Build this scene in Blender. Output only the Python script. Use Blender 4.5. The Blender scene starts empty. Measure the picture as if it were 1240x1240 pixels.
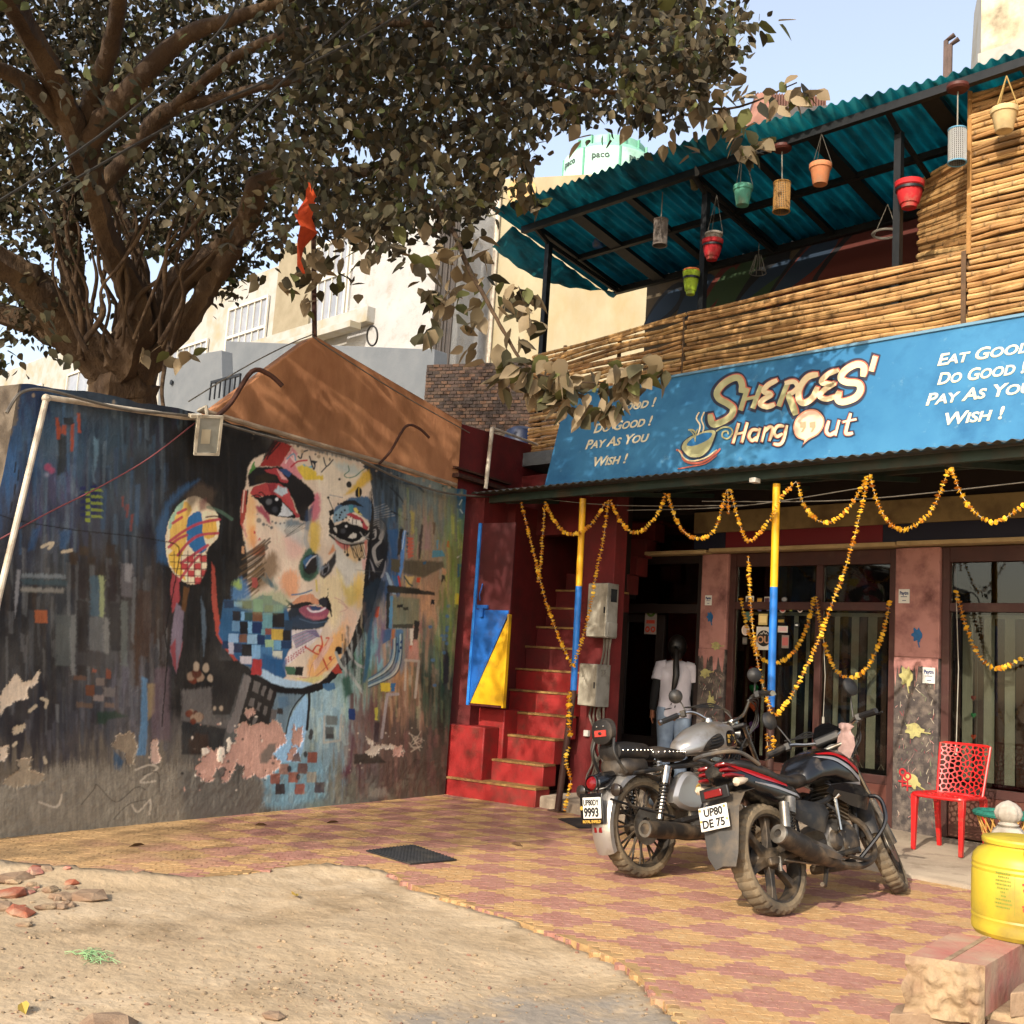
import bpy,math,random
import numpy as np
from mathutils import Vector,Matrix
from math import sin,cos,pi,radians,sqrt,atan2,tan,hypot
sc=bpy.context.scene
COL=sc.collection
rnd=random.Random(7)
# ------------------------------------------------------------------ camera
H=1.3
PITCH,ROLL,FPX,PSI=radians(7.958),radians(3.778),1333.2,radians(43.96)
_up=np.array([sin(ROLL)*cos(PITCH),-cos(ROLL)*cos(PITCH),sin(PITCH)])
_fw=np.array([0,0,1.])-_up*_up[2];_fw/=np.linalg.norm(_fw)
_rt=np.cross(_fw,_up);_rt/=np.linalg.norm(_rt)
if _rt[0]<0:_rt=-_rt
_L=-_rt*sin(PSI)+_fw*cos(PSI)
_Y=_fw*sin(PSI)+_rt*cos(PSI)
RM=np.array([-_L,_Y,_up])
EYE=np.array([0,0,H])
cam=bpy.data.objects.new('camera',bpy.data.cameras.new('camera'));COL.objects.link(cam)
_cx,_cy,_cz=RM@np.array([1,0,0]),RM@np.array([0,-1,0]),RM@np.array([0,0,-1])
cam.matrix_world=Matrix(((_cx[0],_cy[0],_cz[0],0),(_cx[1],_cy[1],_cz[1],0),(_cx[2],_cy[2],_cz[2],H),(0,0,0,1)))
cam.data.sensor_width=36;cam.data.lens=36*FPX/1240
cam.data.clip_start=.05;cam.data.clip_end=2000
sc.camera=cam
# ------------------------------------------------------------------ sky, sun, exposure
SUN_EL,SUN_AZ=radians(30.5),radians(16.0)
world=bpy.data.worlds.new('World');sc.world=world;world.use_nodes=True
nt=world.node_tree;nt.nodes.clear()
sky=nt.nodes.new('ShaderNodeTexSky');sky.sky_type='NISHITA';sky.sun_disc=False
sky.sun_elevation=SUN_EL;sky.sun_rotation=pi-SUN_AZ
sky.air_density=1.0;sky.dust_density=2.6;sky.ozone_density=.4;sky.altitude=50
bg=nt.nodes.new('ShaderNodeBackground');bg.inputs['Strength'].default_value=.15
wo=nt.nodes.new('ShaderNodeOutputWorld')
hz=nt.nodes.new('ShaderNodeMix');hz.data_type='RGBA';hz.blend_type='ADD';hz.inputs[0].default_value=1.0;hz.inputs[7].default_value=(1.05,.90,.66,1)
nt.links.new(sky.outputs[0],hz.inputs[6]);nt.links.new(hz.outputs[2],bg.inputs[0]);nt.links.new(bg.outputs[0],wo.inputs[0])
sun=bpy.data.objects.new('sun',bpy.data.lights.new('sun','SUN'));COL.objects.link(sun)
sun.data.energy=2.9;sun.data.angle=radians(.5);sun.data.color=(1.0,.90,.76)
_ld=Vector((-sin(SUN_AZ)*cos(SUN_EL),cos(SUN_AZ)*cos(SUN_EL),-sin(SUN_EL)))
sun.rotation_euler=_ld.to_track_quat('-Z','Y').to_euler()
sun.location=(3,-8,12)
sc.view_settings.view_transform='Standard';sc.view_settings.look='None'
sc.view_settings.exposure=.95;sc.view_settings.gamma=1.0;sc.view_settings.use_curve_mapping=False
sc.render.engine='CYCLES'
sc.cycles.max_bounces=7;sc.cycles.transparent_max_bounces=12
# ------------------------------------------------------------------ from a pixel of the 1240 px photograph to a place on a real surface
def ray(px,py):return RM@np.array([px-620,py-620,FPX])
def on_z(px,py,z):
 d=ray(px,py);return EYE+d*((z-H)/d[2])
def on_y(px,py,y):
 d=ray(px,py);return EYE+d*(y/d[1])
def on_x(px,py,x):
 d=ray(px,py);return EYE+d*(x/d[0])
def on_pl(px,py,p0,n):
 d=ray(px,py);n=np.array(n,float)
 return EYE+d*(np.dot(np.array(p0,float)-EYE,n)/np.dot(d,n))
def at_d(px,py,d):
 r=ray(px,py);return EYE+r/hypot(r[0],r[1])*d
def proj(P):
 P=np.atleast_2d(np.asarray(P,float));c=(P-EYE)@RM
 return 620+FPX*c[:,0]/c[:,2],620+FPX*c[:,1]/c[:,2]
M0=np.array([-7.42,2.81,0]);MD=np.array([-.98,4.64,0]);MD/=np.linalg.norm(MD);MN=np.array([MD[1],-MD[0],0])
ZZ=np.array([0,0,1.])
def mur(s,z,off=0.0):return M0+MD*s+MN*off+ZZ*z
S0=np.array([-8.43,7.5,0])
def stp(lat,al,z):return S0+MN*lat+MD*al+ZZ*z
# ------------------------------------------------------------------ noise
class VN:
 def __init__(s,seed):s.t=np.random.RandomState(seed).rand(256,256)
 def __call__(s,x,y):
  x=np.asarray(x,float);y=np.asarray(y,float)
  xi=np.floor(x).astype(int);yi=np.floor(y).astype(int);fx=x-xi;fy=y-yi
  fx=fx*fx*(3-2*fx);fy=fy*fy*(3-2*fy);t=s.t
  a=t[xi&255,yi&255];b=t[(xi+1)&255,yi&255];c=t[xi&255,(yi+1)&255];d=t[(xi+1)&255,(yi+1)&255]
  return(a*(1-fx)+b*fx)*(1-fy)+(c*(1-fx)+d*fx)*fy
 def fbm(s,x,y,o=4):
  r=0;a=.5
  for k in range(o):r=r+a*s(np.asarray(x)*2**k+17.3*k,np.asarray(y)*2**k+5.1*k);a*=.5
  return r/(1-.5**o)
N1,N2,N3=VN(1),VN(2),VN(3)
# ------------------------------------------------------------------ colours and materials
def lin(h):
 h=h.lstrip('#');h=h if len(h)==6 else ''.join(q*2 for q in h);v=[int(h[i:i+2],16)/255 for i in(0,2,4)]
 return tuple((c/12.92 if c<=.04045 else((c+.055)/1.055)**2.4) for c in v)
def L4(h):return(*lin(h),1) if isinstance(h,str) else((*h,1) if len(h)==3 else tuple(h))
_mats={}
def mat(name,c1,c2=None,scale=6,rough=.75,metal=0,bump=0,bscale=40,dirt=None,damt=.4,dscale=3,spec=.4,attr=False,trans=0,emis=None,coat=0,stretch=(1,1,1),fac=(.35,.65)):
 if name in _mats:return _mats[name]
 m=bpy.data.materials.new(name);m.use_nodes=True;n=m.node_tree.nodes;l=m.node_tree.links
 b=n['Principled BSDF'];b.inputs['Roughness'].default_value=rough;b.inputs['Metallic'].default_value=metal
 b.inputs['Specular IOR Level'].default_value=spec;b.inputs['Coat Weight'].default_value=coat
 tc=n.new('ShaderNodeTexCoord');mp=n.new('ShaderNodeMapping');l.new(tc.outputs['Object'],mp.inputs[0]);mp.inputs['Scale'].default_value=stretch
 def noise(s,d=5):
  t=n.new('ShaderNodeTexNoise');t.inputs['Scale'].default_value=s;t.inputs['Detail'].default_value=d
  t.inputs['Roughness'].default_value=.6;l.new(mp.outputs[0],t.inputs['Vector']);return t
 def ramp(src,a,c):
  r=n.new('ShaderNodeMapRange');r.inputs[1].default_value=a;r.inputs[2].default_value=c;l.new(src,r.inputs[0]);return r.outputs[0]
 def mix(f,A,B,mode='MIX'):
  x=n.new('ShaderNodeMix');x.data_type='RGBA';x.blend_type=mode
  if hasattr(f,'is_output'):l.new(f,x.inputs[0])
  else:x.inputs[0].default_value=f
  for s,v in((6,A),(7,B)):
   if hasattr(v,'is_output'):l.new(v,x.inputs[s])
   else:x.inputs[s].default_value=L4(v)
  return x.outputs[2]
 if attr:
  a=n.new('ShaderNodeAttribute');a.attribute_name='Col';cur=a.outputs['Color']
  if c2:cur=mix(ramp(noise(scale).outputs[0],*fac),cur,mix(.55,cur,c2))
 else:
  cur=None
  if c2:cur=mix(ramp(noise(scale).outputs[0],*fac),c1,c2)
 if dirt:
  base=cur if cur is not None else c1
  f=ramp(noise(dscale,8).outputs[0],.62-damt*.4,.85-damt*.3)
  cur=mix(f,base,dirt)
 if cur is None:b.inputs['Base Color'].default_value=L4(c1)
 else:l.new(cur,b.inputs['Base Color'])
 if bump:
  bp=n.new('ShaderNodeBump');bp.inputs['Strength'].default_value=min(1,bump);bp.inputs['Distance'].default_value=.01*max(1,bump)
  l.new(noise(bscale,6).outputs[0],bp.inputs['Height']);l.new(bp.outputs[0],b.inputs['Normal'])
 if trans:
  tr=n.new('ShaderNodeBsdfTranslucent')
  if cur is not None:l.new(cur,tr.inputs[0])
  else:tr.inputs[0].default_value=L4(c1)
  ms=n.new('ShaderNodeMixShader');ms.inputs[0].default_value=trans
  o=n['Material Output'];l.new(b.outputs[0],ms.inputs[1]);l.new(tr.outputs[0],ms.inputs[2]);l.new(ms.outputs[0],o.inputs[0])
 if emis:b.inputs['Emission Color'].default_value=L4(emis[0]);b.inputs['Emission Strength'].default_value=emis[1]
 _mats[name]=m;return m
def glass_mat(name,tint,fr=1.5):
 m=bpy.data.materials.new(name);m.use_nodes=True;n=m.node_tree.nodes;l=m.node_tree.links;n.clear()
 o=n.new('ShaderNodeOutputMaterial');ms=n.new('ShaderNodeMixShader');f=n.new('ShaderNodeFresnel');f.inputs[0].default_value=fr
 t=n.new('ShaderNodeBsdfTransparent');t.inputs[0].default_value=L4(tint);g=n.new('ShaderNodeBsdfGlossy');g.inputs['Roughness'].default_value=.02
 l.new(f.outputs[0],ms.inputs[0]);l.new(t.outputs[0],ms.inputs[1]);l.new(g.outputs[0],ms.inputs[2]);l.new(ms.outputs[0],o.inputs[0]);return m
# ------------------------------------------------------------------ mesh builder
class MB:
 def __init__(s):s.v=[];s.f=[];s.c=None;s.col=None
 def setcol(s,c):
  if s.c is None:s.c=[]
  s.col=L4(c)
 def add(s,vs,fs):
  o=len(s.v);s.v.extend([tuple(map(float,p)) for p in vs]);s.f.extend([tuple(i+o for i in f) for f in fs])
  if s.c is not None:s.c.extend([s.col]*len(vs))
  return s
 def hexa(s,b,t):
  return s.add(list(b)+list(t),[(3,2,1,0),(4,5,6,7),(0,1,5,4),(1,2,6,5),(2,3,7,6),(3,0,4,7)])
 def box(s,x0,x1,y0,y1,z0,z1):
  return s.hexa([(x0,y0,z0),(x1,y0,z0),(x1,y1,z0),(x0,y1,z0)],[(x0,y0,z1),(x1,y0,z1),(x1,y1,z1),(x0,y1,z1)])
 def obox(s,c,ax,ay,az):
  c,ax,ay,az=[np.array(q,float) for q in(c,ax,ay,az)]
  return s.hexa([c-ax-ay-az,c+ax-ay-az,c+ax+ay-az,c-ax+ay-az],[c-ax-ay+az,c+ax-ay+az,c+ax+ay+az,c-ax+ay+az])
 def fbox(s,fn,a0,a1,b0,b1,c0,c1):
  return s.hexa([fn(a0,b0,c0),fn(a1,b0,c0),fn(a1,b1,c0),fn(a0,b1,c0)],[fn(a0,b0,c1),fn(a1,b0,c1),fn(a1,b1,c1),fn(a0,b1,c1)])
 def prism(s,poly,vec):
  n=len(poly);P=[np.array(p,float) for p in poly];v=np.array(vec,float);Q=[p+v for p in P]
  return s.add(P+Q,[tuple(range(n))[::-1],tuple(range(n,2*n))]+[(i,(i+1)%n,n+(i+1)%n,n+i) for i in range(n)])
 def tube(s,pts,r,n=8,cap=True,closed=False,flat=None):
  P=[np.array(p,float) for p in pts];m=len(P)
  R=r if hasattr(r,'__len__') else[r]*m
  T=[]
  for i in range(m):
   if closed:d=P[(i+1)%m]-P[i-1]
   else:d=P[min(i+1,m-1)]-P[max(i-1,0)]
   T.append(d/(np.linalg.norm(d)+1e-12))
  u=np.cross(T[0],[0,0,1.]);
  if np.linalg.norm(u)<.05:u=np.cross(T[0],[0,1.,0])
  u/=np.linalg.norm(u);vs=[]
  for i in range(m):
   u=u-T[i]*np.dot(u,T[i]);u/=np.linalg.norm(u)+1e-12;w=np.cross(T[i],u)
   fl=flat if flat else 1
   for k in range(n):
    a=2*pi*k/n;vs.append(P[i]+(u*cos(a)+w*sin(a)*fl)*R[i])
  fs=[]
  for i in range(m if closed else m-1):
   j=(i+1)%m
   for k in range(n):fs.append((i*n+k,j*n+k,j*n+(k+1)%n,i*n+(k+1)%n)[::-1])
  if cap and not closed:fs.append(tuple(range(n)));fs.append(tuple((m-1)*n+k for k in range(n))[::-1])
  return s.add(vs,fs)
 def lathe(s,prof,n=24,o=(0,0,0),ax=(0,0,1),a0=0,a1=2*pi,sx=1,sy=1):
  o=np.array(o,float);az=np.array(ax,float);az/=np.linalg.norm(az)
  u=np.cross([0,1.,0],az)
  if np.linalg.norm(u)<.05:u=np.cross([1.,0,0],az)
  u/=np.linalg.norm(u);w=np.cross(az,u);full=abs(a1-a0-2*pi)<1e-6;m=n if full else n+1
  vs=[o+u*(r*cos(a0+(a1-a0)*k/n)*sx)+w*(r*sin(a0+(a1-a0)*k/n)*sy)+az*z for(r,z) in prof for k in range(m)]
  fs=[]
  for i in range(len(prof)-1):
   for k in range(n):
    k2=(k+1)%m;fs.append((i*m+k,i*m+k2,(i+1)*m+k2,(i+1)*m+k))
  return s.add(vs,fs)
 def torus(s,c,ax,R,r,n=32,k=8,sy=1):
  c=np.array(c,float);ax=np.array(ax,float);ax/=np.linalg.norm(ax)
  u=np.cross(ax,[0,0,1.])
  if np.linalg.norm(u)<.05:u=np.array([1.,0,0])
  u/=np.linalg.norm(u);w=np.cross(ax,u);vs=[];fs=[]
  for i in range(n):
   a=2*pi*i/n;d=u*cos(a)+w*sin(a)
   for j in range(k):
    b=2*pi*j/k;vs.append(c+d*(R+r*cos(b))+ax*(r*sin(b)*sy))
  for i in range(n):
   for j in range(k):fs.append((i*k+j,((i+1)%n)*k+j,((i+1)%n)*k+(j+1)%k,i*k+(j+1)%k))
  return s.add(vs,fs)
 def ball(s,c,rx,ry=None,rz=None,n=12,m=8,M=None):
  ry=ry or rx;rz=rz or rx;vs=[];fs=[];c=np.array(c,float)
  for i in range(m+1):
   t=pi*i/m
   for k in range(n):
    p=np.array([rx*sin(t)*cos(2*pi*k/n),ry*sin(t)*sin(2*pi*k/n),rz*cos(t)])
    if M is not None:p=M@p
    vs.append(c+p)
  for i in range(m):
   for k in range(n):fs.append((i*n+k,(i+1)*n+k,(i+1)*n+(k+1)%n,i*n+(k+1)%n))
  return s.add(vs,fs)
 def loft(s,rings,cap=True):
  n=len(rings[0]);vs=[p for r in rings for p in r];fs=[]
  for i in range(len(rings)-1):
   for k in range(n):fs.append((i*n+k,i*n+(k+1)%n,(i+1)*n+(k+1)%n,(i+1)*n+k))
  if cap:fs.append(tuple(range(n))[::-1]);fs.append(tuple((len(rings)-1)*n+k for k in range(n)))
  return s.add(vs,fs)
 def rock(s,c,r,rr,squash=.6,sub=1):
  b=[(-.53,.85,0),(.53,.85,0),(-.53,-.85,0),(.53,-.85,0),(0,-.53,.85),(0,.53,.85),(0,-.53,-.85),(0,.53,-.85),(.85,0,-.53),(.85,0,.53),(-.85,0,-.53),(-.85,0,.53)]
  F=[(0,11,5),(0,5,1),(0,1,7),(0,7,10),(0,10,11),(1,5,9),(5,11,4),(11,10,2),(10,7,6),(7,1,8),(3,9,4),(3,4,2),(3,2,6),(3,6,8),(3,8,9),(4,9,5),(2,4,11),(6,2,10),(8,6,7),(9,8,1)]
  a=rr.uniform(0,6.28);ex=rr.uniform(.7,1.4);vs=[]
  for p in b:
   q=[p[0]*ex,p[1]/ex,p[2]*squash];k=r*rr.uniform(.75,1.2)
   vs.append((c[0]+(q[0]*cos(a)-q[1]*sin(a))*k,c[1]+(q[0]*sin(a)+q[1]*cos(a))*k,c[2]+q[2]*k))
  return s.add(vs,F)
 def xf(s,fn):s.v=[tuple(fn(np.array(p))) for p in s.v];return s
 def mesh(s,name,off=(0,0,0),smooth=35):
  me=bpy.data.meshes.new(name)
  o=off;me.from_pydata([(p[0]-o[0],p[1]-o[1],p[2]-o[2]) for p in s.v],[],s.f);me.update()
  if s.c is not None:
   a=me.attributes.new('Col','FLOAT_COLOR','POINT');a.data.foreach_set('color',np.array(s.c,dtype=np.float32).ravel())
  if smooth:
   me.shade_smooth();me.set_sharp_from_angle(angle=radians(smooth))
  return me
OFF={}
def obj(name,me,m,parent=None):
 o=bpy.data.objects.new(name,me);COL.objects.link(o)
 if m:me.materials.clear();me.materials.append(m)
 if parent:o.parent=parent
 return o
def T(name,label,cat,loc=(0,0,0),group=None,local=False):
 o=bpy.data.objects.new(name,None);COL.objects.link(o);o.location=tuple(map(float,loc));o.empty_display_size=.1
 o['label']=label;o['category']=cat
 if group:o['group']=group
 OFF[o.name]=(0,0,0) if local else tuple(map(float,loc));return o
def P(name,mb,m,parent,smooth=35,label=None,bevel=0,kind=None):
 off=OFF.get(parent.name,(0,0,0));o=obj(name,mb.mesh(name,off,smooth),m,parent);OFF[o.name]=off
 if label:o['label']=label
 if kind:o['kind']=kind
 if bevel:bev(o,bevel)
 return o
def bev(o,w,seg=2):
 b=o.modifiers.new('bevel','BEVEL');b.width=w;b.segments=seg;b.limit_method='ANGLE';b.angle_limit=radians(40)
def S(name,mb,m,label,cat,group=None,smooth=35,bevel=0):
 v=np.array(mb.v);lo,hi=v.min(0),v.max(0);off=((lo[0]+hi[0])/2,(lo[1]+hi[1])/2,lo[2])
 o=obj(name,mb.mesh(name,off,smooth),m);o.location=off;o['label']=label;o['category']=cat;OFF[o.name]=off
 if group:o['group']=group
 if bevel:bev(o,bevel)
 return o
def G(name,mb,m,smooth=35,kind='structure'):
 o=obj(name,mb.mesh(name,(0,0,0),smooth),m);o['kind']=kind;OFF[o.name]=(0,0,0);return o
def fastmesh(name,V,F,col=None,smooth=True):
 me=bpy.data.meshes.new(name);V=np.asarray(V,np.float32);F=np.asarray(F,np.int32);k=F.shape[1]
 me.vertices.add(len(V));me.vertices.foreach_set('co',V.ravel());me.loops.add(F.size);me.loops.foreach_set('vertex_index',F.ravel())
 me.polygons.add(len(F));me.polygons.foreach_set('loop_start',np.arange(0,F.size,k,dtype=np.int32));me.polygons.foreach_set('loop_total',np.full(len(F),k,np.int32))
 me.polygons.foreach_set('use_smooth',np.full(len(F),smooth,bool))
 if col is not None:
  a=me.attributes.new('Col','FLOAT_COLOR','POINT');c=np.ones((len(V),4),np.float32);c[:,:3]=col;a.data.foreach_set('color',c.ravel())
 me.update(calc_edges=True);me.validate();return me
def gridfaces(nu,nv):
 i=np.arange(nu*nv).reshape(nu,nv);return np.stack([i[:-1,:-1],i[1:,:-1],i[1:,1:],i[:-1,1:]],-1).reshape(-1,4)
def smoothcurve(pts,k=6,closed=False):
 P=[np.array(p,float) for p in pts];n=len(P);out=[]
 for i in range(n if closed else n-1):
  g=(lambda j:P[j%n]) if closed else(lambda j:P[min(max(j,0),n-1)])
  p0,p1,p2,p3=g(i-1),g(i),g(i+1),g(i+2)
  for t in np.linspace(0,1,k,endpoint=False):
   out.append(.5*((2*p1)+(-p0+p2)*t+(2*p0-5*p1+4*p2-p3)*t*t+(-p0+3*p1-3*p2+p3)*t**3))
 if not closed:out.append(P[-1])
 return out
def inpoly(x,y,poly):
 x=np.asarray(x,float);y=np.asarray(y,float);r=np.zeros(np.broadcast(x,y).shape,bool);n=len(poly)
 for i in range(n):
  x1,y1=poly[i];x2,y2=poly[(i+1)%n]
  if y1==y2:continue
  r^=((y1>y)!=(y2>y))&(x<(x2-x1)*(y-y1)/(y2-y1)+x1)
 return r
def polydist(x,y,line):
 d=np.full(np.broadcast(x,y).shape,1e9)
 for(a,b),(c,e) in zip(line[:-1],line[1:]):
  dx,dy=c-a,e-b;t=np.clip(((x-a)*dx+(y-b)*dy)/(dx*dx+dy*dy+1e-9),0,1);d=np.minimum(d,np.hypot(x-a-t*dx,y-b-t*dy))
 return d
# ------------------------------------------------------------------ lettering
def text(name,body,org,ex,ey,size,m,parent=None,shear=0,bold=0,depth=.002,caps=False,align='LEFT',sx=1.0,fit=0):
 cu=bpy.data.curves.new(name,'FONT');cu.body=body;cu.size=size;cu.shear=shear;cu.offset=bold;cu.extrude=depth
 cu.align_x=align;cu.resolution_u=3;cu.space_character=1.0
 if caps:
  cu.small_caps_scale=.8
  for i in range(len(body)):cu.body_format[i].use_small_caps=True
 tmp=bpy.data.objects.new('lettering_tmp',cu);me=bpy.data.meshes.new_from_object(tmp);bpy.data.objects.remove(tmp);bpy.data.curves.remove(cu)
 me.materials.clear();me.materials.append(m);o=bpy.data.objects.new(name,me);COL.objects.link(o)
 xs=[v.co.x for v in me.vertices];w0=(max(xs)-min(xs)) if xs else 1
 if fit:sx=fit/w0
 ex=Vector(ex).normalized();ey=Vector(ey).normalized();ez=ex.cross(ey)
 off=OFF.get(parent.name,(0,0,0)) if parent else(0,0,0);p=[org[i]-off[i] for i in range(3)]
 o.matrix_basis=Matrix(((ex[0]*sx,ey[0],ez[0],p[0]),(ex[1]*sx,ey[1],ez[1],p[1]),(ex[2]*sx,ey[2],ez[2],p[2]),(0,0,0,1)))
 if parent:o.parent=parent
 OFF[o.name]=off;return o
# ================================================================== THE SETTING
def geo_mix_mat(name,layers,rough=.9,bump=.6,bscale=30):
 """layers: list of (colour, noise scale, lo, hi, [cx, cy, r]) painted over one another in world space"""
 m=bpy.data.materials.new(name);m.use_nodes=True;n=m.node_tree.nodes;l=m.node_tree.links;b=n['Principled BSDF']
 b.inputs['Roughness'].default_value=rough;b.inputs['Specular IOR Level'].default_value=.2
 g=n.new('ShaderNodeNewGeometry');cur=None
 for k,ly in enumerate(layers):
  if cur is None:cur=ly[0];continue
  t=n.new('ShaderNodeTexNoise');t.inputs['Scale'].default_value=ly[1];t.inputs['Detail'].default_value=8;t.inputs['Roughness'].default_value=.65
  l.new(g.outputs['Position'],t.inputs['Vector']);f=t.outputs[0]
  if len(ly)>4:
   d=n.new('ShaderNodeVectorMath');d.operation='DISTANCE';l.new(g.outputs['Position'],d.inputs[0]);d.inputs[1].default_value=(ly[4],ly[5],0)
   q=n.new('ShaderNodeMapRange');q.inputs[1].default_value=ly[6];q.inputs[2].default_value=ly[6]*.4;q.inputs[3].default_value=-.35;q.inputs[4].default_value=.12;l.new(d.outputs['Value'],q.inputs[0])
   a=n.new('ShaderNodeMath');l.new(f,a.inputs[0]);l.new(q.outputs[0],a.inputs[1]);f=a.outputs[0]
  r=n.new('ShaderNodeMapRange');r.inputs[1].default_value=ly[2];r.inputs[2].default_value=ly[3];l.new(f,r.inputs[0])
  x=n.new('ShaderNodeMix');x.data_type='RGBA';l.new(r.outputs[0],x.inputs[0])
  if hasattr(cur,'is_output'):l.new(cur,x.inputs[6])
  else:x.inputs[6].default_value=L4(cur)
  x.inputs[7].default_value=L4(ly[0]);cur=x.outputs[2]
 l.new(cur,b.inputs['Base Color'])
 if bump:
  t=n.new('ShaderNodeTexNoise');t.inputs['Scale'].default_value=bscale;t.inputs['Detail'].default_value=9;l.new(g.outputs['Position'],t.inputs['Vector'])
  bp=n.new('ShaderNodeBump');bp.inputs['Strength'].default_value=bump;bp.inputs['Distance'].default_value=.02;l.new(t.outputs[0],bp.inputs['Height']);l.new(bp.outputs[0],b.inputs['Normal'])
 _mats[name]=m;return m
DIRT=geo_mix_mat('dry_dirt',[('#A08D72',),('#B4A186',.8,.42,.6),('#867359',1.7,.5,.68),('#A28E72',5,.45,.65),('#877E72',3.5,.42,.6,-2.45,3.1,1.5),('#B39C7F',9,.55,.8),('#8A7760',30,.66,.9)],bump=.55,bscale=22)
_edge=[(-90,1036),(-20,1044),(60,1050),(110,1056),(160,1059),(225,1063),(262,1060),(300,1056),(340,1050),(372,1047),(425,1049),(470,1054),(492,1068),(520,1079),(560,1092),(600,1105),(640,1119),(680,1133),(712,1145),(745,1160),(768,1176),(785,1192),(800,1208),(816,1224),(830,1245),(860,1300)]
PAVE=[tuple(on_z(x,y,0)[:2]) for x,y in _edge]
PAVE_EDGE=list(PAVE)
PAVE=PAVE+[(-1.0,2.6),(-.3,4.0),(-.3,7.75),(-8.2,7.75),(-8.60,7.6),tuple(mur(-.9,0)[:2])]
def ground_z(x,y):
 x=np.asarray(x,float);y=np.asarray(y,float)
 ins=inpoly(x,y,PAVE);d=polydist(x,y,PAVE_EDGE)
 h=-.034+.04*(N1.fbm(x*.9+9,y*.9+3)-.5)+.03*(N2.fbm(x*3.1,y*3.1)-.5)+.010*(N3.fbm(x*11,y*11,3)-.5)
 q=N2.fbm(x*1.5+4,y*1.5+8,5);h=h+.006*(np.clip((q-.47)*26,0,1)+np.clip((q-.60)*30,0,1))
 left=np.clip((-4.6-x)/1.2,0,1)
 h=h+left*np.clip(1-d/.5,0,1)*.026+np.clip(1-d/.22,0,1)*.026*(.3+1.2*N2(x*2.3,y*2.3))
 h=np.where(ins,np.minimum(-.05-np.clip(d,0,.05)*.8,h-.03),h)
 return h
def axis(lo,hi,step,far):
 a=[lo];s=step
 while a[0]>-far:s*=1.35;a.insert(0,a[0]-s)
 while a[-1]<hi:a.append(a[-1]+step)
 s=step
 while a[-1]<far:s*=1.35;a.append(a[-1]+s)
 return np.array(a)
_gx=axis(-9.5,.6,.045,500);_gy=axis(.6,6.4,.045,500)
_X,_Yg=np.meshgrid(_gx,_gy,indexing='ij');_Z=ground_z(_X,_Yg)
_far=(np.abs(_X)>40)|(np.abs(_Yg)>40);_Z=np.where(_far,-.08,_Z)
ground=obj('dirt_ground',fastmesh('dirt_ground',np.stack([_X,_Yg,_Z],-1).reshape(-1,3),gridfaces(len(_gx),len(_gy))),DIRT);ground['kind']='structure'
OFF[ground.name]=(0,0,0)
JOINT=geo_mix_mat('paving_joint_sand',[('#9C8058',),('#86694A',6,.45,.6)],bump=.3)
mb=MB();mb.prism([(x,y,-.045) for x,y in PAVE],(0,0,.0432));paving=G('paving',mb,JOINT,smooth=0)
sand=[('#A98A62',1.1,.34,.62,-7.5,2.9,2.1),('#A08664',2.2,.56,.85),('#AD9168',2.2,.46,.62,-2.5,3.3,1.1),('#8A6E4E',60,.6,.8)]
PYEL=geo_mix_mat('yellow_paver',[('#B08D62',),('#A27F57',7,.45,.62),('#B79C76',17,.52,.7)]+sand,rough=.85,bump=.25,bscale=90)
PRED=geo_mix_mat('red_paver',[('#9E7365',),('#906558',7,.45,.62),('#A68172',17,.52,.7)]+sand,rough=.85,bump=.25,bscale=90)
pl,pw=.104,.0505
def paver_poly(g=.0006):
 l2,w2,e=pl/2-g,pw/2-g,.0062
 top=[(-l2+.006,w2-e),(-l2*.55,w2+e*.4),(-l2*.1,w2-e*.4),(l2*.3,w2-e*.6),(l2*.75,w2+e*.3),(l2+.004,w2-e*.8)]
 bot=[(x,y-2*w2+e*.0) for x,y in top][::-1]
 return[(x,y) for x,y in bot]+[(x,y) for x,y in top[::-1]] if False else top[::-1]+bot[::-1]
def paver_mb():
 p=paver_poly();n=len(p);b=MB();s=lambda k,z:[(x*k if abs(x)<1 else x,y*(1-(1-k)*2),z) for x,y in p]
 b.add([(x,y,-.038) for x,y in p]+[(x,y,-.0012) for x,y in p]+s(.99,0),[tuple(range(2*n,3*n))]+[(i,(i+1)%n,n+(i+1)%n,n+i) for i in range(n)]+[(n+i,n+(i+1)%n,2*n+(i+1)%n,2*n+i) for i in range(n)])
 return b
_pm={}
for c,m in(('y',PYEL),('r',PRED)):
 me=paver_mb().mesh('paver',smooth=0);me.materials.append(m);_pm[c]=me
ca,sa=cos(radians(45)),sin(radians(45));cand=[]
for j in range(-160,260):
 for i in range(-130,130):
  a=i*pl+(j%2)*pl*.5;b_=j*pw;x=-4.1+a*ca-b_*sa;y=5.1+a*sa+b_*ca
  if-9.6<x<-.3 and 1<y<7.76:cand.append((x,y))
cand=np.array(cand);_in=inpoly(cand[:,0],cand[:,1],PAVE);cand=cand[_in]
_px,_py=proj(np.c_[cand,np.zeros(len(cand))]);_v=(_px>-40)&(_px<1290)&(_py<1270);cand=cand[_v]
_dd=np.hypot(cand[:,0],cand[:,1]);cand=cand[np.argsort(_dd)]
tx,ty=-4.08+.15,5.09+.15
far={'y':MB(),'r':MB()};pv=_pm['y'];rp=random.Random(5)
base_v=np.array([v.co[:] for v in pv.vertices]);base_f=[tuple(p.vertices) for p in pv.polygons]
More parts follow.
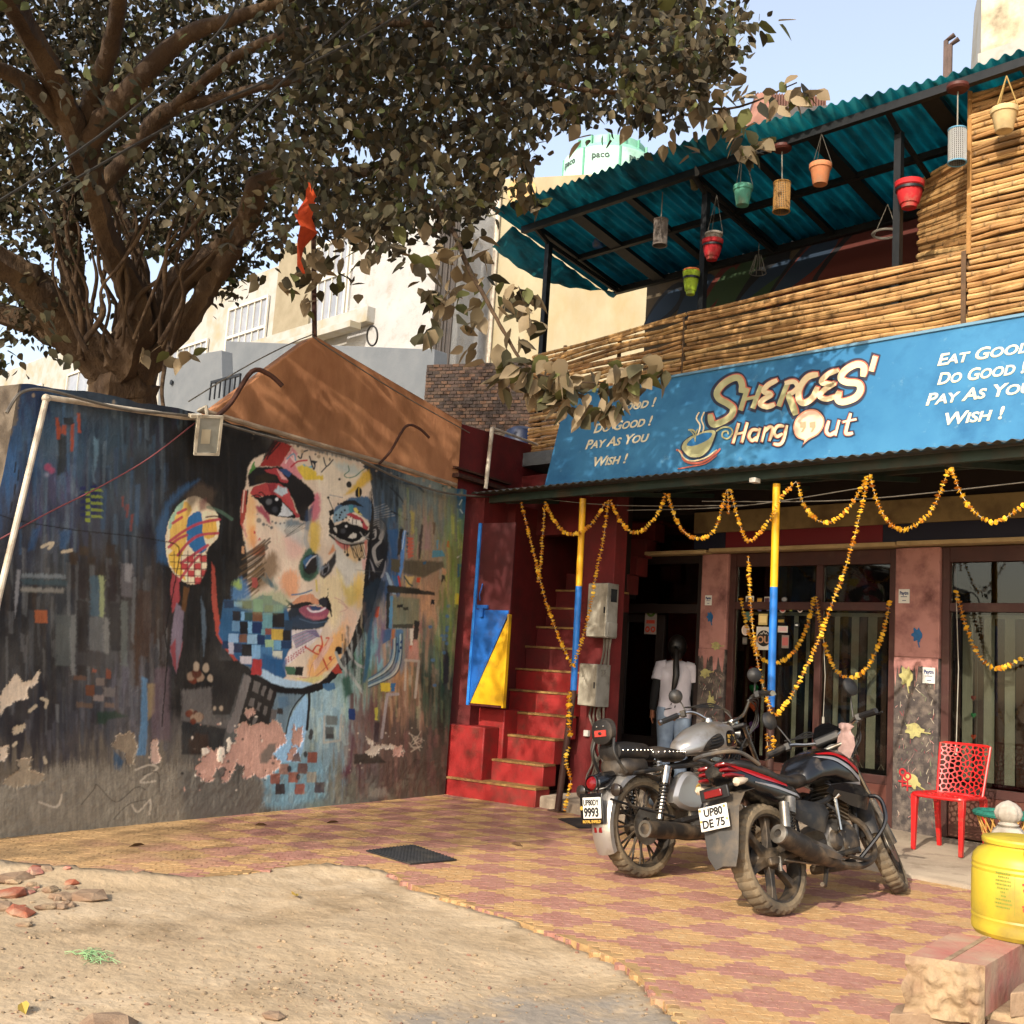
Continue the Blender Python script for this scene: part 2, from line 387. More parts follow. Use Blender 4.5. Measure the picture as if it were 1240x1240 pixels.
for k,(x,y) in enumerate(cand):
 red=(math.floor((x-tx)/.297)+math.floor((y-ty)/.297))%2==0;key='r' if red else 'y'
 z=rp.uniform(-.0009,.0009)+(-.004 if polydist(np.array(x),np.array(y),PAVE_EDGE)<.05 and rp.random()<.4 else 0)
 r=radians(45+rp.uniform(-1.2,1.2))
 if k<300:
  o=bpy.data.objects.new('paver',_pm[key]);COL.objects.link(o);o.location=(x,y,z);o.rotation_euler=(rp.uniform(-.006,.006),rp.uniform(-.006,.006),r);o.parent=paving
 else:
  c,s=cos(r),sin(r);tz=base_v[:,2]+z
  far[key].add(np.c_[x+base_v[:,0]*c-base_v[:,1]*s,y+base_v[:,0]*s+base_v[:,1]*c,tz],base_f)
for key,m in(('y',PYEL),('r',PRED)):P('paver_field',far[key],m,paving,smooth=0,kind='stuff')
CEM=geo_mix_mat('walkway_cement',[('#86796A',),('#978A79',1.6,.45,.62),('#6E6154',4,.55,.72),('#A59885',25,.58,.75)],bump=.25,bscale=40)
def ledge_z(x):return.03+.075*min(1,max(0,(-4.0-x)/3.4))
mb=MB();rr=random.Random(3);xs=np.linspace(-7.46,-.3,64);top=[];
for x in xs:
 f=7.74+rr.uniform(-.012,.012);z=ledge_z(x)
 top.append([(x,f,-.06),(x,f,z-.014),(x,f+.014,z),(x,9.9,z+.012)])
mb.loft([[p for p in r] for r in top],cap=True)
walkway=G('walkway',mb,CEM,smooth=50)
# ================================================================== MURAL WALL: paint laid on a fine wall mesh, flaked plaster in relief
class Paint:
 X0,Y0,SC=-60.0,440.0,2.0
 def __init__(s,w,h):
  s.W,s.H=int(w*s.SC),int(h*s.SC);s.a=np.zeros((s.H,s.W,3),np.float32);s.h=np.zeros((s.H,s.W),np.float32)
  yy,xx=np.mgrid[0:s.H,0:s.W];s.x=(xx/s.SC+s.X0).astype(np.float32);s.y=(yy/s.SC+s.Y0).astype(np.float32)
  s.nz=(N1.fbm(s.x*.35,s.y*.35,4)-.5).astype(np.float32);s.br=(N2.fbm(s.x*.8,s.y*.06,4)-.5).astype(np.float32);s.fine=(N3.fbm(s.x*1.1,s.y*1.1,3)-.5).astype(np.float32)
 def field(s,pts,jx=10,jy=30):
  qx=s.x+s.br*jx*2+(N1.fbm(s.x*.09,s.y*.02)-.5)*jx*3;qy=s.y+(N3.fbm(s.x*.22,s.y*.025)-.5)*jy*3
  num=0;den=0
  for x,y,c in pts:
   w=1/(((qx-x)**2+(qy-y)**2*.6)+60)**1.9;num=num+w[...,None]*np.array(lin(c),np.float32);den=den+w
  s.a[:]=num/den[...,None];s.a*=(1+s.br*.36+s.fine*.4)[...,None]
 def _bb(s,xs,ys,m):
  x0=max(0,int((min(xs)-m-s.X0)*s.SC));x1=min(s.W,int((max(xs)+m-s.X0)*s.SC)+2);y0=max(0,int((min(ys)-m-s.Y0)*s.SC));y1=min(s.H,int((max(ys)+m-s.Y0)*s.SC)+2)
  return slice(y0,max(y0,y1)),slice(x0,max(x0,x1))
 def put(s,b,m,c,hgt=None,tex=.3):
  col=np.array(lin(c),np.float32)*(1+s.br[b]*tex+s.fine[b]*tex)[...,None];s.a[b]=s.a[b]*(1-m[...,None])+col*m[...,None]
  if hgt is not None:s.h[b]=s.h[b]*(1-m)+hgt*m
 def poly(s,t,pts,c,al=1.0,soft=0,rag=.5,smooth=False,hgt=None,tex=.3):
  P_=[t(*p) for p in pts]
  if not P_:return
  if smooth:P_=[tuple(q) for q in smoothcurve(P_,5,closed=True)]
  xs,ys=[p[0] for p in P_],[p[1] for p in P_];b=s._bb(xs,ys,soft*2+rag*2+1)
  if s.x[b].size==0:return
  xx=s.x[b]+s.nz[b]*rag*4+s.fine[b]*rag*2;yy=s.y[b]+s.br[b]*rag*4
  if soft:
   m=inpoly(xx,yy,P_);d=polydist(xx,yy,P_+[P_[0]]);sd=np.where(m,d,-d)+s.br[b]*soft*1.5+s.fine[b]*soft;m=np.clip(.5+sd/(2*soft),0,1)*al
  else:m=inpoly(xx,yy,P_)*al
  s.put(b,m.astype(np.float32),c,hgt,tex)
 def line(s,t,pts,w,c,al=1.0,smooth=True,taper=False,rag=.25):
  P_=[t(*p) for p in pts]
  if smooth and len(P_)>2:P_=[tuple(q) for q in smoothcurve(P_,5)]
  xs,ys=[p[0] for p in P_],[p[1] for p in P_];b=s._bb(xs,ys,w+2)
  if s.x[b].size==0:return
  d=polydist(s.x[b]+s.nz[b]*rag*2,s.y[b]+s.fine[b]*rag*2,P_);m=np.clip((w*.5-d)/.5+.5,0,1)*al;s.put(b,m.astype(np.float32),c)
 def dot(s,t,p,r,c,al=1.0,soft=0,ry=None,rag=.2):s.poly(t,[(0,0)],c) if False else s._dot(t(*p),r,ry or r,c,al,soft,rag)
 def _dot(s,p,rx,ry,c,al,soft,rag):
  b=s._bb([p[0]-rx,p[0]+rx],[p[1]-ry,p[1]+ry],soft+2)
  if s.x[b].size==0:return
  d=np.hypot((s.x[b]-p[0])/rx,(s.y[b]-p[1])/ry)-1+s.nz[b]*rag*2;m=np.clip(.5-d/(2*max(soft,.3)/max(rx,1)),0,1)*al;s.put(b,m.astype(np.float32),c)
 def streaks(s,t,x0,y0,x1,y1,cols,n,w=(1,4),l=(8,40),al=.7,seed=0):
  rr=random.Random(seed)
  (ax,ay),(bx,by)=t(x0,y0),t(x1,y1);I=lambda a,c:(a,c)
  for k in range(n):
   x=rr.uniform(ax,bx);y=rr.uniform(ay,by);L_=rr.uniform(*l);ww=rr.uniform(*w);d=rr.uniform(-.03,.03)*L_
   s.poly(I,[(x,y),(x+ww,y+rr.uniform(-2,2)),(x+ww*.8-d,y+L_),(x+ww*.1-d,y+L_*rr.uniform(.8,1))],rr.choice(cols),al*rr.uniform(.5,1),soft=.8,rag=.4)
pt=Paint(640,600)
I_=lambda x,y:(x,y)
F5=lambda x,y:(270+x/6.2,530+y/6.2);F6=lambda x,y:(250+x/6.2,680+y/6.2);F1=lambda x,y:(420+x/6.889,540+y/6.889)
F2=lambda x,y:(400+x/4.428,700+y/4.428);F3=lambda x,y:(x/3.35,640+y/3.35);F4=lambda x,y:(220+x/5.636,800+y/5.636);F0=lambda x,y:(x/4.133,440+y/4.133)
FL=[(40,480,'#22304c'),(30,520,'#26405e'),(100,490,'#22303e'),(180,510,'#1d2530'),(240,530,'#141619'),(20,570,'#2d5078'),(70,540,'#3f5160'),(75,520,'#33485a'),(120,545,'#33424e'),(150,540,'#2e3e4a'),(165,570,'#2c3238'),(200,570,'#1a191e'),(50,605,'#3a3a54'),(80,600,'#444660'),(110,600,'#31333f'),(150,580,'#3d4a54'),(140,640,'#363c46'),(160,630,'#454d55'),(90,630,'#33384a'),(30,650,'#2f323c'),(60,665,'#41464f'),(100,690,'#262222'),(130,690,'#2c2620'),(20,700,'#22242a'),(20,760,'#1b1b1e'),(55,790,'#1a191a'),(40,730,'#1f1d1d'),(80,770,'#4a4b4a'),(70,700,'#2b3034'),(115,760,'#5a5b5a'),(145,750,'#3a3838'),(125,790,'#474747'),(170,730,'#2a2422'),(175,770,'#3f2f26'),(190,790,'#2f2623'),(50,850,'#201f24'),(30,870,'#2a272a'),(80,870,'#39393e'),(120,865,'#3d3e44'),(150,835,'#55535a'),(90,900,'#3a3638'),(150,930,'#6a6358'),(110,930,'#5f574c'),(60,960,'#4f473f'),(20,940,'#5f564a'),(20,990,'#574d40'),(120,980,'#5c5447'),(200,970,'#675e51'),(170,960,'#6f6656'),(250,950,'#5a5750'),(300,965,'#5c5850'),(280,940,'#4c4a46'),(220,850,'#4a4542'),(240,790,'#1d1b1a'),(280,600,'#181716'),(265,700,'#171615'),(290,560,'#161616'),(250,580,'#1d1c1f'),(190,650,'#22222a'),(215,720,'#2a2325'),(255,830,'#454341')]
FR=[(455,570,'#2d3136'),(470,590,'#37434c'),(490,610,'#4c5a60'),(510,585,'#66716f'),(510,610,'#67706c'),(530,590,'#717a74'),(500,630,'#6a685e'),(520,640,'#80705c'),(545,640,'#747c50'),(540,600,'#626b60'),(575,640,'#2c3a1e'),(560,600,'#1f4a63'),(515,660,'#8a6a62'),(535,660,'#8c7450'),(470,640,'#33506a'),(475,690,'#2c4c70'),(500,690,'#7c6a54'),(530,690,'#94745a'),(550,700,'#6f7a45'),(575,730,'#464f1c'),(566,690,'#5c682c'),(490,735,'#8a7458'),(515,735,'#a97f5c'),(520,715,'#9a7458'),(480,760,'#6c8078'),(505,775,'#94675a'),(520,790,'#4c5545'),(540,760,'#5f6f4a'),(560,790,'#56553a'),(562,760,'#565e2c'),(545,790,'#4c5c4a'),(460,790,'#6f98a0'),(470,770,'#6f5f78'),(440,820,'#4f7460'),(425,850,'#7f9a94'),(470,850,'#70533f'),(490,825,'#99714f'),(500,850,'#8a6a55'),(520,815,'#1d382c'),(522,845,'#20241f'),(540,850,'#35473a'),(545,820,'#2c2c30'),(555,840,'#2c3f28'),(450,870,'#5f4340'),(430,870,'#6a5550'),(480,890,'#54423a'),(520,890,'#3a3c34'),(540,920,'#443f34'),(430,920,'#583e3e'),(480,930,'#5a4840'),(500,950,'#544a3e'),(400,870,'#8aa6ac'),(400,920,'#74909a'),(415,900,'#8a9894'),(380,940,'#6a7a74'),(350,930,'#6d8c96'),(420,955,'#6f7062'),(400,850,'#86a4ae')]
pt.field(FL+FR+[(360,640,'#bfae9a'),(340,760,'#3a5a70')])
pt.streaks(I_,20,480,260,640,['#31485c','#22303c','#50606c','#1c2026','#2c2c3c','#3c5a78','#5c6a74'],210,(2,7),(20,80),.5,1)
pt.streaks(I_,0,640,230,860,['#1a191a','#3a3836','#59595a','#2a2422','#3c2e22','#44484e','#6a6c6c','#202630'],260,(2,8),(20,90),.5,2)
pt.streaks(I_,0,850,200,920,['#222228','#44444c','#5a585c','#2c2a2e'],70,(2,7),(8,40),.45,3)
for q in[(320,70,362,112,'#3a2c1c'),(355,110,392,150,'#33281e'),(280,90,318,150,'#3a2c1c'),(430,60,470,120,'#332820'),(490,140,540,280,'#5f5c5e'),(505,140,538,220,'#7c7a7a'),(365,190,405,360,'#3a5462'),(403,190,425,365,'#8c9468'),(318,165,352,290,'#241c1c'),(440,150,475,300,'#2a2120'),(85,182,270,205,'#687074'),(88,205,275,232,'#2f434a'),(80,238,262,262,'#77746c'),(225,350,308,560,'#4c504e'),(285,345,309,600,'#6a6b68'),(360,360,445,500,'#5c5d5c'),(420,360,446,510,'#73736e'),(310,290,358,600,'#221d1c'),(444,300,520,500,'#2c2a2a'),(490,290,520,560,'#5b605c'),(560,250,610,520,'#3c2c24'),(545,430,568,640,'#3d2a1e'),(305,500,430,560,'#3c3a3a')]:
 pt.poly(F3,[(q[0],q[1]),(q[2],q[1]+6),(q[2]-4,q[3]),(q[0]+2,q[3]-6)],q[4],.8,soft=1.2,rag=1.0)
pt.poly(F3,[(68,165),(84,170),(72,300),(60,365),(58,300)],'#77777a',.85,soft=.8)
pt.poly(F3,[(142,330),(193,332),(194,384),(143,382)],'#8a4a2a',.95);pt.poly(F3,[(347,634),(384,636),(383,682),(347,676)],'#5f3824',.95)
for q in[(390,606,424,640,'#6e625a'),(420,645,468,684,'#66605c'),(380,676,420,702,'#7a6e68'),(310,705,375,728,'#5c4a3c'),(425,705,465,728,'#665448'),(430,568,450,610,'#7a4430'),(300,596,350,616,'#5a3f30'),(375,570,390,585,'#8a4a36')]:pt.poly(F3,[(q[0],q[1]),(q[2],q[1]+3),(q[2],q[3]),(q[0],q[3]-3)],q[4],.85,soft=.7,rag=.8)
pt.poly(F3,[(395,745),(470,740),(515,762),(440,775),(425,795),(395,790)],'#1a3024',.85,soft=1.5)
pt.poly(F3,[(575,600),(598,610),(600,790),(590,920),(555,920),(570,800)],'#4a6c88',.9,soft=1)
pt.poly(F3,[(597,628),(630,630),(628,745),(600,780)],'#7d6c50',.9,soft=1);pt.poly(F3,[(628,570),(690,560),(690,860),(640,860),(610,900)],'#5c4a52',.6,soft=2)
pt.poly(F3,[(460,900),(500,940),(490,985),(462,975)],'#30485e',.9,soft=1)
pt.poly(F0,[(280,265),(300,300),(310,380),(300,560),(285,560),(292,440)],'#1f2424',.8,soft=1.2);pt.poly(F0,[(300,360),(335,360),(330,540),(295,556)],'#242626',.85,soft=1.5)
for q in([(278,268),(290,270),(305,330),(300,380),(285,380)],[(386,250),(402,250),(404,350),(388,345)],[(355,300),(372,300),(368,440),(354,440)],[(310,310),(335,308),(332,360),(305,350)]):pt.poly(F0,q,'#8e3f26',.9,soft=.7)
pt.poly(F0,[(320,272),(365,270),(370,300),(345,310),(322,300)],'#181d24',.9)
pt.dot(F0,(240,520),4.5,'#8a4058',.9,soft=1.5);pt.dot(F0,(258,536),4,'#8a4058',.8,soft=1.5);pt.dot(F0,(235,558),3,'#77788a',.7,soft=1.5)
for k in range(5):
 y=618+k*33
 pt.poly(F0,[(402,y),(430,y-2),(430,y+16),(402,y+17)],'#1d2450',.9);pt.poly(F0,[(428,y+26),(452,y+24),(452,y+44),(428,y+45)] if k<5 else[],'#7d8a2c',.9);pt.poly(F0,[(452,y-6),(480,y-8),(490,y+6),(452,y+6)],'#1d2450',.8)
 pt.poly(F0,[(455,y+8),(505,y+10),(520,y+24),(455,y+22)],'#7d8a34',.8)
for q in([(610,665),(620,665),(618,720),(608,715)],[(634,705),(645,705),(640,775),(630,770)],[(655,755),(668,755),(660,840),(650,838)],[(622,720),(630,700),(632,720),(624,740)]):pt.poly(F0,q,'#7a4038',.8,soft=.6)
pt.poly(F0,[(470,370),(492,380),(492,450),(470,560),(478,600),(465,590)],'#5c7888',.7,soft=1.5);pt.poly(F0,[(160,830),(200,820),(170,930),(140,940)],'#24456a',.7,soft=2);pt.poly(F0,[(300,840),(360,830),(330,930),(300,930)],'#2c4a6c',.7,soft=2)
for q in((80,520),(95,560),(60,720),(78,630)):pt.line(F0,[(q[0],q[1]-25),(q[0]-6,q[1]+25)],1.6,'#14161a')
pt.poly(I_,[(205,520),(265,508),(330,545),(310,560),(292,600),(292,660),(305,690),(282,735),(255,745),(255,790),(262,830),(235,880),(205,860),(212,770),(198,700),(190,640),(200,590)],'#191817',.93,soft=6,rag=1.5,tex=.6)
pt.streaks(I_,200,530,292,800,['#0f0f0f','#242322','#1d1e20','#2e2c2a','#262c30'],120,(1,4),(30,90),.55,5)
pt.poly(F0,[(780,830),(830,700),(900,620),(1000,580),(930,640),(850,720),(830,900),(850,1010),(790,990)],'#2f567c',.7,soft=3)
pt.poly(F0,[(930,680),(1000,670),(1090,760),(1090,870),(1040,930),(1030,1040),(990,1100),(930,1100),(870,1050),(835,970),(830,860),(860,760)],'#c9b79a',1,smooth=True)
pt.poly(F0,[(930,690),(900,720),(860,780),(850,900),(870,940),(930,900),(940,780),(960,730)],'#c6a152',1,smooth=True);pt.poly(F0,[(925,680),(890,710),(850,780),(840,830),(855,830),(880,760),(915,720)],'#7fa38e',.9)
pt.poly(F0,[(945,770),(990,740),(1010,760),(1015,850),(1035,930),(985,950),(940,900),(935,820)],'#2f6596',1,smooth=True);pt.poly(F0,[(1020,790),(1075,780),(1085,850),(1040,880),(1015,850)],'#c39a48',1,smooth=True)
pt.poly(F0,[(840,960),(900,900),(930,920),(900,980),(930,1090),(880,1050),(850,1010)],'#c9a246',1)
for q in([(850,890),(920,840),(1000,800),(1100,780)],[(845,920),(890,880),(935,860)],[(890,960),(940,900),(1000,860),(1090,850)],[(905,1000),(980,950),(1040,910)],[(865,800),(910,770)],[(890,750),(930,730)],[(895,1090),(960,1000),(1000,960)]):pt.line(F0,q,3.4,'#a5404e',.95)
for i,(x,y) in enumerate([(935,965),(970,1000),(1000,960),(905,1000),(940,1035),(1005,1035),(975,1070)]):pt.poly(F0,[(x,y),(x+34,y),(x+34,y+34),(x,y+34)],'#a8343a',.95)
for k in range(5):
 pt.line(F0,[(872+k*34,940),(872+k*34,1100)],.9,'#2a2020',.9,smooth=False);pt.line(F0,[(850,960+k*34),(1035,962+k*34)],.9,'#2a2020',.9,smooth=False)
pt.poly(F0,[(1030,940),(1100,930),(1100,1120),(990,1120),(1020,1060),(1040,1010)],'#191817',1,soft=1.0)
pt.poly(F0,[(930,660),(1000,590),(1080,640),(1060,730),(990,680),(940,760)],'#4a3c30',.7,soft=3);pt.poly(F0,[(990,690),(1030,680),(1030,730),(1000,740)],'#6a3c3c',.7,soft=2)
pt.line(F0,[(1040,720),(1100,740),(1160,780)],4,'#4f6a5a',.6);pt.line(F0,[(1030,770),(1080,765),(1110,780)],1.5,'#2a1c18')
pt.poly(F3,[(700,180),(725,200),(730,290),(700,345),(690,240)],'#8e3c40',.95,soft=.7);pt.poly(F3,[(715,300),(745,330),(738,480),(715,590),(690,500),(700,380)],'#6f6470',.95,soft=.7);pt.poly(F3,[(745,235),(768,240),(752,340),(735,330)],'#5a3c20',.9,soft=.7)
pt.poly(F3,[(690,480),(712,450),(716,585),(705,560)],'#7f3438',.9,soft=.6);pt.poly(F3,[(735,480),(742,460),(716,585)],'#8c3a3c',.9,soft=.5);pt.poly(F3,[(815,275),(832,330),(838,420),(825,520),(818,400)],'#52616e',.7,soft=1)
pt.poly(I_,[(256,680),(260,690),(263,730),(268,765),(274,768),(281,775),(285,790),(296,806),(288,806),(272,785),(262,770),(256,725)],'#9a4438',.97,soft=.5)
# -------- face
FACE=[(303,560),(330,545),(352,538),(385,548),(420,556),(440,562),(449,585),(452,620),(446,650),(446,690),(442,735),(428,775),(410,808),(388,826),(365,832),(340,828),(312,812),(290,795),(284,770),(290,735),(300,700),(296,655),(291,620),(298,585)]
pt.poly(I_,FACE,'#b9a996',1,soft=.8,smooth=True,tex=.15)
def glow(pts,c,a=.7,sf=4):pt.poly(I_,pts,c,a,soft=sf,rag=1.0,smooth=True,tex=.2)
glow([(385,552),(430,560),(440,580),(420,600),(390,600)],'#bdb29e',.8);glow([(405,560),(430,565),(436,575),(415,572)],'#8fa3a6',.6,3)
glow([(300,600),(310,610),(308,650),(302,665),(297,640)],'#d2a06a',.8,3);glow([(305,660),(335,640),(370,660),(365,690),(330,690)],'#c3b09c',.8);glow([(345,650),(362,650),(366,670),(350,676)],'#c59a92',.6);glow([(335,635),(360,630),(370,660),(355,655)],'#9fa7a6',.6)
glow([(308,665),(318,660),(320,672),(305,672)],'#c7693c',.85,2);glow([(302,640),(308,640),(310,664),(304,660)],'#c98a55',.8,2)
glow([(375,632),(386,634),(386,662),(380,672),(374,660)],'#b89b2c',.8,3);glow([(383,560),(388,625),(397,660),(403,625),(395,580)],'#c2b6a4',.8)
glow([(376,606),(386,598),(388,620),(378,632)],'#b0506a',.8,2);glow([(405,640),(440,640),(444,700),(430,720),(410,700),(404,670)],'#a9aaa2',.75);glow([(408,690),(420,710),(436,700),(438,720),(424,735),(416,720)],'#b7a13c',.7,3);glow([(428,700),(442,695),(440,730),(432,735)],'#bd9a4a',.6,3)
glow([(390,700),(410,700),(414,735),(405,760),(395,745),(386,720)],'#c4b48c',.8);glow([(404,770),(420,750),(424,775),(410,800),(385,822),(372,815),(380,790)],'#c99552',.85,3);glow([(418,735),(432,745),(426,775),(416,772)],'#c4a690',.7,3)
glow([(340,700),(352,690),(362,700),(358,722),(345,720)],'#c08055',.75,3);glow([(306,690),(330,668),(338,690),(318,712),(304,712)],'#6f573c',.8,4)
for k in range(34):
 rr=random.Random(k);y=664+k*1.9;x=306-k*.35+rr.uniform(-4,4);pt.line(I_,[(x-10,y+8),(x+6,y-2),(x+18,y-12)],rr.uniform(1,2.4),rr.choice(['#2c251d','#4f3d2a','#6a5438','#191614']),.75)
glow([(282,712),(292,700),(300,712),(305,735),(284,735)],'#4a7aa8',.8,3);glow([(282,708),(290,702),(292,714)],'#90a840',.8,2)
pt.poly(F5,[(390,20),(520,60),(430,215),(275,215)],'#8c302c',1);pt.poly(F5,[(380,20),(420,30),(340,130),(290,180),(320,110)],'#1b1716',.9)
for q in([(380,60),(330,160)],[(430,40),(350,130)]):pt.line(F5,q,1.6,'#241818')
pt.poly(F5,[(520,70),(560,120),(540,200),(600,290),(580,320),(470,240),(430,215)],'#b8737a',.95,soft=.8);pt.line(F5,[(510,220),(560,180),(630,170)],2,'#a8303a');pt.line(F5,[(470,190),(500,140),(540,180),(520,110)],2,'#c9a9a6');pt.line(F5,[(480,160),(530,120),(545,170)],1.6,'#5b8ca0');pt.line(F5,[(605,205),(640,225),(670,215)],2.4,'#5f96a8')
for q in([(560,220),(620,215),(690,250),(700,285),(640,320),(600,300)],[(640,280),(720,285),(750,280),(750,318),(720,315),(650,315)]):pt.poly(F5,q,'#bfa638',.95,soft=.8,smooth=True)
pt.line(F5,[(565,140),(585,155),(600,110),(635,95)],1.7,'#1b2430');pt.line(F5,[(650,140),(680,235),(690,200),(665,175),(705,182)],1.6,'#1b2430');pt.line(F5,[(755,150),(778,215),(825,165)],1.4,'#1b2430');pt.line(F5,[(778,215),(740,258)],1.4,'#1b2430');pt.poly(F5,[(668,175),(708,180),(690,205)],'#1b2430')
pt.line(F5,[(940,210),(945,250),(910,280),(935,300),(990,290),(1040,250),(1085,215),(1070,190)],1,'#2f6a55');pt.poly(F5,[(1050,215),(1080,200),(1100,240),(1070,235)],'#2a3540')
pt.poly(F5,[(1100,245),(1118,310),(1050,370),(960,420),(915,430),(960,380),(1010,320),(1050,260)],'#b9962f',.92,soft=2);pt.dot(F5,(875,312),1.4,'#181818');pt.dot(F5,(946,352),3.2,'#181a1c',ry=3.7);pt.dot(F5,(1018,412),4,'#161412',ry=6.5);pt.line(F5,[(1020,380),(1020,445)],1.0,'#c0a040');pt.line(F5,[(1015,460),(1000,500)],1.6,'#161412');pt.line(F5,[(1000,500),(985,520),(945,620)],1.0,'#161412')
pt.poly(F5,[(185,290),(230,220),(330,220),(430,215),(520,270),(600,330),(680,400),(690,470),(640,520),(640,640),(580,620),(540,500),(490,400),(420,350),(310,340),(200,370)],'#1c1a1b',1,soft=.6)
pt.poly(F5,[(310,245),(400,225),(440,260),(495,330),(480,345),(430,330),(400,280),(330,262)],'#93353a',.97);pt.poly(F5,[(415,235),(480,235),(520,270),(490,300),(450,270)],'#2c4470',.95);pt.poly(F5,[(400,235),(430,250),(470,300),(490,325),(440,310)],'#b58a88',.9);pt.poly(F5,[(250,290),(330,265),(420,310),(330,330),(240,340)],'#2c2419',.9,soft=1);
pt.poly(F5,[(200,420),(230,370),(320,340),(430,345),(490,390),(540,520),(560,600),(530,590),(480,520),(420,465),(350,430),(290,440),(260,455),(215,430)],'#a0403f',1);pt.poly(F5,[(330,345),(390,345),(400,420),(360,425)],'#7f2c34',.9);pt.poly(F5,[(380,400),(420,360),(475,380),(490,420),(440,440)],'#9fb0b8',.95,soft=.8);pt.poly(F5,[(450,430),(500,410),(530,500),(550,570),(500,520)],'#a8474a',.95)
pt.poly(F5,[(230,440),(280,450),(330,430),(390,435),(440,470),(490,520),(550,590),(545,605),(470,600),(390,590),(330,560),(290,500)],'#17171a',1,smooth=False);pt.poly(F5,[(440,480),(490,530),(530,580),(480,592),(410,588),(440,540)],'#a9aeb2',1);pt.dot(F5,(378,505),11,'#101114',ry=12);pt.dot(F5,(345,480),3.6,'#66686c',.8,soft=1);pt.dot(F5,(404,462),2.0,'#b9bcc0');pt.dot(F5,(390,540),3.6,'#3a3d44',.8,soft=1)
for q in([(290,450),(260,430),(215,440)],[(285,470),(245,455),(232,440)],[(320,440),(290,410),(270,415)]):pt.line(F5,q,1.3,'#17171a')
pt.poly(F5,[(245,520),(290,515),(340,570),(360,650),(330,630),(300,580),(265,560)],'#8a3148',.9,soft=1.4);pt.poly(F5,[(470,620),(520,610),(620,640),(600,660),(470,670)],'#4f626e',.8,soft=2);pt.poly(F5,[(620,560),(680,500),(660,620),(640,700),(620,690)],'#283c58',.8,soft=1.5);pt.poly(F5,[(550,560),(580,590),(565,605),(545,600)],'#8c343a',.95)
for k in range(7):pt.line(F5,[(460+k*4,700+k*7),(500+k*20,655+k*3)],.7,'#4a4a48',.8)
pt.line(F5,[(470,745),(610,640)],.9,'#4a4a48',.8)
for(x,y,r) in[(270,620,3),(305,650,2),(330,655,1),(365,675,1.8),(345,665,.8),(258,575,1),(370,630,1.2),(397,640,1.4),(430,645,1.2),(460,640,1)]:pt.dot(F5,(x,y),r,'#3c4a52' if x>300 else '#77726a',.85,soft=.5)
pt.poly(F5,[(150,390),(190,400),(175,560),(150,650),(160,720),(130,640),(135,500)],'#93352f',.95);pt.line(F5,[(160,395),(145,560)],1.6,'#c4a898');pt.line(F5,[(185,395),(175,500)],1.6,'#181615');pt.poly(F5,[(140,640),(160,660),(190,770),(160,720)],'#b58478',.9);pt.poly(F5,[(140,815),(160,815),(160,870),(140,870)],'#b58a66')
pt.poly(F5,[(235,175),(245,230),(190,280),(200,240)],'#4a7a3c',.95);pt.poly(F5,[(230,695),(245,705),(245,722),(230,720)],'#a83c3c');pt.line(F5,[(265,770),(275,755),(278,770)],1,'#a83c3c')
pt.line(F5,[(640,640),(620,760),(640,830)],5,'#7f8a92',.5);pt.poly(F5,[(640,830),(680,860),(715,900),(720,1010),(660,1075),(610,1070),(575,1010),(580,930)],'#2f5a48',.95,soft=1,smooth=True);pt.poly(F5,[(640,880),(700,870),(715,900),(700,1000),(640,1030),(605,990),(610,920)],'#1e1d1f',1,soft=.8,smooth=True);pt.poly(F5,[(600,930),(650,880),(690,885),(640,930),(620,980)],'#3c6a94',.8,soft=.8);pt.line(F5,[(625,960),(660,910),(700,885)],1.6,'#a8a8ac');pt.poly(F5,[(600,1000),(640,1035),(700,1000),(660,1060),(610,1050)],'#2c3c34',.8,soft=1)
pt.poly(F5,[(845,850),(850,930),(810,1010),(760,1060),(725,1030),(740,970),(790,930),(830,880)],'#25262a',.97,soft=.8);pt.poly(F5,[(740,985),(790,945),(800,980),(765,1035),(742,1030)],'#77787c',.8,soft=1);pt.poly(F5,[(750,990),(790,960),(780,1010),(752,1028)],'#1b1b1e',1);pt.poly(F5,[(700,880),(740,900),(750,980),(720,1010),(710,940)],'#6a7f90',.8,soft=2);pt.poly(F5,[(790,870),(830,800),(840,850),(800,880)],'#b8713c',.8,soft=1);pt.line(F5,[(700,1070),(705,1150)],2.4,'#b9a83c',.7)
pt.poly(F5,[(830,540),(870,500),(960,450),(1090,440),(1125,500),(1130,640),(1110,670),(1090,620),(1000,560),(900,560),(830,600)],'#2f5474',.95,soft=.8);pt.poly(F5,[(870,500),(920,470),(990,470),(1060,520),(960,500),(900,510)],'#15171a',1);pt.poly(F5,[(840,560),(900,510),(960,510),(970,560),(900,620),(830,640),(820,600)],'#6f8c9c',.95);pt.poly(F5,[(975,530),(1000,525),(1050,585),(990,560)],'#b3a650',.95);pt.poly(F5,[(940,510),(975,505),(975,560),(950,570)],'#3f7a80',.9)
pt.poly(F5,[(920,575),(960,565),(1040,600),(1090,670),(1080,700),(1050,690),(1040,640),(970,600)],'#9a3840',1);pt.poly(F5,[(940,600),(1030,620),(1050,660),(960,645)],'#b9b4aa',.95);pt.line(F5,[(975,600),(970,650)],.8,'#222');pt.line(F5,[(1005,610),(1000,650)],.8,'#222')
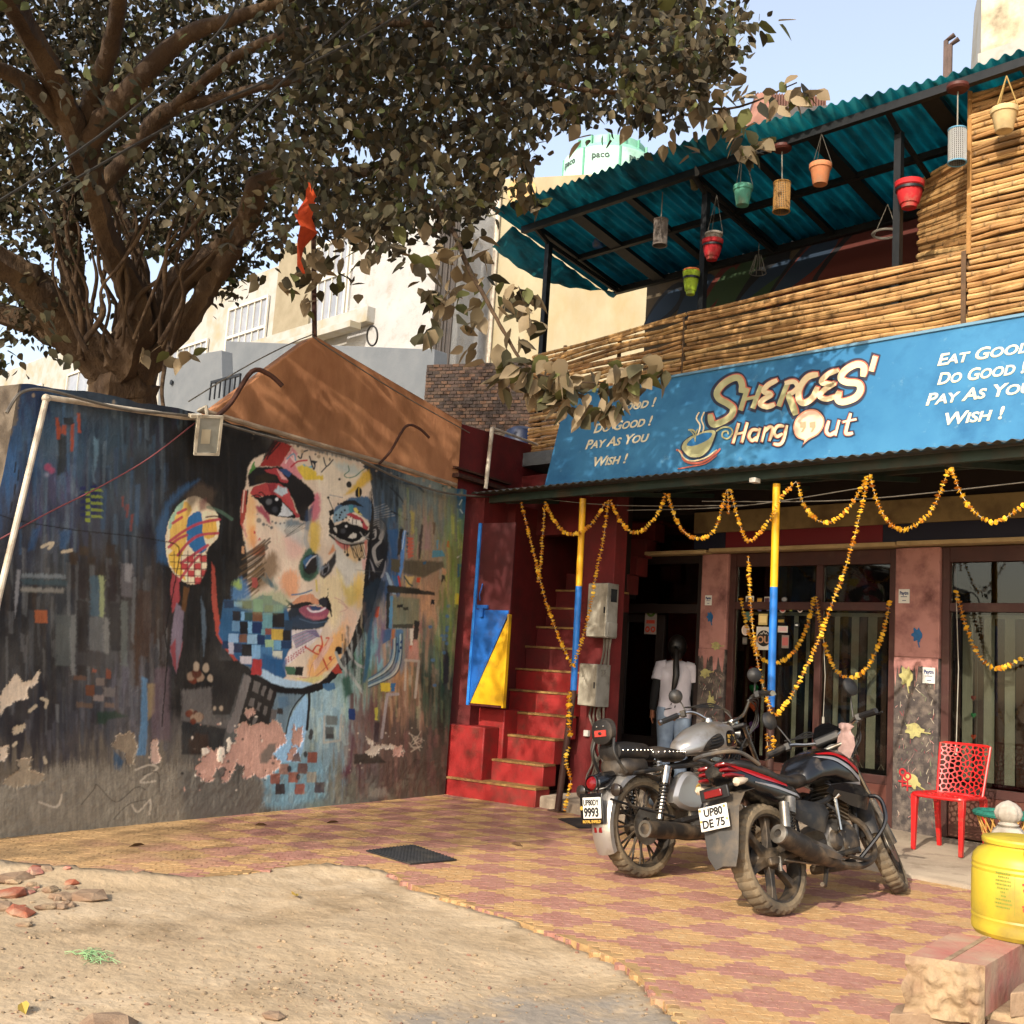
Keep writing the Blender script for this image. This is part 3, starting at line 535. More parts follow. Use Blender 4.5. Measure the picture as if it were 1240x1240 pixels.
pt.poly(F5,[(790,650),(800,590),(840,660),(900,640),(1000,655),(1080,690),(1100,700),(1060,730),(1020,770),(960,790),(880,760),(830,730),(800,720)],'#151517',1);pt.poly(F5,[(825,680),(845,670),(860,690),(880,720),(850,715)],'#a9a59c',1);pt.poly(F5,[(940,750),(975,710),(1000,720),(1000,750),(960,760)],'#aca8a0',1);pt.dot(F5,(912,690),9,'#0f1013',ry=9.5);pt.dot(F5,(925,665),1.6,'#aaa');pt.dot(F5,(900,700),3,'#44464c',.8,soft=1);pt.line(F5,[(810,730),(880,770),(960,795),(1050,780),(1085,740)],2.2,'#8f8a82');pt.line(F5,[(800,730),(870,785),(960,808),(1060,790)],2.2,'#151517')
pt.poly(F5,[(795,550),(830,535),(835,570),(805,590)],'#151517');pt.line(F5,[(830,550),(790,450)],.9,'#222');pt.dot(F5,(790,450),1.6,'#181818');pt.dot(F5,(865,497),1.2,'#181818');pt.line(F5,[(800,430),(900,450)],.6,'#4a5a7a')
for(x,y) in[(850,580),(875,600),(890,560),(900,615),(915,545),(855,620),(880,580),(925,600),(1020,560),(1045,635)]:pt.dot(F5,(x,y),1.2,'#15171a')
pt.poly(F5,[(840,760),(900,800),(950,810),(960,860),(900,840),(850,790)],'#a8504a',.85,soft=1);pt.poly(F5,[(900,850),(960,820),(1060,800),(1060,900),(1000,940),(940,900)],'#b99a68',.8,soft=2)
for k in range(10):pt.line(F5,[(950+k*10,800-k*2),(975+k*11,860+(k*37%50)),(985+k*8,900)],.8,'#2c241f',.8)
for a,c_,r in(((910,800),(915,860),1),((930,810),(935,880),2.0),((960,810),(1025,915),2.0),((1030,800),(1040,850),1)):pt.line(F5,[a,c_],.9,'#17171a');pt.dot(F5,c_,r,'#17171a')
pt.poly(F5,[(1060,780),(1082,760),(1080,880),(1085,1000),(1070,1020),(1075,900)],'#a85a4c',.9,soft=.6);pt.poly(F5,[(1045,920),(1075,905),(1075,1000),(1050,990)],'#b88a84',.8,soft=1)
pt.poly(F1,[(190,620),(300,600),(340,700),(350,850),(330,1000),(240,1180),(190,1080),(180,900),(170,800)],'#1c1d20',.95,soft=1)
for dx in range(5):
 pt.line(F1,[(205+dx*6,640+dx*14),(270,615+dx*18),(320-dx*9,680+dx*10),(300-dx*8,770),(270+dx*5,800),(215+dx*6,860),(230+dx*6,960),(260+dx*10,1010-dx*16)],1.0,'#8f8c88',.9)
pt.line(F1,[(100,710),(150,750),(200,700),(250,680),(250,780),(200,790),(150,750)],3.2,'#17171a');pt.line(F1,[(110,720),(150,760),(200,715),(240,700),(240,760),(205,780),(160,765)],1.2,'#8f8c88');pt.line(F1,[(215,730),(235,715),(235,750)],1.2,'#8f8c88')
for k in range(5):pt.line(F1,[(190+k*8,940+k*20),(230,1040+k*25),(245,1160-k*14),(300,1060+k*8),(325,960+k*10)],.9,'#77767a',.9)
for k in range(6):pt.line(F1,[(225,520+k*18),(320+k*16,480+k*20)],1.0,'#8a8a88',.85)
pt.line(F1,[(370,545),(430,575),(495,615)],2.0,'#17191c',.9);pt.line(F1,[(330,320),(420,400),(470,470)],2,'#202428',.7);pt.line(F1,[(480,310),(580,330),(640,380)],3,'#2c3c48',.8);pt.line(F1,[(380,330),(400,400)],2,'#1d2024',.6)
pt.streaks(F1,180,130,420,640,['#1d2024','#2a2f34','#34414a','#3c4a54'],60,(1,4),(8,30),.6,8)
pt.poly(I_,[(449,590),(453,620),(451,648),(447,690),(446,735),(440,765),(424,800),(405,822),(390,835),(365,843),(340,842),(320,836),(300,822),(286,806),(290,800),(312,818),(340,830),(365,832),(388,826),(408,806),(424,778),(438,740),(442,690),(447,650),(450,620)],'#17181a',1)
pt.poly(I_,[(442,720),(450,690),(462,700),(450,740),(435,770),(426,790),(432,765)],'#17181a',.95);pt.dot(F6,(993,668),5,'#17181a')
pt.poly(F6,[(590,290),(640,340),(580,420),(590,520),(800,510),(880,490),(920,430),(900,390),(700,340)],'#1f2a36',1,soft=.7);pt.poly(F6,[(640,310),(700,255),(790,240),(820,270),(860,300),(830,325),(760,300),(680,330)],'#b58062',1);pt.poly(F6,[(640,330),(700,310),(760,300),(840,330),(870,280),(910,260),(930,310),(945,385),(900,360),(860,330),(800,320),(700,345),(620,350)],'#17171a',1);pt.poly(F6,[(835,290),(880,265),(910,300),(900,340),(850,325)],'#2a2c34',1)
pt.poly(F6,[(700,350),(770,330),(880,345),(920,375),(900,420),(820,440),(750,420),(710,385)],'#8a4a5c',1,smooth=True);pt.poly(F6,[(770,340),(800,330),(860,345),(850,365),(800,370)],'#2f4468',1);pt.line(F6,[(760,350),(790,375),(850,372),(890,350)],2.4,'#b7aeb2');pt.poly(F6,[(700,370),(760,410),(850,415),(900,395),(880,430),(800,445),(730,420)],'#a35f68',.8,soft=1)
pt.poly(F6,[(640,420),(720,400),(840,460),(880,470),(840,505),(700,505),(620,480)],'#2b3d52',.85,soft=1.5);pt.line(F6,[(700,430),(800,460),(900,450)],1.6,'#4a5f74',.8);pt.line(F6,[(640,250),(720,240),(790,215)],1.8,'#4a6a84')
for q in([(600,290),(620,320),(590,345)],[(620,345),(590,350)],[(930,370),(940,410)]):pt.line(F6,q,1.5,'#17171a')
for y in(205,232,250):pt.line(F6,[(912,y),(912,y+8)],.9,'#33302c')
pt.poly(F6,[(640,515),(870,505),(850,560),(760,650),(610,780),(570,770),(590,710),(650,640),(630,560)],'#b9b0ac',1,soft=.4);
for k in range(12):pt.line(F6,[(640+k*3,560+k*8),(740+k*8,520+k*4),(820+k*3,512+k*5)],.8,['#3a5a86','#7a4a80','#2a3a5a'][k%3],.9,smooth=False)
for k in range(26):rr=random.Random(k+90);pt.dot(F6,(600+(k%9)*18+rr.uniform(-4,4),740-(k%9)*12+(k//9)*16-10),.9,'#9a3a40')
for q in([(860,560),(870,620),(850,680),(880,740),(910,810)],[(870,640),(830,630),(800,670)],[(880,650),(920,580),(900,575)],[(870,700),(820,690),(740,640)],[(870,690),(900,640)],[(860,680),(830,740)]):pt.line(F6,q,1.8,'#b0402c')
pt.dot(F6,(865,665),3.4,'#b0402c');pt.poly(F6,[(918,710),(940,710),(940,745),(920,740)],'#a8442c');pt.line(F6,[(700,870),(800,870),(880,810),(960,720)],.9,'#a8604c');pt.line(F6,[(770,870),(800,760),(900,680),(950,570)],.8,'#a8705c');pt.line(F6,[(990,300),(1060,350),(1000,380)],.8,'#b08a7c');pt.line(F6,[(960,270),(1020,300),(1050,350)],.8,'#b08a7c')
pt.poly(F6,[(850,690),(930,570),(950,590),(900,690),(810,830),(800,760)],'#c0a090',.8,soft=1)
CH=[(130,290,75,60,'#1d3450'),(205,300,60,40,'#5f88a8'),(270,295,70,60,'#1b1a1a'),(350,280,75,100,'#4f9078'),(425,255,70,65,'#3c6a6e'),(435,325,65,55,'#4a5a44'),(500,320,80,65,'#4a7c80'),(195,370,60,75,'#1e2026'),(260,375,30,70,'#6a94b4'),(285,380,60,65,'#2c4848'),(345,375,75,75,'#6a4a34'),(420,385,75,120,'#5f8a90'),(495,385,90,110,'#1a1818'),(585,440,60,80,'#21384e'),(190,445,60,80,'#5a7e9c'),(250,450,60,95,'#1a1a1c'),(310,450,32,90,'#6a98b8'),(342,455,75,85,'#1d2e54'),(410,505,35,60,'#5f888e'),(440,500,48,50,'#7c4a40'),(487,505,90,85,'#b09440'),(572,515,62,80,'#1a1818'),(165,540,75,70,'#7a98b4'),(245,545,60,65,'#6a4a38'),(305,545,75,75,'#7a9ab0'),(380,550,60,75,'#1d3052'),(440,585,65,85,'#86a07c'),(505,590,55,75,'#5f8aa4'),(560,595,80,60,'#1e3452'),(120,595,45,60,'#1d3450'),(165,605,40,90,'#9a98a4'),(205,615,60,70,'#2a3048'),(265,620,75,90,'#1c1a1b'),(340,625,65,105,'#6f98b8'),(405,640,90,90,'#3f6c94'),(495,670,75,65,'#a5a89c'),(250,710,90,60,'#a7a0a4')]
pt.poly(F6,[(130,285),(340,290),(420,250),(600,330),(640,520),(640,620),(570,780),(600,860),(560,890),(420,830),(250,760),(150,640),(110,590),(90,540)],'#2c5478',1,soft=.7)
for x,y,w,h,c in CH:pt.poly(F6,[(x+1,y+1),(x+w,y+2),(x+w-1,y+h),(x,y+h-2)],c,.97,rag=.35)
glow([(285,730),(305,722),(340,716),(350,730),(335,742),(305,740)],'#8a9a74',.6,3)
pt.poly(F5,[(215,1050),(250,1050),(265,1100),(250,1130),(215,1125)],'#9a4a44',.95);pt.poly(F6,[(400,110),(490,130),(500,200),(440,160)],'#5f6a66',.8,soft=1.5);pt.poly(F6,[(440,80),(520,200),(480,190)],'#44626c',.8,soft=1);pt.poly(F6,[(500,120),(540,200),(510,230)],'#7a8c80',.8,soft=1.2)
pt.poly(F6,[(345,730),(415,735),(415,855),(335,845)],'#9a3032',1);pt.poly(F6,[(420,800),(520,860),(620,890),(780,905),(800,920),(720,950),(600,945),(480,910),(410,860)],'#8fa8ba',1,soft=.6);pt.poly(F6,[(420,690),(600,740),(590,850),(540,860),(420,800)],'#24507c',.9,soft=1.5);pt.poly(F6,[(590,790),(660,790),(680,850),(600,850)],'#2c5a44',.95);pt.poly(F6,[(670,790),(730,790),(720,860),(665,850)],'#171818');pt.poly(F6,[(620,860),(720,880),(900,850),(880,880),(800,915),(680,885)],'#b2a870',.95,soft=1);pt.poly(F6,[(880,830),(930,820),(900,870),(870,880)],'#b9b090',.8,soft=1)
pt.poly(F4,[(390,0),(470,80),(420,90),(330,370),(205,370),(215,0)],'#262524',1,soft=.8);pt.poly(F4,[(0,200),(205,180),(205,400),(440,400),(380,470),(280,460),(0,410)],'#5a5653',.9,soft=1.5)
pt.poly(F4,[(430,85),(475,120),(400,440),(330,500),(300,480),(360,330)],'#6a6562',.95,soft=.6);pt.poly(F4,[(475,120),(650,210),(600,460),(480,450),(380,460)],'#1e1d1d',1)
for q in([(495,135),(540,155),(520,225),(480,205)],[(555,170),(580,175),(560,245),(540,235)],[(600,190),(628,205),(605,275),(582,262)],[(470,250),(500,262),(490,318),(455,305)],[(520,280),(542,290),(530,345),(510,335)],[(565,305),(590,315),(575,375),(555,365)],[(490,385),(515,395),(500,440),(478,440)]):pt.poly(F4,q,'#5f5b58',1)
pt.poly(F4,[(650,220),(850,235),(740,330),(700,480),(640,400),(600,420),(620,330)],'#5f7480',.95,soft=.8);pt.poly(F4,[(660,250),(720,240),(740,300),(670,340)],'#4a6880',.8,soft=1.5);pt.poly(F4,[(610,330),(655,335),(640,400),(605,410)],'#5a5450',.9);pt.poly(F4,[(655,325),(690,325),(690,365),(650,365)],'#2c2a2a')
pt.poly(F4,[(0,410),(300,465),(280,590),(150,640),(0,640)],'#232526',.95,soft=1);pt.poly(F4,[(50,540),(100,490),(180,510),(190,600),(120,640),(60,640)],'#33261f',.95,soft=2)
pt.poly(F4,[(850,225),(870,300),(855,460),(830,600),(800,690),(640,700),(600,650),(700,560),(720,430),(780,320)],'#7fa3bd',1);pt.line(F4,[(850,220),(790,280),(740,370),(712,500)],1.8,'#1a1b1d');pt.line(F4,[(868,200),(870,300),(855,470)],3.2,'#1d1d1e');pt.poly(F4,[(960,160),(1040,150),(1050,190),(1000,210),(970,190)],'#3c6486',.95)
pt.streaks(F4,880,200,1150,560,['#7c98a4','#94a8a8','#5f8094','#a0ab98','#5a7480'],60,(1.5,5),(6,26),.5,14)
for x,y,w,h,c in[(985,375,80,65,'#5c625e'),(980,450,60,85,'#4a4f4e'),(985,500,55,30,'#36393a')]:pt.poly(F4,[(x,y),(x+w,y+2),(x+w-4,y+h),(x,y+h)],c,.9,soft=.7)
pt.line(F4,[(975,380),(970,560),(1080,545),(1090,370)],2.5,'#a39c8c',.7,smooth=False);pt.poly(F4,[(1140,330),(1185,325),(1185,400),(1140,400)],'#1f3560');pt.line(F4,[(1163,230),(1163,330)],4,'#5f4f4c')
pt.poly(F4,[(555,800),(640,700),(800,690),(900,620),(960,700),(980,940),(700,1000),(540,1000)],'#6a90a0',.75,soft=3)
for x,y,c in[(862,625,'#7f4838'),(795,700,'#5f4640'),(730,760,'#8a5848'),(665,705,'#8a6a5c'),(608,770,'#7f4f42'),(640,840,'#332a2a'),(775,840,'#8a5448'),(855,760,'#8a8678'),(910,830,'#4a4448')]:pt.poly(F4,[(x,y),(x+65,y),(x+62,y+72),(x-4,y+72)],c,.96,rag=.4)
for x,y in((735,740),(795,795),(885,490),(845,640),(880,520)):pt.dot(F4,(x,y),2.5,'#26262a',.9,ry=4)
pt.streaks(I_,415,860,545,955,['#6a4a46','#583e3c','#74574c','#3c322c','#56493e','#7c6052'],110,(2,6),(8,40),.5,15)
pt.streaks(F1,420,330,1100,900,['#6f7a76','#7e7a68','#8a7a5c','#5a625e','#7c8a58','#94785e','#9a8a70'],130,(1.5,5),(12,50),.5,17);pt.streaks(F2,150,100,740,700,['#99785c','#7c8a5c','#b08868','#5f7a6a','#34503c','#8a6a5c','#a89a80'],130,(1.5,5),(10,45),.5,18);pt.streaks(F2,470,380,740,760,['#1c3c30','#22281f','#34483a','#1d2420','#4a5c48'],60,(2,6),(14,50),.6,19)
pt.poly(F1,[(930,430),(1000,400),(1040,560),(1040,680),(980,750),(950,720),(920,600)],'#1f5474',.95,soft=1.5);pt.line(F1,[(960,450),(940,490)],1.4,'#a9b4b8');pt.line(F1,[(945,530),(965,560)],1.4,'#a9b4b8');pt.line(F1,[(925,625),(950,622)],.9,'#a9b4b8')
pt.poly(F1,[(340,700),(430,690),(420,940),(380,960),(370,860)],'#2a4f78',.9,soft=1);pt.poly(F1,[(440,690),(470,690),(450,900),(420,920)],'#2b2724',.95,soft=.5);pt.poly(F1,[(470,700),(495,710),(470,1010),(450,1100),(430,1090)],'#4a7ab0',.95,soft=.5);pt.line(F1,[(485,705),(462,860)],1.0,'#a9b6be')
for k in range(5):pt.poly(F1,[(500,720+k*36),(515,722+k*36),(512,745+k*36),(498,743+k*36)],'#243c48',.9)
for k in range(6):pt.line(F1,[(510+(k%2)*4,770+k*28),(550,775+k*28),(515,790+k*28)],2.0,'#a8503c',.9)
pt.poly(F1,[(625,650),(640,660),(615,940),(598,950),(605,760)],'#2f2a28',.9,soft=.7);pt.poly(F1,[(720,640),(740,640),(735,740),(718,735)],'#5a4432',.8,soft=.7);pt.poly(F1,[(660,600),(690,640),(690,860),(640,860)],'#8f6a70',.7,soft=2.5);pt.poly(F1,[(840,790),(862,790),(860,848),(838,845)],'#a5402c');pt.poly(F1,[(715,870),(795,870),(820,920),(710,932)],'#4f7d88');pt.poly(F1,[(750,785),(765,785),(760,860),(746,860)],'#5a7f8c',.9);pt.poly(F1,[(535,540),(560,560),(560,720),(540,740)],'#a5973c',.6,soft=1.5)
pt.poly(F1,[(480,950),(800,965),(810,1010),(640,1100),(470,1060)],'#4a4434',.85,soft=1.2);pt.poly(F1,[(370,940),(450,950),(440,1060),(370,1040)],'#4f4a36',.95,soft=.6);pt.poly(F1,[(635,965),(662,965),(660,990),(634,988)],'#2c5068');pt.poly(F1,[(480,1080),(560,1090),(540,1170),(500,1180)],'#b5985c',.9,soft=1);pt.line(F1,[(480,1090),(520,1150),(545,1165)],2,'#3f4a44');pt.poly(F1,[(582,1098),(615,1098),(612,1140),(580,1138)],'#a8442c');pt.poly(F1,[(795,1020),(830,1025),(830,1075),(795,1070)],'#a87c58');pt.poly(F1,[(790,1080),(820,1080),(830,1150),(810,1110),(790,1160)],'#2c241c',.9);pt.poly(F1,[(925,985),(965,985),(965,1010),(945,1010),(940,1095),(920,1095)],'#24506a');pt.poly(F1,[(1000,1035),(1080,1035),(1078,1100),(998,1100)],'#7a3020');pt.poly(F1,[(320,1050),(345,1060),(415,1240),(380,1240)],'#7c8e9c',.95);pt.poly(F1,[(370,1080),(440,1080),(440,1240),(400,1200)],'#2c5a84',.8,soft=.8);pt.line(F1,[(432,1090),(448,1180)],2.4,'#9a3430');pt.poly(F1,[(340,1160),(600,1190),(640,1240),(340,1225)],'#26241c',.95,soft=.5)
pt.line(F1,[(920,930),(990,900),(985,1000),(990,1100)],1.6,'#b2aea0',.7);pt.poly(F1,[(975,760),(1020,740),(1000,860),(960,860)],'#96932c',.8,soft=1.5)
pt.poly(F2,[(300,45),(530,70),(560,75),(560,92),(330,75)],'#29271f',.95,soft=.4);pt.poly(F2,[(330,100),(480,110),(470,250),(340,265)],'#6a6c54',.8,soft=1.2);pt.poly(F2,[(355,142),(390,142),(390,158),(355,158)],'#1b1b18');pt.poly(F2,[(388,155),(418,155),(418,172),(388,170)],'#33342a');pt.poly(F2,[(300,80),(318,80),(316,272),(298,272)],'#1c2626',.95);pt.poly(F2,[(322,95),(336,95),(330,270),(312,270)],'#4a7c9c',.95);pt.poly(F2,[(335,250),(445,245),(442,270),(335,268)],'#3c3b30',.95);pt.poly(F2,[(452,228),(478,232),(468,332),(445,330)],'#22221f',.95);pt.poly(F2,[(425,272),(446,272),(440,365),(428,365)],'#b0a898',.95);pt.dot(F2,(433,378),2.4,'#a8432a',ry=4.2);pt.poly(F2,[(420,385),(470,330),(478,440),(410,440)],'#a87868',.85,soft=1)
pt.poly(F2,[(540,115),(560,115),(560,142),(540,140)],'#17181a');pt.poly(F2,[(668,82),(714,84),(714,145),(666,140)],'#b09a2e');pt.poly(F2,[(716,85),(752,88),(750,150),(714,146)],'#1b3246');pt.poly(F2,[(715,248),(735,248),(733,305),(712,303)],'#5f8288');pt.poly(F2,[(680,170),(700,160),(705,380),(670,430),(650,380)],'#8a6a54',.75,soft=2);pt.poly(F2,[(610,390),(640,400),(635,560),(605,575)],'#1c1d22',.9,soft=1.2)
for x,y in((635,150),(628,205),(630,265),(620,310),(610,330),(535,262),(550,440),(560,575),(600,310),(627,280),(626,350),(610,400)):pt.dot(F2,(x,y),2.6,'#3c5f7c',.85,soft=.5,ry=2)
pt.poly(F2,[(245,150),(265,155),(255,212),(235,208)],'#a84a30');pt.poly(F2,[(275,275),(330,275),(320,330),(280,355)],'#35597f',.9,soft=.6);pt.poly(F2,[(300,170),(296,270),(260,420),(240,420)],'#6f5a74',.7,soft=1.5);pt.poly(F2,[(330,275),(348,275),(340,380),(326,380)],'#a3643c',.9);pt.poly(F2,[(350,275),(390,278),(380,420),(350,460)],'#3f688c',.9,soft=.6)
for k in range(9):pt.line(F2,[(335+k*6,330-k*4),(325+k*7,430),(280+k*8,490+k*4),(205,540+k*6)],1.4,['#2f5474','#7c98a0','#a3aca4','#24404f','#5c7a86'][k%5],.85)
for x,y in((355,350),(370,365),(360,385),(375,335)):pt.poly(F2,[(x,y),(x+12,y),(x+12,y+14),(x,y+14)],'#1c3a62')
pt.poly(F2,[(270,562),(324,562),(320,610),(270,608)],'#b29a34');pt.poly(F2,[(326,562),(350,564),(346,606),(324,606)],'#2f5f84');pt.line(F2,[(275,855),(305,625),(362,622)],3.6,'#8f8684',.9,smooth=False);pt.line(F2,[(400,440),(475,445),(455,640)],3.2,'#a3988a',.75,smooth=False);pt.line(F2,[(405,440),(400,600)],2.6,'#a3988a',.7);pt.poly(F2,[(240,695),(256,695),(252,762),(238,760)],'#a59c40',.95);pt.poly(F2,[(98,698),(132,700),(130,760),(98,758)],'#1f3766');pt.poly(F2,[(235,770),(262,770),(258,880),(232,880)],'#2a2028',.8,soft=.8)
pt.line(F2,[(30,400),(60,470),(110,520),(170,610)],3.6,'#8f948e',.95);pt.line(F2,[(90,375),(130,450),(180,480)],3.4,'#9a9c96',.95);pt.streaks(F2,60,250,180,520,['#17181a','#8c8f8c','#2a2e34','#17181a'],70,(.8,1.8),(8,30),.85,23);pt.poly(F2,[(5,500),(40,455),(65,510),(30,515)],'#9a3a30',.95);pt.poly(F2,[(180,60),(250,0),(300,20),(270,130),(200,300),(180,290)],'#1a2c3a',.8,soft=1.5);pt.poly(F2,[(200,300),(230,180),(215,420),(190,560),(175,560)],'#25506a',.85,soft=1);pt.poly(F2,[(60,540),(110,520),(120,620),(80,640)],'#1f4a3a',.85,soft=2)
pt.poly(F2,[(125,945),(240,935),(300,990),(130,998)],'#33302a',.9,soft=.8);pt.poly(F2,[(100,760),(125,860),(120,1040),(60,1080),(50,1060),(95,1000)],'#5a3440',.75,soft=2)
pt.streaks(F1,800,420,1110,1150,['#7c8a3c','#8c9a4e','#4c5c22','#a5a044','#66783a','#5c8060'],75,(1.5,4.5),(16,60),.5,27);pt.streaks(F2,560,40,770,420,['#66742c','#4c5c22','#7c8a4c','#8a8a3c'],40,(1.5,4.5),(14,50),.5,28)
skirt='#7a7366'
pt.poly(I_,[(-60,965),(30,940),(70,928),(110,922),(140,930),(165,935),(200,930),(225,925),(250,938),(290,945),(318,948),(316,990),(-60,1040)],skirt,.85,soft=5,rag=3,tex=.6);pt.streaks(I_,-50,935,315,985,['#8c8474','#67615a','#988e7c','#5c5650','#766c5c'],120,(3,12),(6,28),.22,31)
pt.poly(I_,[(215,930),(290,940),(318,952),(316,985),(225,1000)],'#5a5751',.75,soft=4)
pt.streaks(I_,320,935,545,968,['#6f6a5a','#807a68','#4c4840','#8a8472','#5a5348'],60,(3,10),(4,14),.4,32)
PEEL='#b08a7a';PALE='#b9a792'
def peel(t,pts,c,hgt=-1.0,rim=True):
 if rim:pt.poly(t,[(x+rnd.uniform(-3,3)-2,y+rnd.uniform(-3,3)-2) for x,y in pts],'#c2b29c',.9,rag=1.6,hgt=-.4)
 pt.poly(t,pts,c,1,rag=1.6,hgt=hgt,tex=.35)
peel(F4,[(435,330),(495,328),(500,360),(460,390),(440,385)],PEEL);peel(F4,[(400,430),(440,410),(470,450),(560,420),(580,440),(640,400),(680,440),(710,520),(712,560),(660,600),(620,640),(680,690),(670,730),(590,790),(540,810),(500,780),(440,815),(420,790),(430,720),(330,690),(300,660),(320,600),(370,560),(375,490)],PEEL)
peel(F4,[(150,620),(180,585),(215,625),(270,590),(300,640),(310,690),(370,690),(365,740),(330,800),(310,830),(280,830),(270,760),(240,740),(215,820),(165,830),(130,790),(100,780),(105,720),(140,690)],PEEL);pt.poly(F4,[(540,640),(600,570),(650,560),(640,620),(590,700),(540,700)],'#6f655c',.95,soft=1.2,hgt=-1);pt.poly(F4,[(250,740),(280,720),(300,730),(290,790),(255,790)],'#5a554f',.95,hgt=-.2)
for q in([(305,540),(330,525),(345,560),(330,620),(310,630)],[(140,600),(175,590),(200,625),(150,650),(130,700)],[(245,600),(290,590),(300,650),(275,700),(250,690)]):pt.poly(F4,q,'#c4b7a6',.95,rag=1.2,hgt=.3)
peel(F4,[(770,430),(780,480),(830,450),(830,560),(790,590),(750,560),(755,480)],PEEL);peel(F4,[(730,640),(760,580),(790,610),(760,680),(725,690)],PEEL);pt.poly(F4,[(760,660),(800,620),(820,690),(750,690)],'#6a5248',.9,hgt=-.8)
for k in range(46):
 rr=random.Random(k+300);x,y=rr.uniform(0,660),rr.uniform(380,900);pt.dot(F4,(x,y),rr.uniform(.6,2),rr.choice(['#c4b7a6','#2a2624',PEEL,'#5a5048']),.9,ry=rr.uniform(.6,2.6))
for c_ in((95,110),(90,385)):
 for k in range(7):rr=random.Random(k+int(c_[0]));pt.dot(F4,(c_[0]+rr.uniform(-45,45),c_[1]+rr.uniform(-35,35)),rr.uniform(2,6),rr.choice(['#5f2c1c','#4a2418','#8a7460']),.9,soft=.8)
for x,y,r in((225,325,2),(270,325,2.4),(195,120,3.4),(165,50,4),(100,40,4)):pt.dot(F4,(x,y),r,'#9a8a76',.9,soft=.6,ry=r*1.4)
peel(F3,[(0,680),(55,610),(75,595),(95,630),(140,610),(165,575),(150,630),(115,650),(110,690),(60,700),(20,730),(0,760)],PALE,-.8);peel(F3,[(70,940),(130,935),(120,980),(180,1000),(180,1030),(60,1055),(10,1040),(40,1000),(80,985)],'#8a7c68',-.9);peel(F3,[(0,890),(35,880),(20,945),(0,940)],PALE,-.8);peel(F3,[(55,805),(100,790),(105,810),(70,835),(55,835)],'#a3937c',-.6);peel(F3,[(480,840),(540,825),(557,880),(540,960),(515,960),(510,910),(465,895),(455,885)],'#7a6c5a',-.9);peel(F3,[(615,865),(635,850),(642,900),(655,945),(625,955),(610,935)],'#b09484',-.9)
for q in([(120,740),(145,720)],[(170,690),(190,700),(185,725)],[(65,870),(55,880)],[(180,930),(185,950)],[(170,75),(190,65),(215,60),(200,80)],[(255,95),(290,88)]):pt.line(F3,q,4,'#a3957e',.9,rag=1)
for q in([(550,980),(600,960),(640,970),(600,1000),(570,1030),(630,1025)],[(535,1120),(560,1150),(610,1100),(605,1160)],[(160,1110),(230,1130),(250,1080)]):pt.line(F3,q,2.2,'#a89d8c',.8,rag=1)
for q in([(330,1120),(380,1060),(395,1040),(470,1110),(550,1050),(590,1060)],[(460,1180),(520,1120),(590,1100)],[(580,1000),(640,990),(645,1080)]):pt.line(F3,q,1.0,'#3c362e',.8)
peel(F2,[(195,850),(220,870),(240,900),(300,895),(350,905),(390,915),(400,930),(350,940),(330,920),(270,915),(260,940),(220,960),(190,935),(220,905),(200,880)],'#b3a796',-.7);peel(F2,[(340,910),(380,895),(390,955),(340,955)],PEEL,-.8)
for k in range(26):rr=random.Random(k+700);pt.line(F2,[(430+rr.uniform(-10,75),880+rr.uniform(-60,40)),(432+rr.uniform(-10,75),900+rr.uniform(-50,40))],rr.uniform(.7,1.8),'#a89c88',.7) if k<14 else pt.dot(F2,(rr.uniform(20,560),rr.uniform(780,1120)),rr.uniform(.5,1.3),'#a59a8a',.9)
pt.poly(F2,[(205,1140),(290,1120),(310,1160),(250,1185),(200,1175)],'#8a8478',.7,soft=2)
for k in range(40):rr=random.Random(k+900);x=rr.uniform(40,545);yt=468+(x-30)*.17 if x<230 else 503+(x-235)*.275;pt.dot(I_,(x,yt+rr.uniform(0,9)),rr.uniform(.8,2.2),rr.choice(['#8a7a66','#1d1c1c','#a08c74','#3a3430']),.8,ry=rr.uniform(.8,3))
pt.line(I_,[(-2,623),(20,630),(60,637),(100,643),(150,648),(190,654),(214,660),(217,672),(213,700),(205,740),(200,770),(203,790),(200,830),(196,880)],1.2,'#0c0b0a',1,rag=.9)
for q in([(430,690),(470,693)],[(440,695),(445,695)]):pt.line(I_,q,.6,'#5a5a58',.6)
pt.poly(I_,[(-60,440),(27,460),(20,510),(0,560),(-20,620),(-60,640)],'#5f564a',.95,soft=1,rag=1.5)
MURAL_GAIN=1.36
for _ in range(1):pt.a=(pt.a*2+np.roll(pt.a,1,0)+np.roll(pt.a,-1,0)+np.roll(pt.a,1,1)+np.roll(pt.a,-1,1))/6
dust=np.clip((N1.fbm(pt.x*.035,pt.y*.03,5)-.42)*2.2,0,1)*.09;pt.a=pt.a*(1-dust[...,None])+np.array(lin('#8C8578'),np.float32)*dust[...,None];pt.a=pt.a*(.82+.75*np.clip(pt.a.mean(-1,keepdims=True),0,.5));pt.a*=(1+.22*(N2.fbm(pt.x*.06,pt.y*.05,5)-.5))[...,None]
def wall_top(s):return np.interp(s,[-.6,-.27,.2,.8,1.16,4.72],[2.90,2.925,2.99,3.03,3.062,3.055])
ns,nz_=820,460;ss=np.linspace(-.30,4.72,ns);tt=np.linspace(0,1,nz_)
lean=np.interp(tt,[0,.2,.75,.8,1],[-.09,-.05,-.015,.0,.03])
Sg=ss[:,None]+(lean[None,:]*np.clip((.3-ss[:,None])/.6,0,1));topz=wall_top(ss)[:,None]+.010*(N1(ss*9,ss*0+2)-.5)[:,None]*2
Zg=-.06+tt[None,:]*(topz+.06)
flat=M0[None,None]+MD[None,None]*Sg[...,None]+ZZ[None,None]*Zg[...,None]
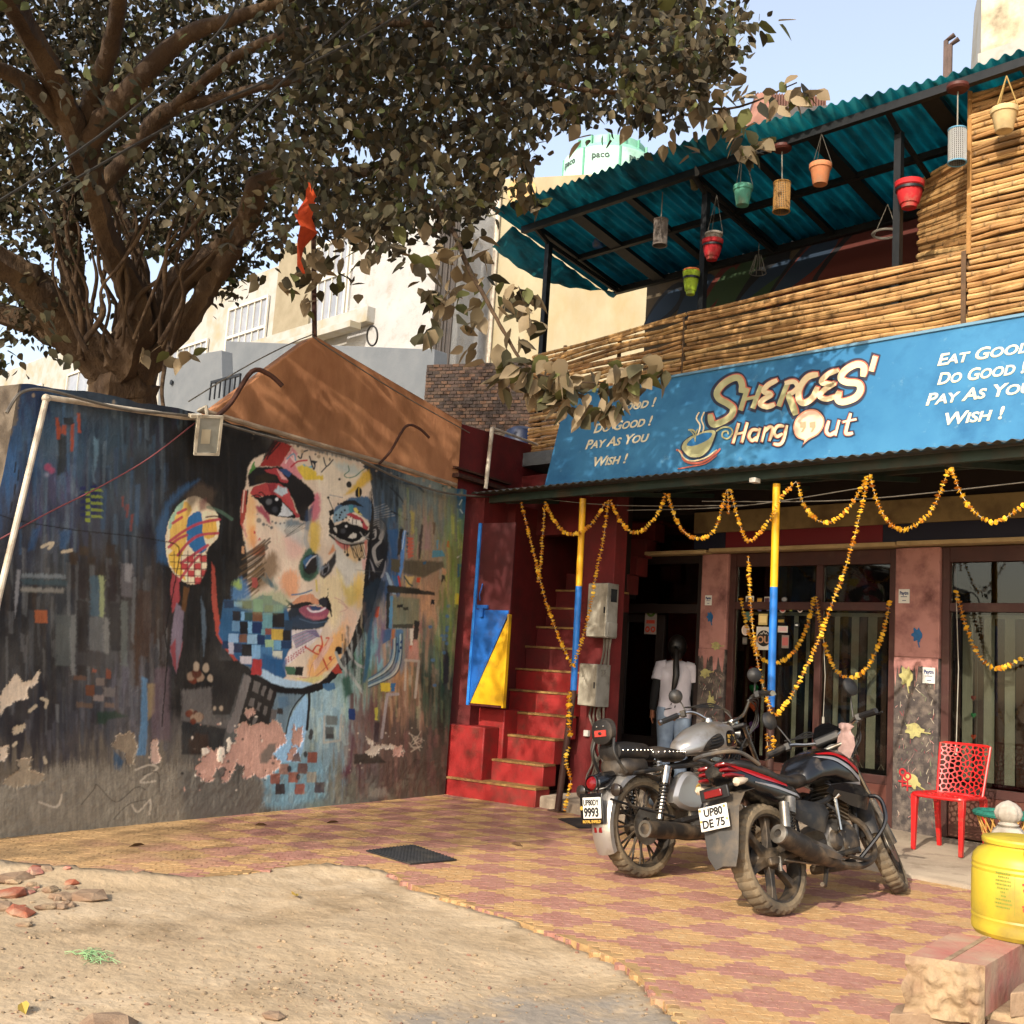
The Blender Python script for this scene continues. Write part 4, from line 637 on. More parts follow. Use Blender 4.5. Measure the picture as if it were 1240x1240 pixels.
u_,v_=proj(flat.reshape(-1,3));ix=np.clip((u_-pt.X0)*pt.SC,0,pt.W-1.01);iy=np.clip((v_-pt.Y0)*pt.SC,0,pt.H-1.01)
jx,jy=ix.astype(int),iy.astype(int);fx_,fy_=(ix-jx)[:,None],(iy-jy)[:,None]
bil=lambda A:(A[jy,jx]*(1-fx_)+A[jy,jx+1]*fx_)*(1-fy_)+(A[jy+1,jx]*(1-fx_)+A[jy+1,jx+1]*fx_)*fy_
mcol=np.clip(bil(pt.a)*MURAL_GAIN,.004,.85);mh=bil(pt.h[...,None])[:,0]
rel=mh*.006+.004*(N1.fbm(Sg.ravel()*1.3,Zg.ravel()*1.3)-.5)+.0022*(N2.fbm(Sg.ravel()*18,Zg.ravel()*18,3)-.5)*(1+2*(Zg.ravel()<.35))
mv=flat.reshape(-1,3)+MN[None]*rel[:,None]
MUR=mat('mural_paint','#888888',attr=True,rough=.62,bump=.35,bscale=45,spec=.3)
mural=T('mural_wall','plastered wall painted with a large mural of a woman\'s face','wall',tuple(M0+MD*2.2))
mme=fastmesh('painted_plaster',mv-np.array(OFF[mural.name]),gridfaces(ns,nz_),mcol);o=obj('painted_plaster',mme,MUR,mural);OFF[o.name]=OFF[mural.name]
b=MB();prof=[(-.30,-.06)]
xs=np.linspace(-.27,4.72,40)
bot=[M0+MD*s+MN*-.012+ZZ*-.06 for s in xs];
rings=[[M0+MD*(s+(lean[0] if i==0 else 0))+MN*-.008-ZZ*.06,M0+MD*(s)+MN*-.008+ZZ*(float(wall_top(s))-.006),M0+MD*s+MN*-.25+ZZ*(float(wall_top(s))+rnd.uniform(-.01,.01)),M0+MD*s+MN*-.25-ZZ*.06] for i,s in enumerate(xs)]
b.loft(rings);P('wall_core',b,mat('wall_core_plaster','#6B6052','#574D42',4,.95,bump=.6),mural,smooth=0)
# ================================================================== GABLE, STAIRCASE, PIER
ORANGE=mat('orange_plaster','#A67450','#946444',3,.9,bump=.5,bscale=25,dirt='#6B4326',damt=.35,dscale=2.2,stretch=(1,1,.45))
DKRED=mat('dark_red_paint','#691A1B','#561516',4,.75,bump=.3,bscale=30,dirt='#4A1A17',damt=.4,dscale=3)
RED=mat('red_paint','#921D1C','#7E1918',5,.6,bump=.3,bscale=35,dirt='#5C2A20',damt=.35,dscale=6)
GREYWALL=mat('blue_grey_plaster','#666A6E','#5A5F64',2.5,.9,bump=.4,bscale=30,dirt='#5F6469',damt=.4,dscale=2)
WPIPE=mat('white_pvc','#C9BFAE','#B5A998',9,.5,dirt='#7A6A55',damt=.3,dscale=7)
BLACKM=mat('black_steel','#15171A','#202022',12,.5,metal=.3,bump=.15,bscale=60)
RUST=mat('rusty_iron','#4A2A1C','#35201A',14,.85,bump=.4)
CABLE=mat('black_cable','#17140F',None,rough=.6)
GCABLE=mat('grey_cable','#6B655C','#57524A',9,.6)
WOODE=mat('worn_step_edge','#9C7A45','#7F5F35',14,.8,bump=.5,bscale=50,dirt='#6A3B2A',damt=.4,dscale=9)
NG=MN-MD*.27;GP=mur(4.57,0,-.03);gq=lambda x,y:on_pl(x,y,GP,NG)
b=MB();b.prism([gq(236,512)*np.array([1,1,0]),gq(556,592)*np.array([1,1,0]),gq(560,511),gq(388,410),gq(382,407),gq(374,411),gq(236,512)],NG*-.2)
gable=S('gable_wall',b,ORANGE,'orange plaster gable wall standing on top of the painted mural wall','wall',bevel=.012)
b=MB();b.tube(smoothcurve([mur(1.1,3.13,.0),mur(1.7,3.6,.0),mur(2.3,4.0,.0),mur(2.42,3.98,.0),mur(3.5,3.80,0),mur(4.7,3.66,0)],4),.0055,6)
P('coping_wire',b,GCABLE,gable)
b=MB();b.prism([mur(s,z,-.032) for s,z in[(4.575,3.0),(7.4,3.0),(7.4,3.86),(6.3,3.81),(4.575,3.735)]],MN*-.2)
redwall=S('red_parapet',b,DKRED,'dark red wall continuing the orange gable above the staircase','wall',bevel=.008)
b=MB();b.fbox(lambda a,c,d:mur(a,d,c),4.5,5.6,-.03,.05,3.16,3.2);b.fbox(lambda a,c,d:mur(a,d,c),4.5,5.5,-.03,.02,3.25,3.27)
P('dark_slot_strip',b,RUST,redwall)  # dark strips stand in for the shade of a recessed slot
b=MB();p=[on_pl(x,y,mur(0,0,.06),MN) for x,y in[(588,592),(596,518),(606,522),(658,541)]]
b.tube([p[0],p[1]],.022,8);b.tube([p[1],p[3]],.014,8)
S('white_pipe',b,WPIPE,'white pipe rising from the awning and turning along the red wall','pipe','white water pipes')
stair=T('red_staircase','steep red painted staircase climbing into the dark beside the mural','staircase',stp(.6,.1,0))
SZ=[.18,.385,.625,.85,1.07,1.29,1.53,1.75,1.97,2.18,2.4,2.62,2.84,3.06,3.3]
SA=[-.06,.13,.31,.46,.60,.70,.86,1.05,1.22,1.41,1.60,1.8,2.0,2.2,2.4]
SL=[0.02,.12,.24,.26,.26]+[.26]*10
SR=[1.07,1.02,1.02]+[1.05]*12
sf=lambda a,c,d:stp(a,c,d)
for k,z in enumerate(SZ):
 z0=SZ[k-1]-.01 if k else-.05;b=MB()
 b.fbox(sf,SL[k],SR[k],SA[k]+.004*k*0,(SA[k+1] if k+1<len(SA) else SA[k]+.9)+.06,z0,z-.022)
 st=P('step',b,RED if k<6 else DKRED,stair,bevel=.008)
 if k<10:
  b=MB();n=18;rr=random.Random(k+40)
  xs=np.linspace(SL[k]-.006,SR[k]+.004,n)
  b.loft([[stp(x,SA[k]-.012+rr.uniform(-.004,.007),z-.022),stp(x,SA[k]-.012+rr.uniform(-.004,.006),z-.002),stp(x,SA[k]+.008,z+rr.uniform(-.002,.001)),stp(x,(SA[k+1])+.03,z),stp(x,SA[k+1]+.03,z-.022)] for x in xs])
  P('tread',b,WOODE,st)
b=MB();b.fbox(sf,-.02,.42,-.04,.215,-.05,.69);P('newel_block',b,RED,stair,bevel=.012)
b=MB();b.fbox(sf,-.05,.47,.22,.5,-.05,.865);P('low_wall',b,RED,stair,bevel=.012)
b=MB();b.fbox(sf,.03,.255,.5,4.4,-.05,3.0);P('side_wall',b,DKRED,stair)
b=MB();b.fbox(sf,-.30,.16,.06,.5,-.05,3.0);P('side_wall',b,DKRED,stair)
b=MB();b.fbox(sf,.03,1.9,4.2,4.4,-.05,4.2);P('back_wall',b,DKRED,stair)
BLUEP=mat('blue_enamel','#1B5FB0','#174F96',6,.45,dirt='#3A3A3A',damt=.2)
YELP=mat('yellow_enamel','#D9A916','#C0920F',6,.45,dirt='#6A5520',damt=.25)
MAROON=mat('maroon_enamel','#3E1215','#4A1518',5,.5)
gate=T('gate_leaf','metal gate leaf painted blue, yellow and maroon beside the stairs','gate',stp(.2,-.02,.88))
def lf(a,c,d):return stp(.195+a*.43,-.03-c,.89+d*1.83)
b=MB();b.fbox(lf,0,1,-.018,.006,0,1);P('sheet',b,MAROON,gate)
b=MB();b.prism([lf(u,.008,v) for u,v in[(.05,.012),(.97,.5),(.97,.52),(.05,.52)]],MD*-.006);P('blue_panel',b,BLUEP,gate)
b=MB();b.prism([lf(u,.008,v) for u,v in[(.07,.012),(.96,.012),(.96,.475)]],MD*-.006);P('yellow_panel',b,YELP,gate)
BL2=mat('bright_blue_enamel','#2C7FD6','#236DBE',8,.45)
for q in((-.02,.05,0,1),(.97,1.02,0,.5)):
 b=MB();b.fbox(lf,q[0],q[1],-.02,.03,q[2],q[3]);P('frame_bar',b,BL2 if q[0]<0 else YELP,gate,bevel=.003)
b=MB();b.tube([lf(.05,.02,.014),lf(.96,.02,.50)],.012,6);P('diagonal_bar',b,BLUEP,gate)
b=MB();b.fbox(lf,.1,.4,.01,.035,.525,.545);b.fbox(lf,.2,.3,.01,.045,.48,.53);b.tube([lf(.16,.02,.57),lf(.2,.06,.6),lf(.24,.06,.63),lf(.2,.02,.66)],.006,6);P('latch',b,BLUEP,gate)
b=MB();pp=[mur(*q,.05) for q in[(-.36,-.02),(-.255,1.5),(-.10,2.86)]]
b.tube(pp[:2]+[pp[2]],.021,10);b.tube([mur(-.115,2.865,.05),mur(1.05,2.99,.05),mur(1.25,3.03,.05)],.019,10)
b.torus(pp[2],MN,.001,.03,10,8);S('white_drain_pipe',b,WPIPE,'white pipe running up the left of the mural and along its top','pipe','white water pipes')
b=MB();b.tube([mur(1.2,3.085,.015),mur(2.6,3.085,.02),mur(3.6,3.09,.015),mur(4.5,3.075,.02)],.022,8);S('wall_top_rail',b,mat('dusty_conduit','#A4917A','#7F6B56',6,.7),'dusty conduit lying along the top of the mural below the orange gable','conduit')
for k,(s,h,lab) in enumerate([(1.42,.42,'bent rusty iron hook at the left foot of the orange gable'),(3.36,.4,'bent rusty iron hook rising before the middle of the orange gable')]):
 b=MB();q=[(s-.08,3.06),(s+.02,3.2),(s+.16,3.06+h),(s+.30,3.07+h),(s+.42,3.0+h)]
 b.tube(smoothcurve([mur(a,c,.05+.04*i) for i,(a,c) in enumerate(q)],5),.013 if k else.02,7);S('iron_hook',b,RUST,lab,'hook','iron hooks on the mural wall')
fl=T('floodlight','white rectangular floodlight hanging on the mural wall top','floodlight',mur(1.3,2.75,.1))
c=on_pl(252,527,mur(0,0,.18),MN);ax=MN*.9+MD*-.25+ZZ*-.35;ax/=np.linalg.norm(ax);ey=ZZ-ax*np.dot(ZZ,ax);ey/=np.linalg.norm(ey);ex=np.cross(ey,ax)
ey2=ey*cos(.16)+ex*sin(.16)*-1;ex=np.cross(ey2,ax);ey=ey2
WMET=mat('white_metal','#BDB5A4','#A89E8B',8,.5,dirt='#6D5F4C',damt=.35,dscale=9)
b=MB();b.hexa([c-ax*.09+ex*i*.07+ey*j*.11 for i,j in((-1,-1),(1,-1),(1,1),(-1,1))],[c+ex*i*.098+ey*j*.152 for i,j in((-1,-1),(1,-1),(1,1),(-1,1))]);P('housing',b,WMET,fl,bevel=.008)
b=MB()
for q in((-.098,.098,.135,.155),(-.098,.098,-.155,-.135),(-.1,-.08,-.15,.15),(.08,.1,-.15,.15)):
 b.obox(c+ex*(q[0]+q[1])/2+ey*(q[2]+q[3])/2+ax*.006,ex*(q[1]-q[0])/2,ey*(q[3]-q[2])/2,ax*.009)
P('bezel',b,WMET,fl)
b=MB();b.obox(c+ax*.004,ex*.08,ey*.135,ax*.002);P('lens',b,mat('frosted_lens','#8F9088','#7C7D74',7,.25),fl)
b=MB();b.obox(c+ax*.0075-ex*.02-ey*.01,ex*.035,ey*.055,ax*.001);P('lamp',b,mat('lamp_tube','#A79E88',None,rough=.3),fl)
b=MB();b.tube([c-ax*.05+ey*.12,c-ax*.09+ey*.2,mur(1.2,3.08,.0)],.014,6);b.obox(c-ex*.1+ey*.14-ax*.02,ex*.05,ey*.012,ax*.03);P('bracket',b,WMET,fl)
b=MB();a0=at_d(381,412,11.2);a1=at_d(379,225,11.2);b.tube([a0-ZZ*1.6,a0,a1],.026,8);pole=S('flag_pole',b,RUST,'thin dark pole standing behind the peak of the orange gable','pole')
b=MB();CL=[(373,222),(377,240),(367,262),(374,278),(364,296),(362,318),(368,331)]
rings=[]
for i,(x,y) in enumerate(CL):
 w=[.02,.04,.055,.07,.06,.06,.012][i];q=at_d(x,y,6.9);ph=i*1.1
 d=np.array([cos(ph*.5),sin(ph*.5),0]);e=np.cross(d,ZZ);rings.append([q+d*w,q+e*.012,q-d*w,q-e*.012])
b.loft(rings);S('orange_flag',b,mat('orange_cloth','#C2491B','#9E3411',12,.85,trans=.25),'torn orange cloth flag hanging from a branch beside the pole','flag')
pier=T('red_pier','dark red wall pier between the staircase and the cafe door','wall',(-7.4,8.42,0))
b=MB();b.box(-7.66,-7.2,8.42,8.6,-.05,3.4);P('wall',b,DKRED,pier,bevel=.006)
b=MB();b.hexa([(-7.70,8.604,-.05),(-7.62,8.604,-.05),(-7.76,9.34,-.05),(-7.84,9.34,-.05)],[(-7.70,8.604,3.4),(-7.62,8.604,3.4),(-7.76,9.34,3.4),(-7.84,9.34,3.4)]);P('stair_side_wall',b,mat('dark_door_wood','#221512','#1B110F',6,.6),pier)  # wall coloured door-dark so the shaded opening beside it reads dark
b=MB();b.box(-8.75,-7.664,8.46,8.62,2.72,3.4);P('lintel',b,DKRED,pier,bevel=.006)
b=MB();b.box(-8.75,-7.664,9.5,12,3.44,3.5);P('ceiling',b,DKRED,pier)
MET=mat('meter_box_paint','#A9A394','#958F80',5,.5,dirt='#5F574A',damt=.35,dscale=6)
METG=mat('meter_box_side','#8F8D86','#7B7972',5,.5,dirt='#554E44',damt=.35,dscale=6)
def meter(xa,xb,ytop,ybot,dep,label,extra):
 yf=8.42-dep
 p0=on_y(xa,ytop,yf);p1=on_y(xb,ybot,yf);t=T('meter_box',label,'meter box',((p0[0]+p1[0])/2,yf,p1[2]),'electricity meter boxes')
 b=MB();b.box(p0[0],p1[0],yf+.006,8.418,p1[2],p0[2]);P('case',b,METG,t,bevel=.006)
 b=MB();b.box(p0[0]+.004,p1[0]-.004,yf-.006,yf+.004,p1[2]+.006,p0[2]-.006);P('door',b,MET,t,bevel=.004)
 b=MB();b.box(p1[0]-.03,p1[0]-.015,yf-.014,yf-.0065,(p0[2]+p1[2])/2-.03,(p0[2]+p1[2])/2+.03);P('latch',b,BLACKM,t)
 x1=p1[0];zm=p1[2];h=p0[2]-p1[2]
 if extra:
  b=MB();b.box(x1+.0005,x1+.005,yf+.05,yf+.14,zm+h*.66,zm+h*.9);P('meter_window',b,mat('dark_window','#22262A',None,rough=.2),t)
  b=MB();b.box(x1,x1+.012,yf+.02,8.41,zm+h*.02,zm+h*.28);P('side_hatch',b,METG,t,bevel=.004)
 else:
  b=MB();b.box(x1+.0005,x1+.004,yf+.06,yf+.12,zm+h*.72,zm+h*.88);P('sticker',b,mat('grey_sticker','#55524C','#8A867C',60,.6),t)
 return t,p0,p1
m1,q0,q1=meter(713,733,706,772,.17,'upper grey metal meter box with a small window on the red pier',True)
m2,r0,r1=meter(702,721,803,856,.2,'lower grey metal meter box with a dark sticker on the red pier',False)
b=MB();rr=random.Random(9)
for k in range(5):
 x=r1[0]-.02-k*.035;pts=[(x,8.36,r1[2]+.02)];
 for j in range(5):pts.append((x+rr.uniform(-.05,.05)+(.05 if k==1 and j in(1,2) else 0),8.38+rr.uniform(-.02,.02),r1[2]-.1-(r1[2]-.2)*j/5))
 pts.append((x+.02,8.4,ledge_z(-7.3)));b.tube(smoothcurve(pts,4),.011 if k!=1 else.017,6)
for k in range(4):
 x=q1[0]-.02-k*.03;b.tube(smoothcurve([(x,8.36,q1[2]+.02),(x+rr.uniform(-.03,.03),8.37,(q1[2]+r0[2])/2),(x-.03+rr.uniform(-.03,.03),8.37,r0[2]-.02)],5),.011,6)
S('meter_cables',b,GCABLE,'tangled grey cables dropping from the meter boxes down the red pier','cables')
b=MB();sx=on_y(709,888,8.38);b.box(sx[0]-.03,sx[0]+.03,8.38,8.418,sx[2]-.03,sx[2]+.03);S('socket_box',b,mat('white_plastic','#B9B6AE',None,rough=.4),'small white socket box below the lower meter box','socket',bevel=.004)
# ================================================================== CAFE GROUND FLOOR
FY=9.8
PINK=mat('pink_plaster','#A5766E','#996C66',3,.85,bump=.4,bscale=30,dirt='#5E3A38',damt=.4,dscale=4)
WORN=mat('worn_black_plaster','#4A4240','#332E2D',9,.85,bump=.5,bscale=30,dirt='#71665C',damt=.4,dscale=14)
CREAMW=mat('cream_fascia','#8F7B52','#826E48',3,.8,bump=.2,dirt='#5D4A33',damt=.35)
BROWN=mat('brown_window_paint','#40201A','#351A16',6,.55,bump=.15,dirt='#5A4034',damt=.25)
KICK=mat('kick_panel_brown','#52291F','#45221A',3,.6,bump=.15,dirt='#6A4A38',damt=.3)
NAVY=mat('navy_paint','#16182E',None,rough=.6);MRED=mat('band_red_paint','#6B1620',None,rough=.6)
CTRIM=mat('cream_trim','#B39A72','#9F8861',6,.7)
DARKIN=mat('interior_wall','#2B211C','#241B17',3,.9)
GLASS=glass_mat('window_glass','#C9CCC8',1.45)
cafe=T('cafe_building','cafe ground floor with pink pillars, brown windows and cream fascia','building',(-5.8,FY,0))
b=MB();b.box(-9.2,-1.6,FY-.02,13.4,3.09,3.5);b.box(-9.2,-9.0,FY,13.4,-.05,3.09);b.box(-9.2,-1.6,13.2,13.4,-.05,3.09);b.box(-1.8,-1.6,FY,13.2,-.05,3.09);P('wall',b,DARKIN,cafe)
b=MB();b.box(-9,-1.8,FY+.05,13.2,-.05,.05);P('floor',b,CEM,cafe)
b=MB();b.box(-7.19,-1.6,FY-.10,FY+.15,2.86,3.088);P('fascia',b,CREAMW,cafe,bevel=.004)
for x0,x1,m,nm in((-7.19,-6.78,NAVY,'navy_band'),(-6.777,-5.0,MRED,'red_band'),(-4.996,-1.6,NAVY,'navy_band')):
 b=MB();b.box(x0,x1,FY-.085,FY+.14,2.69,2.857);P(nm,b,m,cafe)
for x0,x1,dz in((-8.4,-7.0,-.01),(-6.96,-4.85,.0),(-4.84,-1.6,.004)):
 b=MB();b.box(x0,x1,FY-.13,FY+.12,2.645+dz,2.685+dz);P('trim',b,CTRIM,cafe,bevel=.004)
LEAFB=mat('blue_leaf_print','#1F5A8C','#1A4B78',15,.7);LEAFY=mat('yellow_leaf_print','#A8A26A','#98905C',12,.75,dirt='#5A5648',damt=.35,dscale=20)
def leafprint(par,x,y,px_sz,m,ang,seed,yf):
 c=on_y(x,y,yf);rr=random.Random(seed);s=px_sz;pts=[];n=26
 for k in range(n):
  a=2*pi*k/n;r=s*(.8+.28*(1 if(k%4<2) else-.25)*(1 if abs(a-pi)<2.1 else.2)*rr.uniform(.6,1.2));pts.append((r*cos(a)*.8,r*sin(a)))
 ca_,sa_=cos(ang),sin(ang)
 f=lambda u,v:(c[0]+u*ca_-v*sa_,yf,c[2]+u*sa_+v*ca_)
 b=MB();b.prism([f(u,v) for u,v in pts],(0,-.003,0));b.prism([f(-.006,-s*.8),f(.006,-s*.8),f(.014,-s*1.7),f(.004,-s*1.7)],(0,-.0032,0))
 P('leaf_print',b,m,par,smooth=0)
WHITEP=mat('white_paper','#C8C6C0',None,rough=.5);PBLUE=mat('print_blue','#1F6FB5',None,rough=.5);PNAVY=mat('print_navy','#1B2C5C',None,rough=.5)
def pay_sign(x,y,yf,w,label):
 c=on_y(x,y,yf);t=T('payment_sign',label,'sticker',(c[0],yf,c[2]),'payment stickers on the pillars')
 b=MB();b.box(c[0]-w/2,c[0]+w/2,yf-.006,yf,c[2]-w*.62,c[2]+w*.62);P('card',b,WHITEP,t)
 text('lettering','Paytm',(c[0]-w*.40,yf-.0065,c[2]+w*.14),(1,0,0),(0,0,1),w*.42,PNAVY,t,bold=.002,depth=.0006,fit=w*.8)
 b=MB();b.box(c[0]-w*.3,c[0]+w*.3,yf-.0068,yf-.006,c[2]-w*.08,c[2]-w*.02);b.box(c[0]-w*.15,c[0]+w*.2,yf-.0068,yf-.006,c[2]-w*.42,c[2]-w*.36);P('small_print',b,PNAVY,t)
def pillar(x0,x1,label,seed):
 p=T('pillar',label,'pillar',((x0+x1)/2,FY,0),'pink painted pillars of the cafe');rr=random.Random(seed)
 yf=FY-.02;zsp=1.62
 b=MB();b.box(x0,x1,yf,FY+.35,zsp,2.642);P('pink_shaft',b,PINK,p,bevel=.012)
 b=MB();b.box(x0+.002,x1-.002,yf+.002,FY+.35,-.05,zsp);P('worn_base',b,WORN,p,bevel=.012)
 n=26;xs=np.linspace(x0+.004,x1-.004,n);b=MB()
 pts=[(x,yf,zsp-.02-rr.random()**2*.22-.05) for x in xs]+[(x1-.004,yf,zsp+.001),(x0+.004,yf,zsp+.001)]
 b.prism(pts[::-1],(0,-.0025,0));P('peeling_coat',b,PINK,p,smooth=0)
 SPL=[mat('splash_red','#7A3038',None),mat('splash_cream','#A49A88',None),mat('splash_pink','#9A746E',None),mat('splash_green','#6C7458',None)]
 for q in range(4):
  b=MB()
  for k in range(26):
   x=rr.uniform(x0+.03,x1-.03);z=rr.uniform(.15,1.4);a=rr.gauss(pi/2,.5);l=rr.uniform(.006,.035);w=rr.uniform(.001,.0035)
   u=np.array([cos(a),0,sin(a)]);v=np.array([-sin(a),0,cos(a)]);c=np.array([x,yf+.0018,z]);b.prism([c-u*l-v*w,c+u*l*.7-v*w,c+u*l+v*w*.3,c-u*l*.8+v*w],(0,-.0022-.0004*q,0))
  P('paint_splash',b,SPL[q],p,smooth=0)
 return p
pl1=pillar(-7.12,-6.78,'narrow pink pillar between the cafe door and the sticker window',4)
pl2=pillar(-4.90,-4.47,'wide pink pillar behind the red chair with yellow leaf prints',8)
for(x,y,s,m,a) in[(860,747,.055,LEAFB,.2),(867,782,.062,LEAFY,1.5),(854,815,.068,LEAFY,1.7),(861,850,.068,LEAFY,3.3)]:leafprint(pl1,x,y,s,m,a,int(x+y),FY-.0255)
for(x,y,s,m,a) in[(1111,769,.068,LEAFB,.1),(1098,819,.09,LEAFY,.1),(1107,884,.092,LEAFY,1.4),(1104,945,.085,LEAFY,1.0)]:leafprint(pl2,x,y,s,m,a,int(x+y),FY-.0255)
SYM=mat('red_paint_mark','#9B1E24',None)
for(x,y) in[(1093,935),(1099,940)]:
 c=on_y(x,y,FY-.03);b=MB();b.torus(c,(0,1,0),.028,.009,16,4,.3);b.box(c[0]-.007,c[0]+.007,FY-.032,FY-.028,c[2]-.13,c[2]-.03);b.box(c[0]-.04,c[0]+.04,FY-.0325,FY-.028,c[2]-.09,c[2]-.075);P('painted_symbol',b,SYM,pl2)
pay_sign(858,727,FY-.024,.085,'small white payment sticker high on the narrow pink pillar')
pay_sign(1095,722,FY-.024,.105,'white payment sticker on the pink upper part of the wide pillar')
pay_sign(1125,818,FY-.024,.115,'white payment sticker lower down the wide pillar near its right edge')
BLC=mat('cream_blind','#CFC9B8','#BDB6A4',5,.8,trans=.15);BLB=mat('brown_blind','#573C30','#4B3329',5,.8)
def window(x0,x1,mull,label):
 fr=MB();yf=FY+.02
 for a,c in((x0,x0+.07),(x1-.07,x1)):fr.box(a,c,yf,yf+.1,.06,2.64)
 for z0,z1 in((2.50,2.642),(2.05,2.13),(.44,.52)):fr.box(x0+.071,x1-.071,yf+.003,yf+.097,z0,z1)
 for a in mull:fr.box(a-.035,a+.035,yf+.005,yf+.095,.521,2.499)
 w=T('cafe_window',label,'window',((x0+x1)/2,FY,0),'brown framed cafe windows');fo=P('frame',fr,BROWN,w,bevel=.004)
 b=MB();b.box(x0+.072,x1-.072,yf+.01,yf+.09,.07,.439);P('kick_panel',b,KICK,w,bevel=.004)
 edges=[x0+.07]+[e for a in mull for e in(a-.035,a+.035)]+[x1-.07]
 for a,c in zip(edges[::2],edges[1::2]):
  for z0,z1 in((.521,2.049),(2.131,2.499)):
   b=MB();b.box(a+.002,c-.002,yf+.045,yf+.051,z0,z1);P('pane',b,GLASS,w,smooth=0)
 b=MB();b.box(x0+.07,x1-.07,yf+.13,yf+.17,2.0,2.035);P('blind_rail',b,BLC,w)
 return w
def blind(w,xs,zb=.56):
 for x,wd,m,a in xs:
  b=MB();c,s=cos(a)*wd/2,sin(a)*wd/2;y=FY+.17
  b.hexa([(x-c,y-s-.001,zb),(x+c,y+s-.001,zb),(x+c,y+s+.001,zb),(x-c,y-s+.001,zb)],[(x-c,y-s-.001,2.01),(x+c,y+s-.001,2.01),(x+c,y+s+.001,2.01),(x-c,y-s+.001,2.01)])
  P('blind_slat',b,m,w,smooth=0)
w1=window(-6.777,-4.903,[-5.72],'brown framed cafe window with stickers between the pink pillars')
X=lambda px,py=800:float(on_y(px,py,FY+.17)[0])
blind(w1,[(X(963),.045,BLC,.2),(X(978),.035,BLC,.4),(X(1013),.05,BLC,.3),(X(1035),.075,BLC,.1),(X(1056),.09,BLC,.1),(X(1071),.05,BLB,.2),(X(1045),.06,BLB,.3),(X(1023),.05,BLB,.4),(X(1004),.06,BLB,.5),(X(945),.04,BLB,.3),(X(925),.03,BLC,.8),(X(905),.03,BLB,.6)])
w2=window(-4.465,-2.3,[-3.4],'brown framed cafe window with vertical blinds right of the wide pillar')
blind(w2,[(X(1160),.05,BLB,.2),(X(1172),.09,BLC,.1),(X(1186),.07,BLB,.3),(X(1198),.09,BLC,.1),(X(1211),.07,BLB,.3),(X(1223),.085,BLC,.1),(X(1236),.07,BLB,.2),(X(1250),.08,BLC,.1),(X(1264),.07,BLB,.2),(X(1278),.08,BLC,.1),(X(1292),.08,BLC,.1)])
b=MB()
for x in np.arange(-5.65,-4.97,.11):b.tube([(x-.03,FY+.165,.56),(x,FY+.165,.61),(x+.03,FY+.165,.56)],.003,4)
P('blind_chain',b,BLC,w1)
door=T('cafe_door','dark brown cafe door frame standing open with a poster beside it','door',(-7.75,FY,0))
fr=MB();fr.box(-9.0,-8.36,FY+.02,FY+.12,.03,2.64);fr.box(-7.19,-7.125,FY+.02,FY+.12,.03,2.64);fr.box(-8.359,-7.191,FY+.021,FY+.119,2.0,2.1);fr.box(-8.359,-7.191,FY+.022,FY+.118,2.55,2.64);P('frame',fr,mat('dark_door_wood','#221512','#1B110F',6,.6),door,bevel=.004)
b=MB();b.box(-8.355,-7.195,FY+.05,FY+.06,2.102,2.548);P('transom_glass',b,GLASS,door,smooth=0)
b=MB();fx=lambda a,c,d:(-8.30+a*.52,FY+.16+a*.10-c,d)
b.fbox(fx,0,1,0,.04,.06,.62);b.fbox(fx,0,.12,0,.04,.621,1.99);b.fbox(fx,.8,1,0,.04,.621,1.99);b.fbox(fx,.121,.799,0,.04,1.9,1.99);leaf=P('door_leaf',b,mat('dark_door_wood','#221512'),door,bevel=.004)
b=MB();b.tube([fx(.9,.06,.9),fx(.9,.07,1.25)],.012,8);P('handle',b,mat('chrome','#C9C9C9',None,rough=.25,metal=1),leaf)
b=MB();b.fbox(fx,.125,.795,.018,.022,.625,1.895);P('pane',b,GLASS,leaf,smooth=0)
po=on_y(790,750,FY+.13);ps=T('door_poster','white poster with a green wreath and red flowers on the dark cafe door','poster',tuple(po))
b=MB();b.box(po[0]-.085,po[0]+.085,po[1]-.03,po[1]-.026,po[2]-.17,po[2]+.18);P('sheet',b,mat('poster_paper','#9A8C86','#8C7E79',20,.6),ps)
b=MB();b.torus((po[0],po[1]-.031,po[2]+.09),(0,1,0),.05,.016,18,5,.15);P('wreath',b,mat('print_green','#2F5A1F','#5C6B20',30),ps)
PR=mat('print_red','#B03325','#C7503A',30)
b=MB();b.lathe([(.001,0),(.018,0),(.018,.003)],12,(po[0],po[1]-.034,po[2]+.095),(0,-1,0));P('flower_print',b,PR,ps)
b=MB();b.box(po[0]-.06,po[0]+.06,po[1]-.0325,po[1]-.029,po[2]-.05,po[2]-.01);P('text_print',b,PR,ps)
for sgn in(-1,1):
 b=MB();b.torus((po[0]+sgn*.04,po[1]-.031,po[2]-.115),(0,1,0),.024,.012,14,5,.15);P('flower_print',b,PR,ps)
b=MB();b.box(-8.5,-7.95,10.7,11.3,.05,.86);ct=S('counter',b,mat('counter_dark','#1E1B1A','#2A2725',9,.5),'dark counter standing inside the cafe door','counter',bevel=.01)
b=MB();b.box(-8.42,-8.06,10.75,11.1,.862,1.16);S('white_carton',b,mat('carton_white','#A9A7A2','#979590',6,.7),'white carton standing on the dark counter inside the door','box',bevel=.01)
b=MB();b.box(-8.6,-8.05,FY+.005,FY+.018,2.15,2.5);S('menu_board',b,mat('board_black','#191716','#211F1E',9,.5),'black menu board above the cafe door','sign')
def brighter(c):return tuple(min(.85,1.6*v) for v in lin(c))
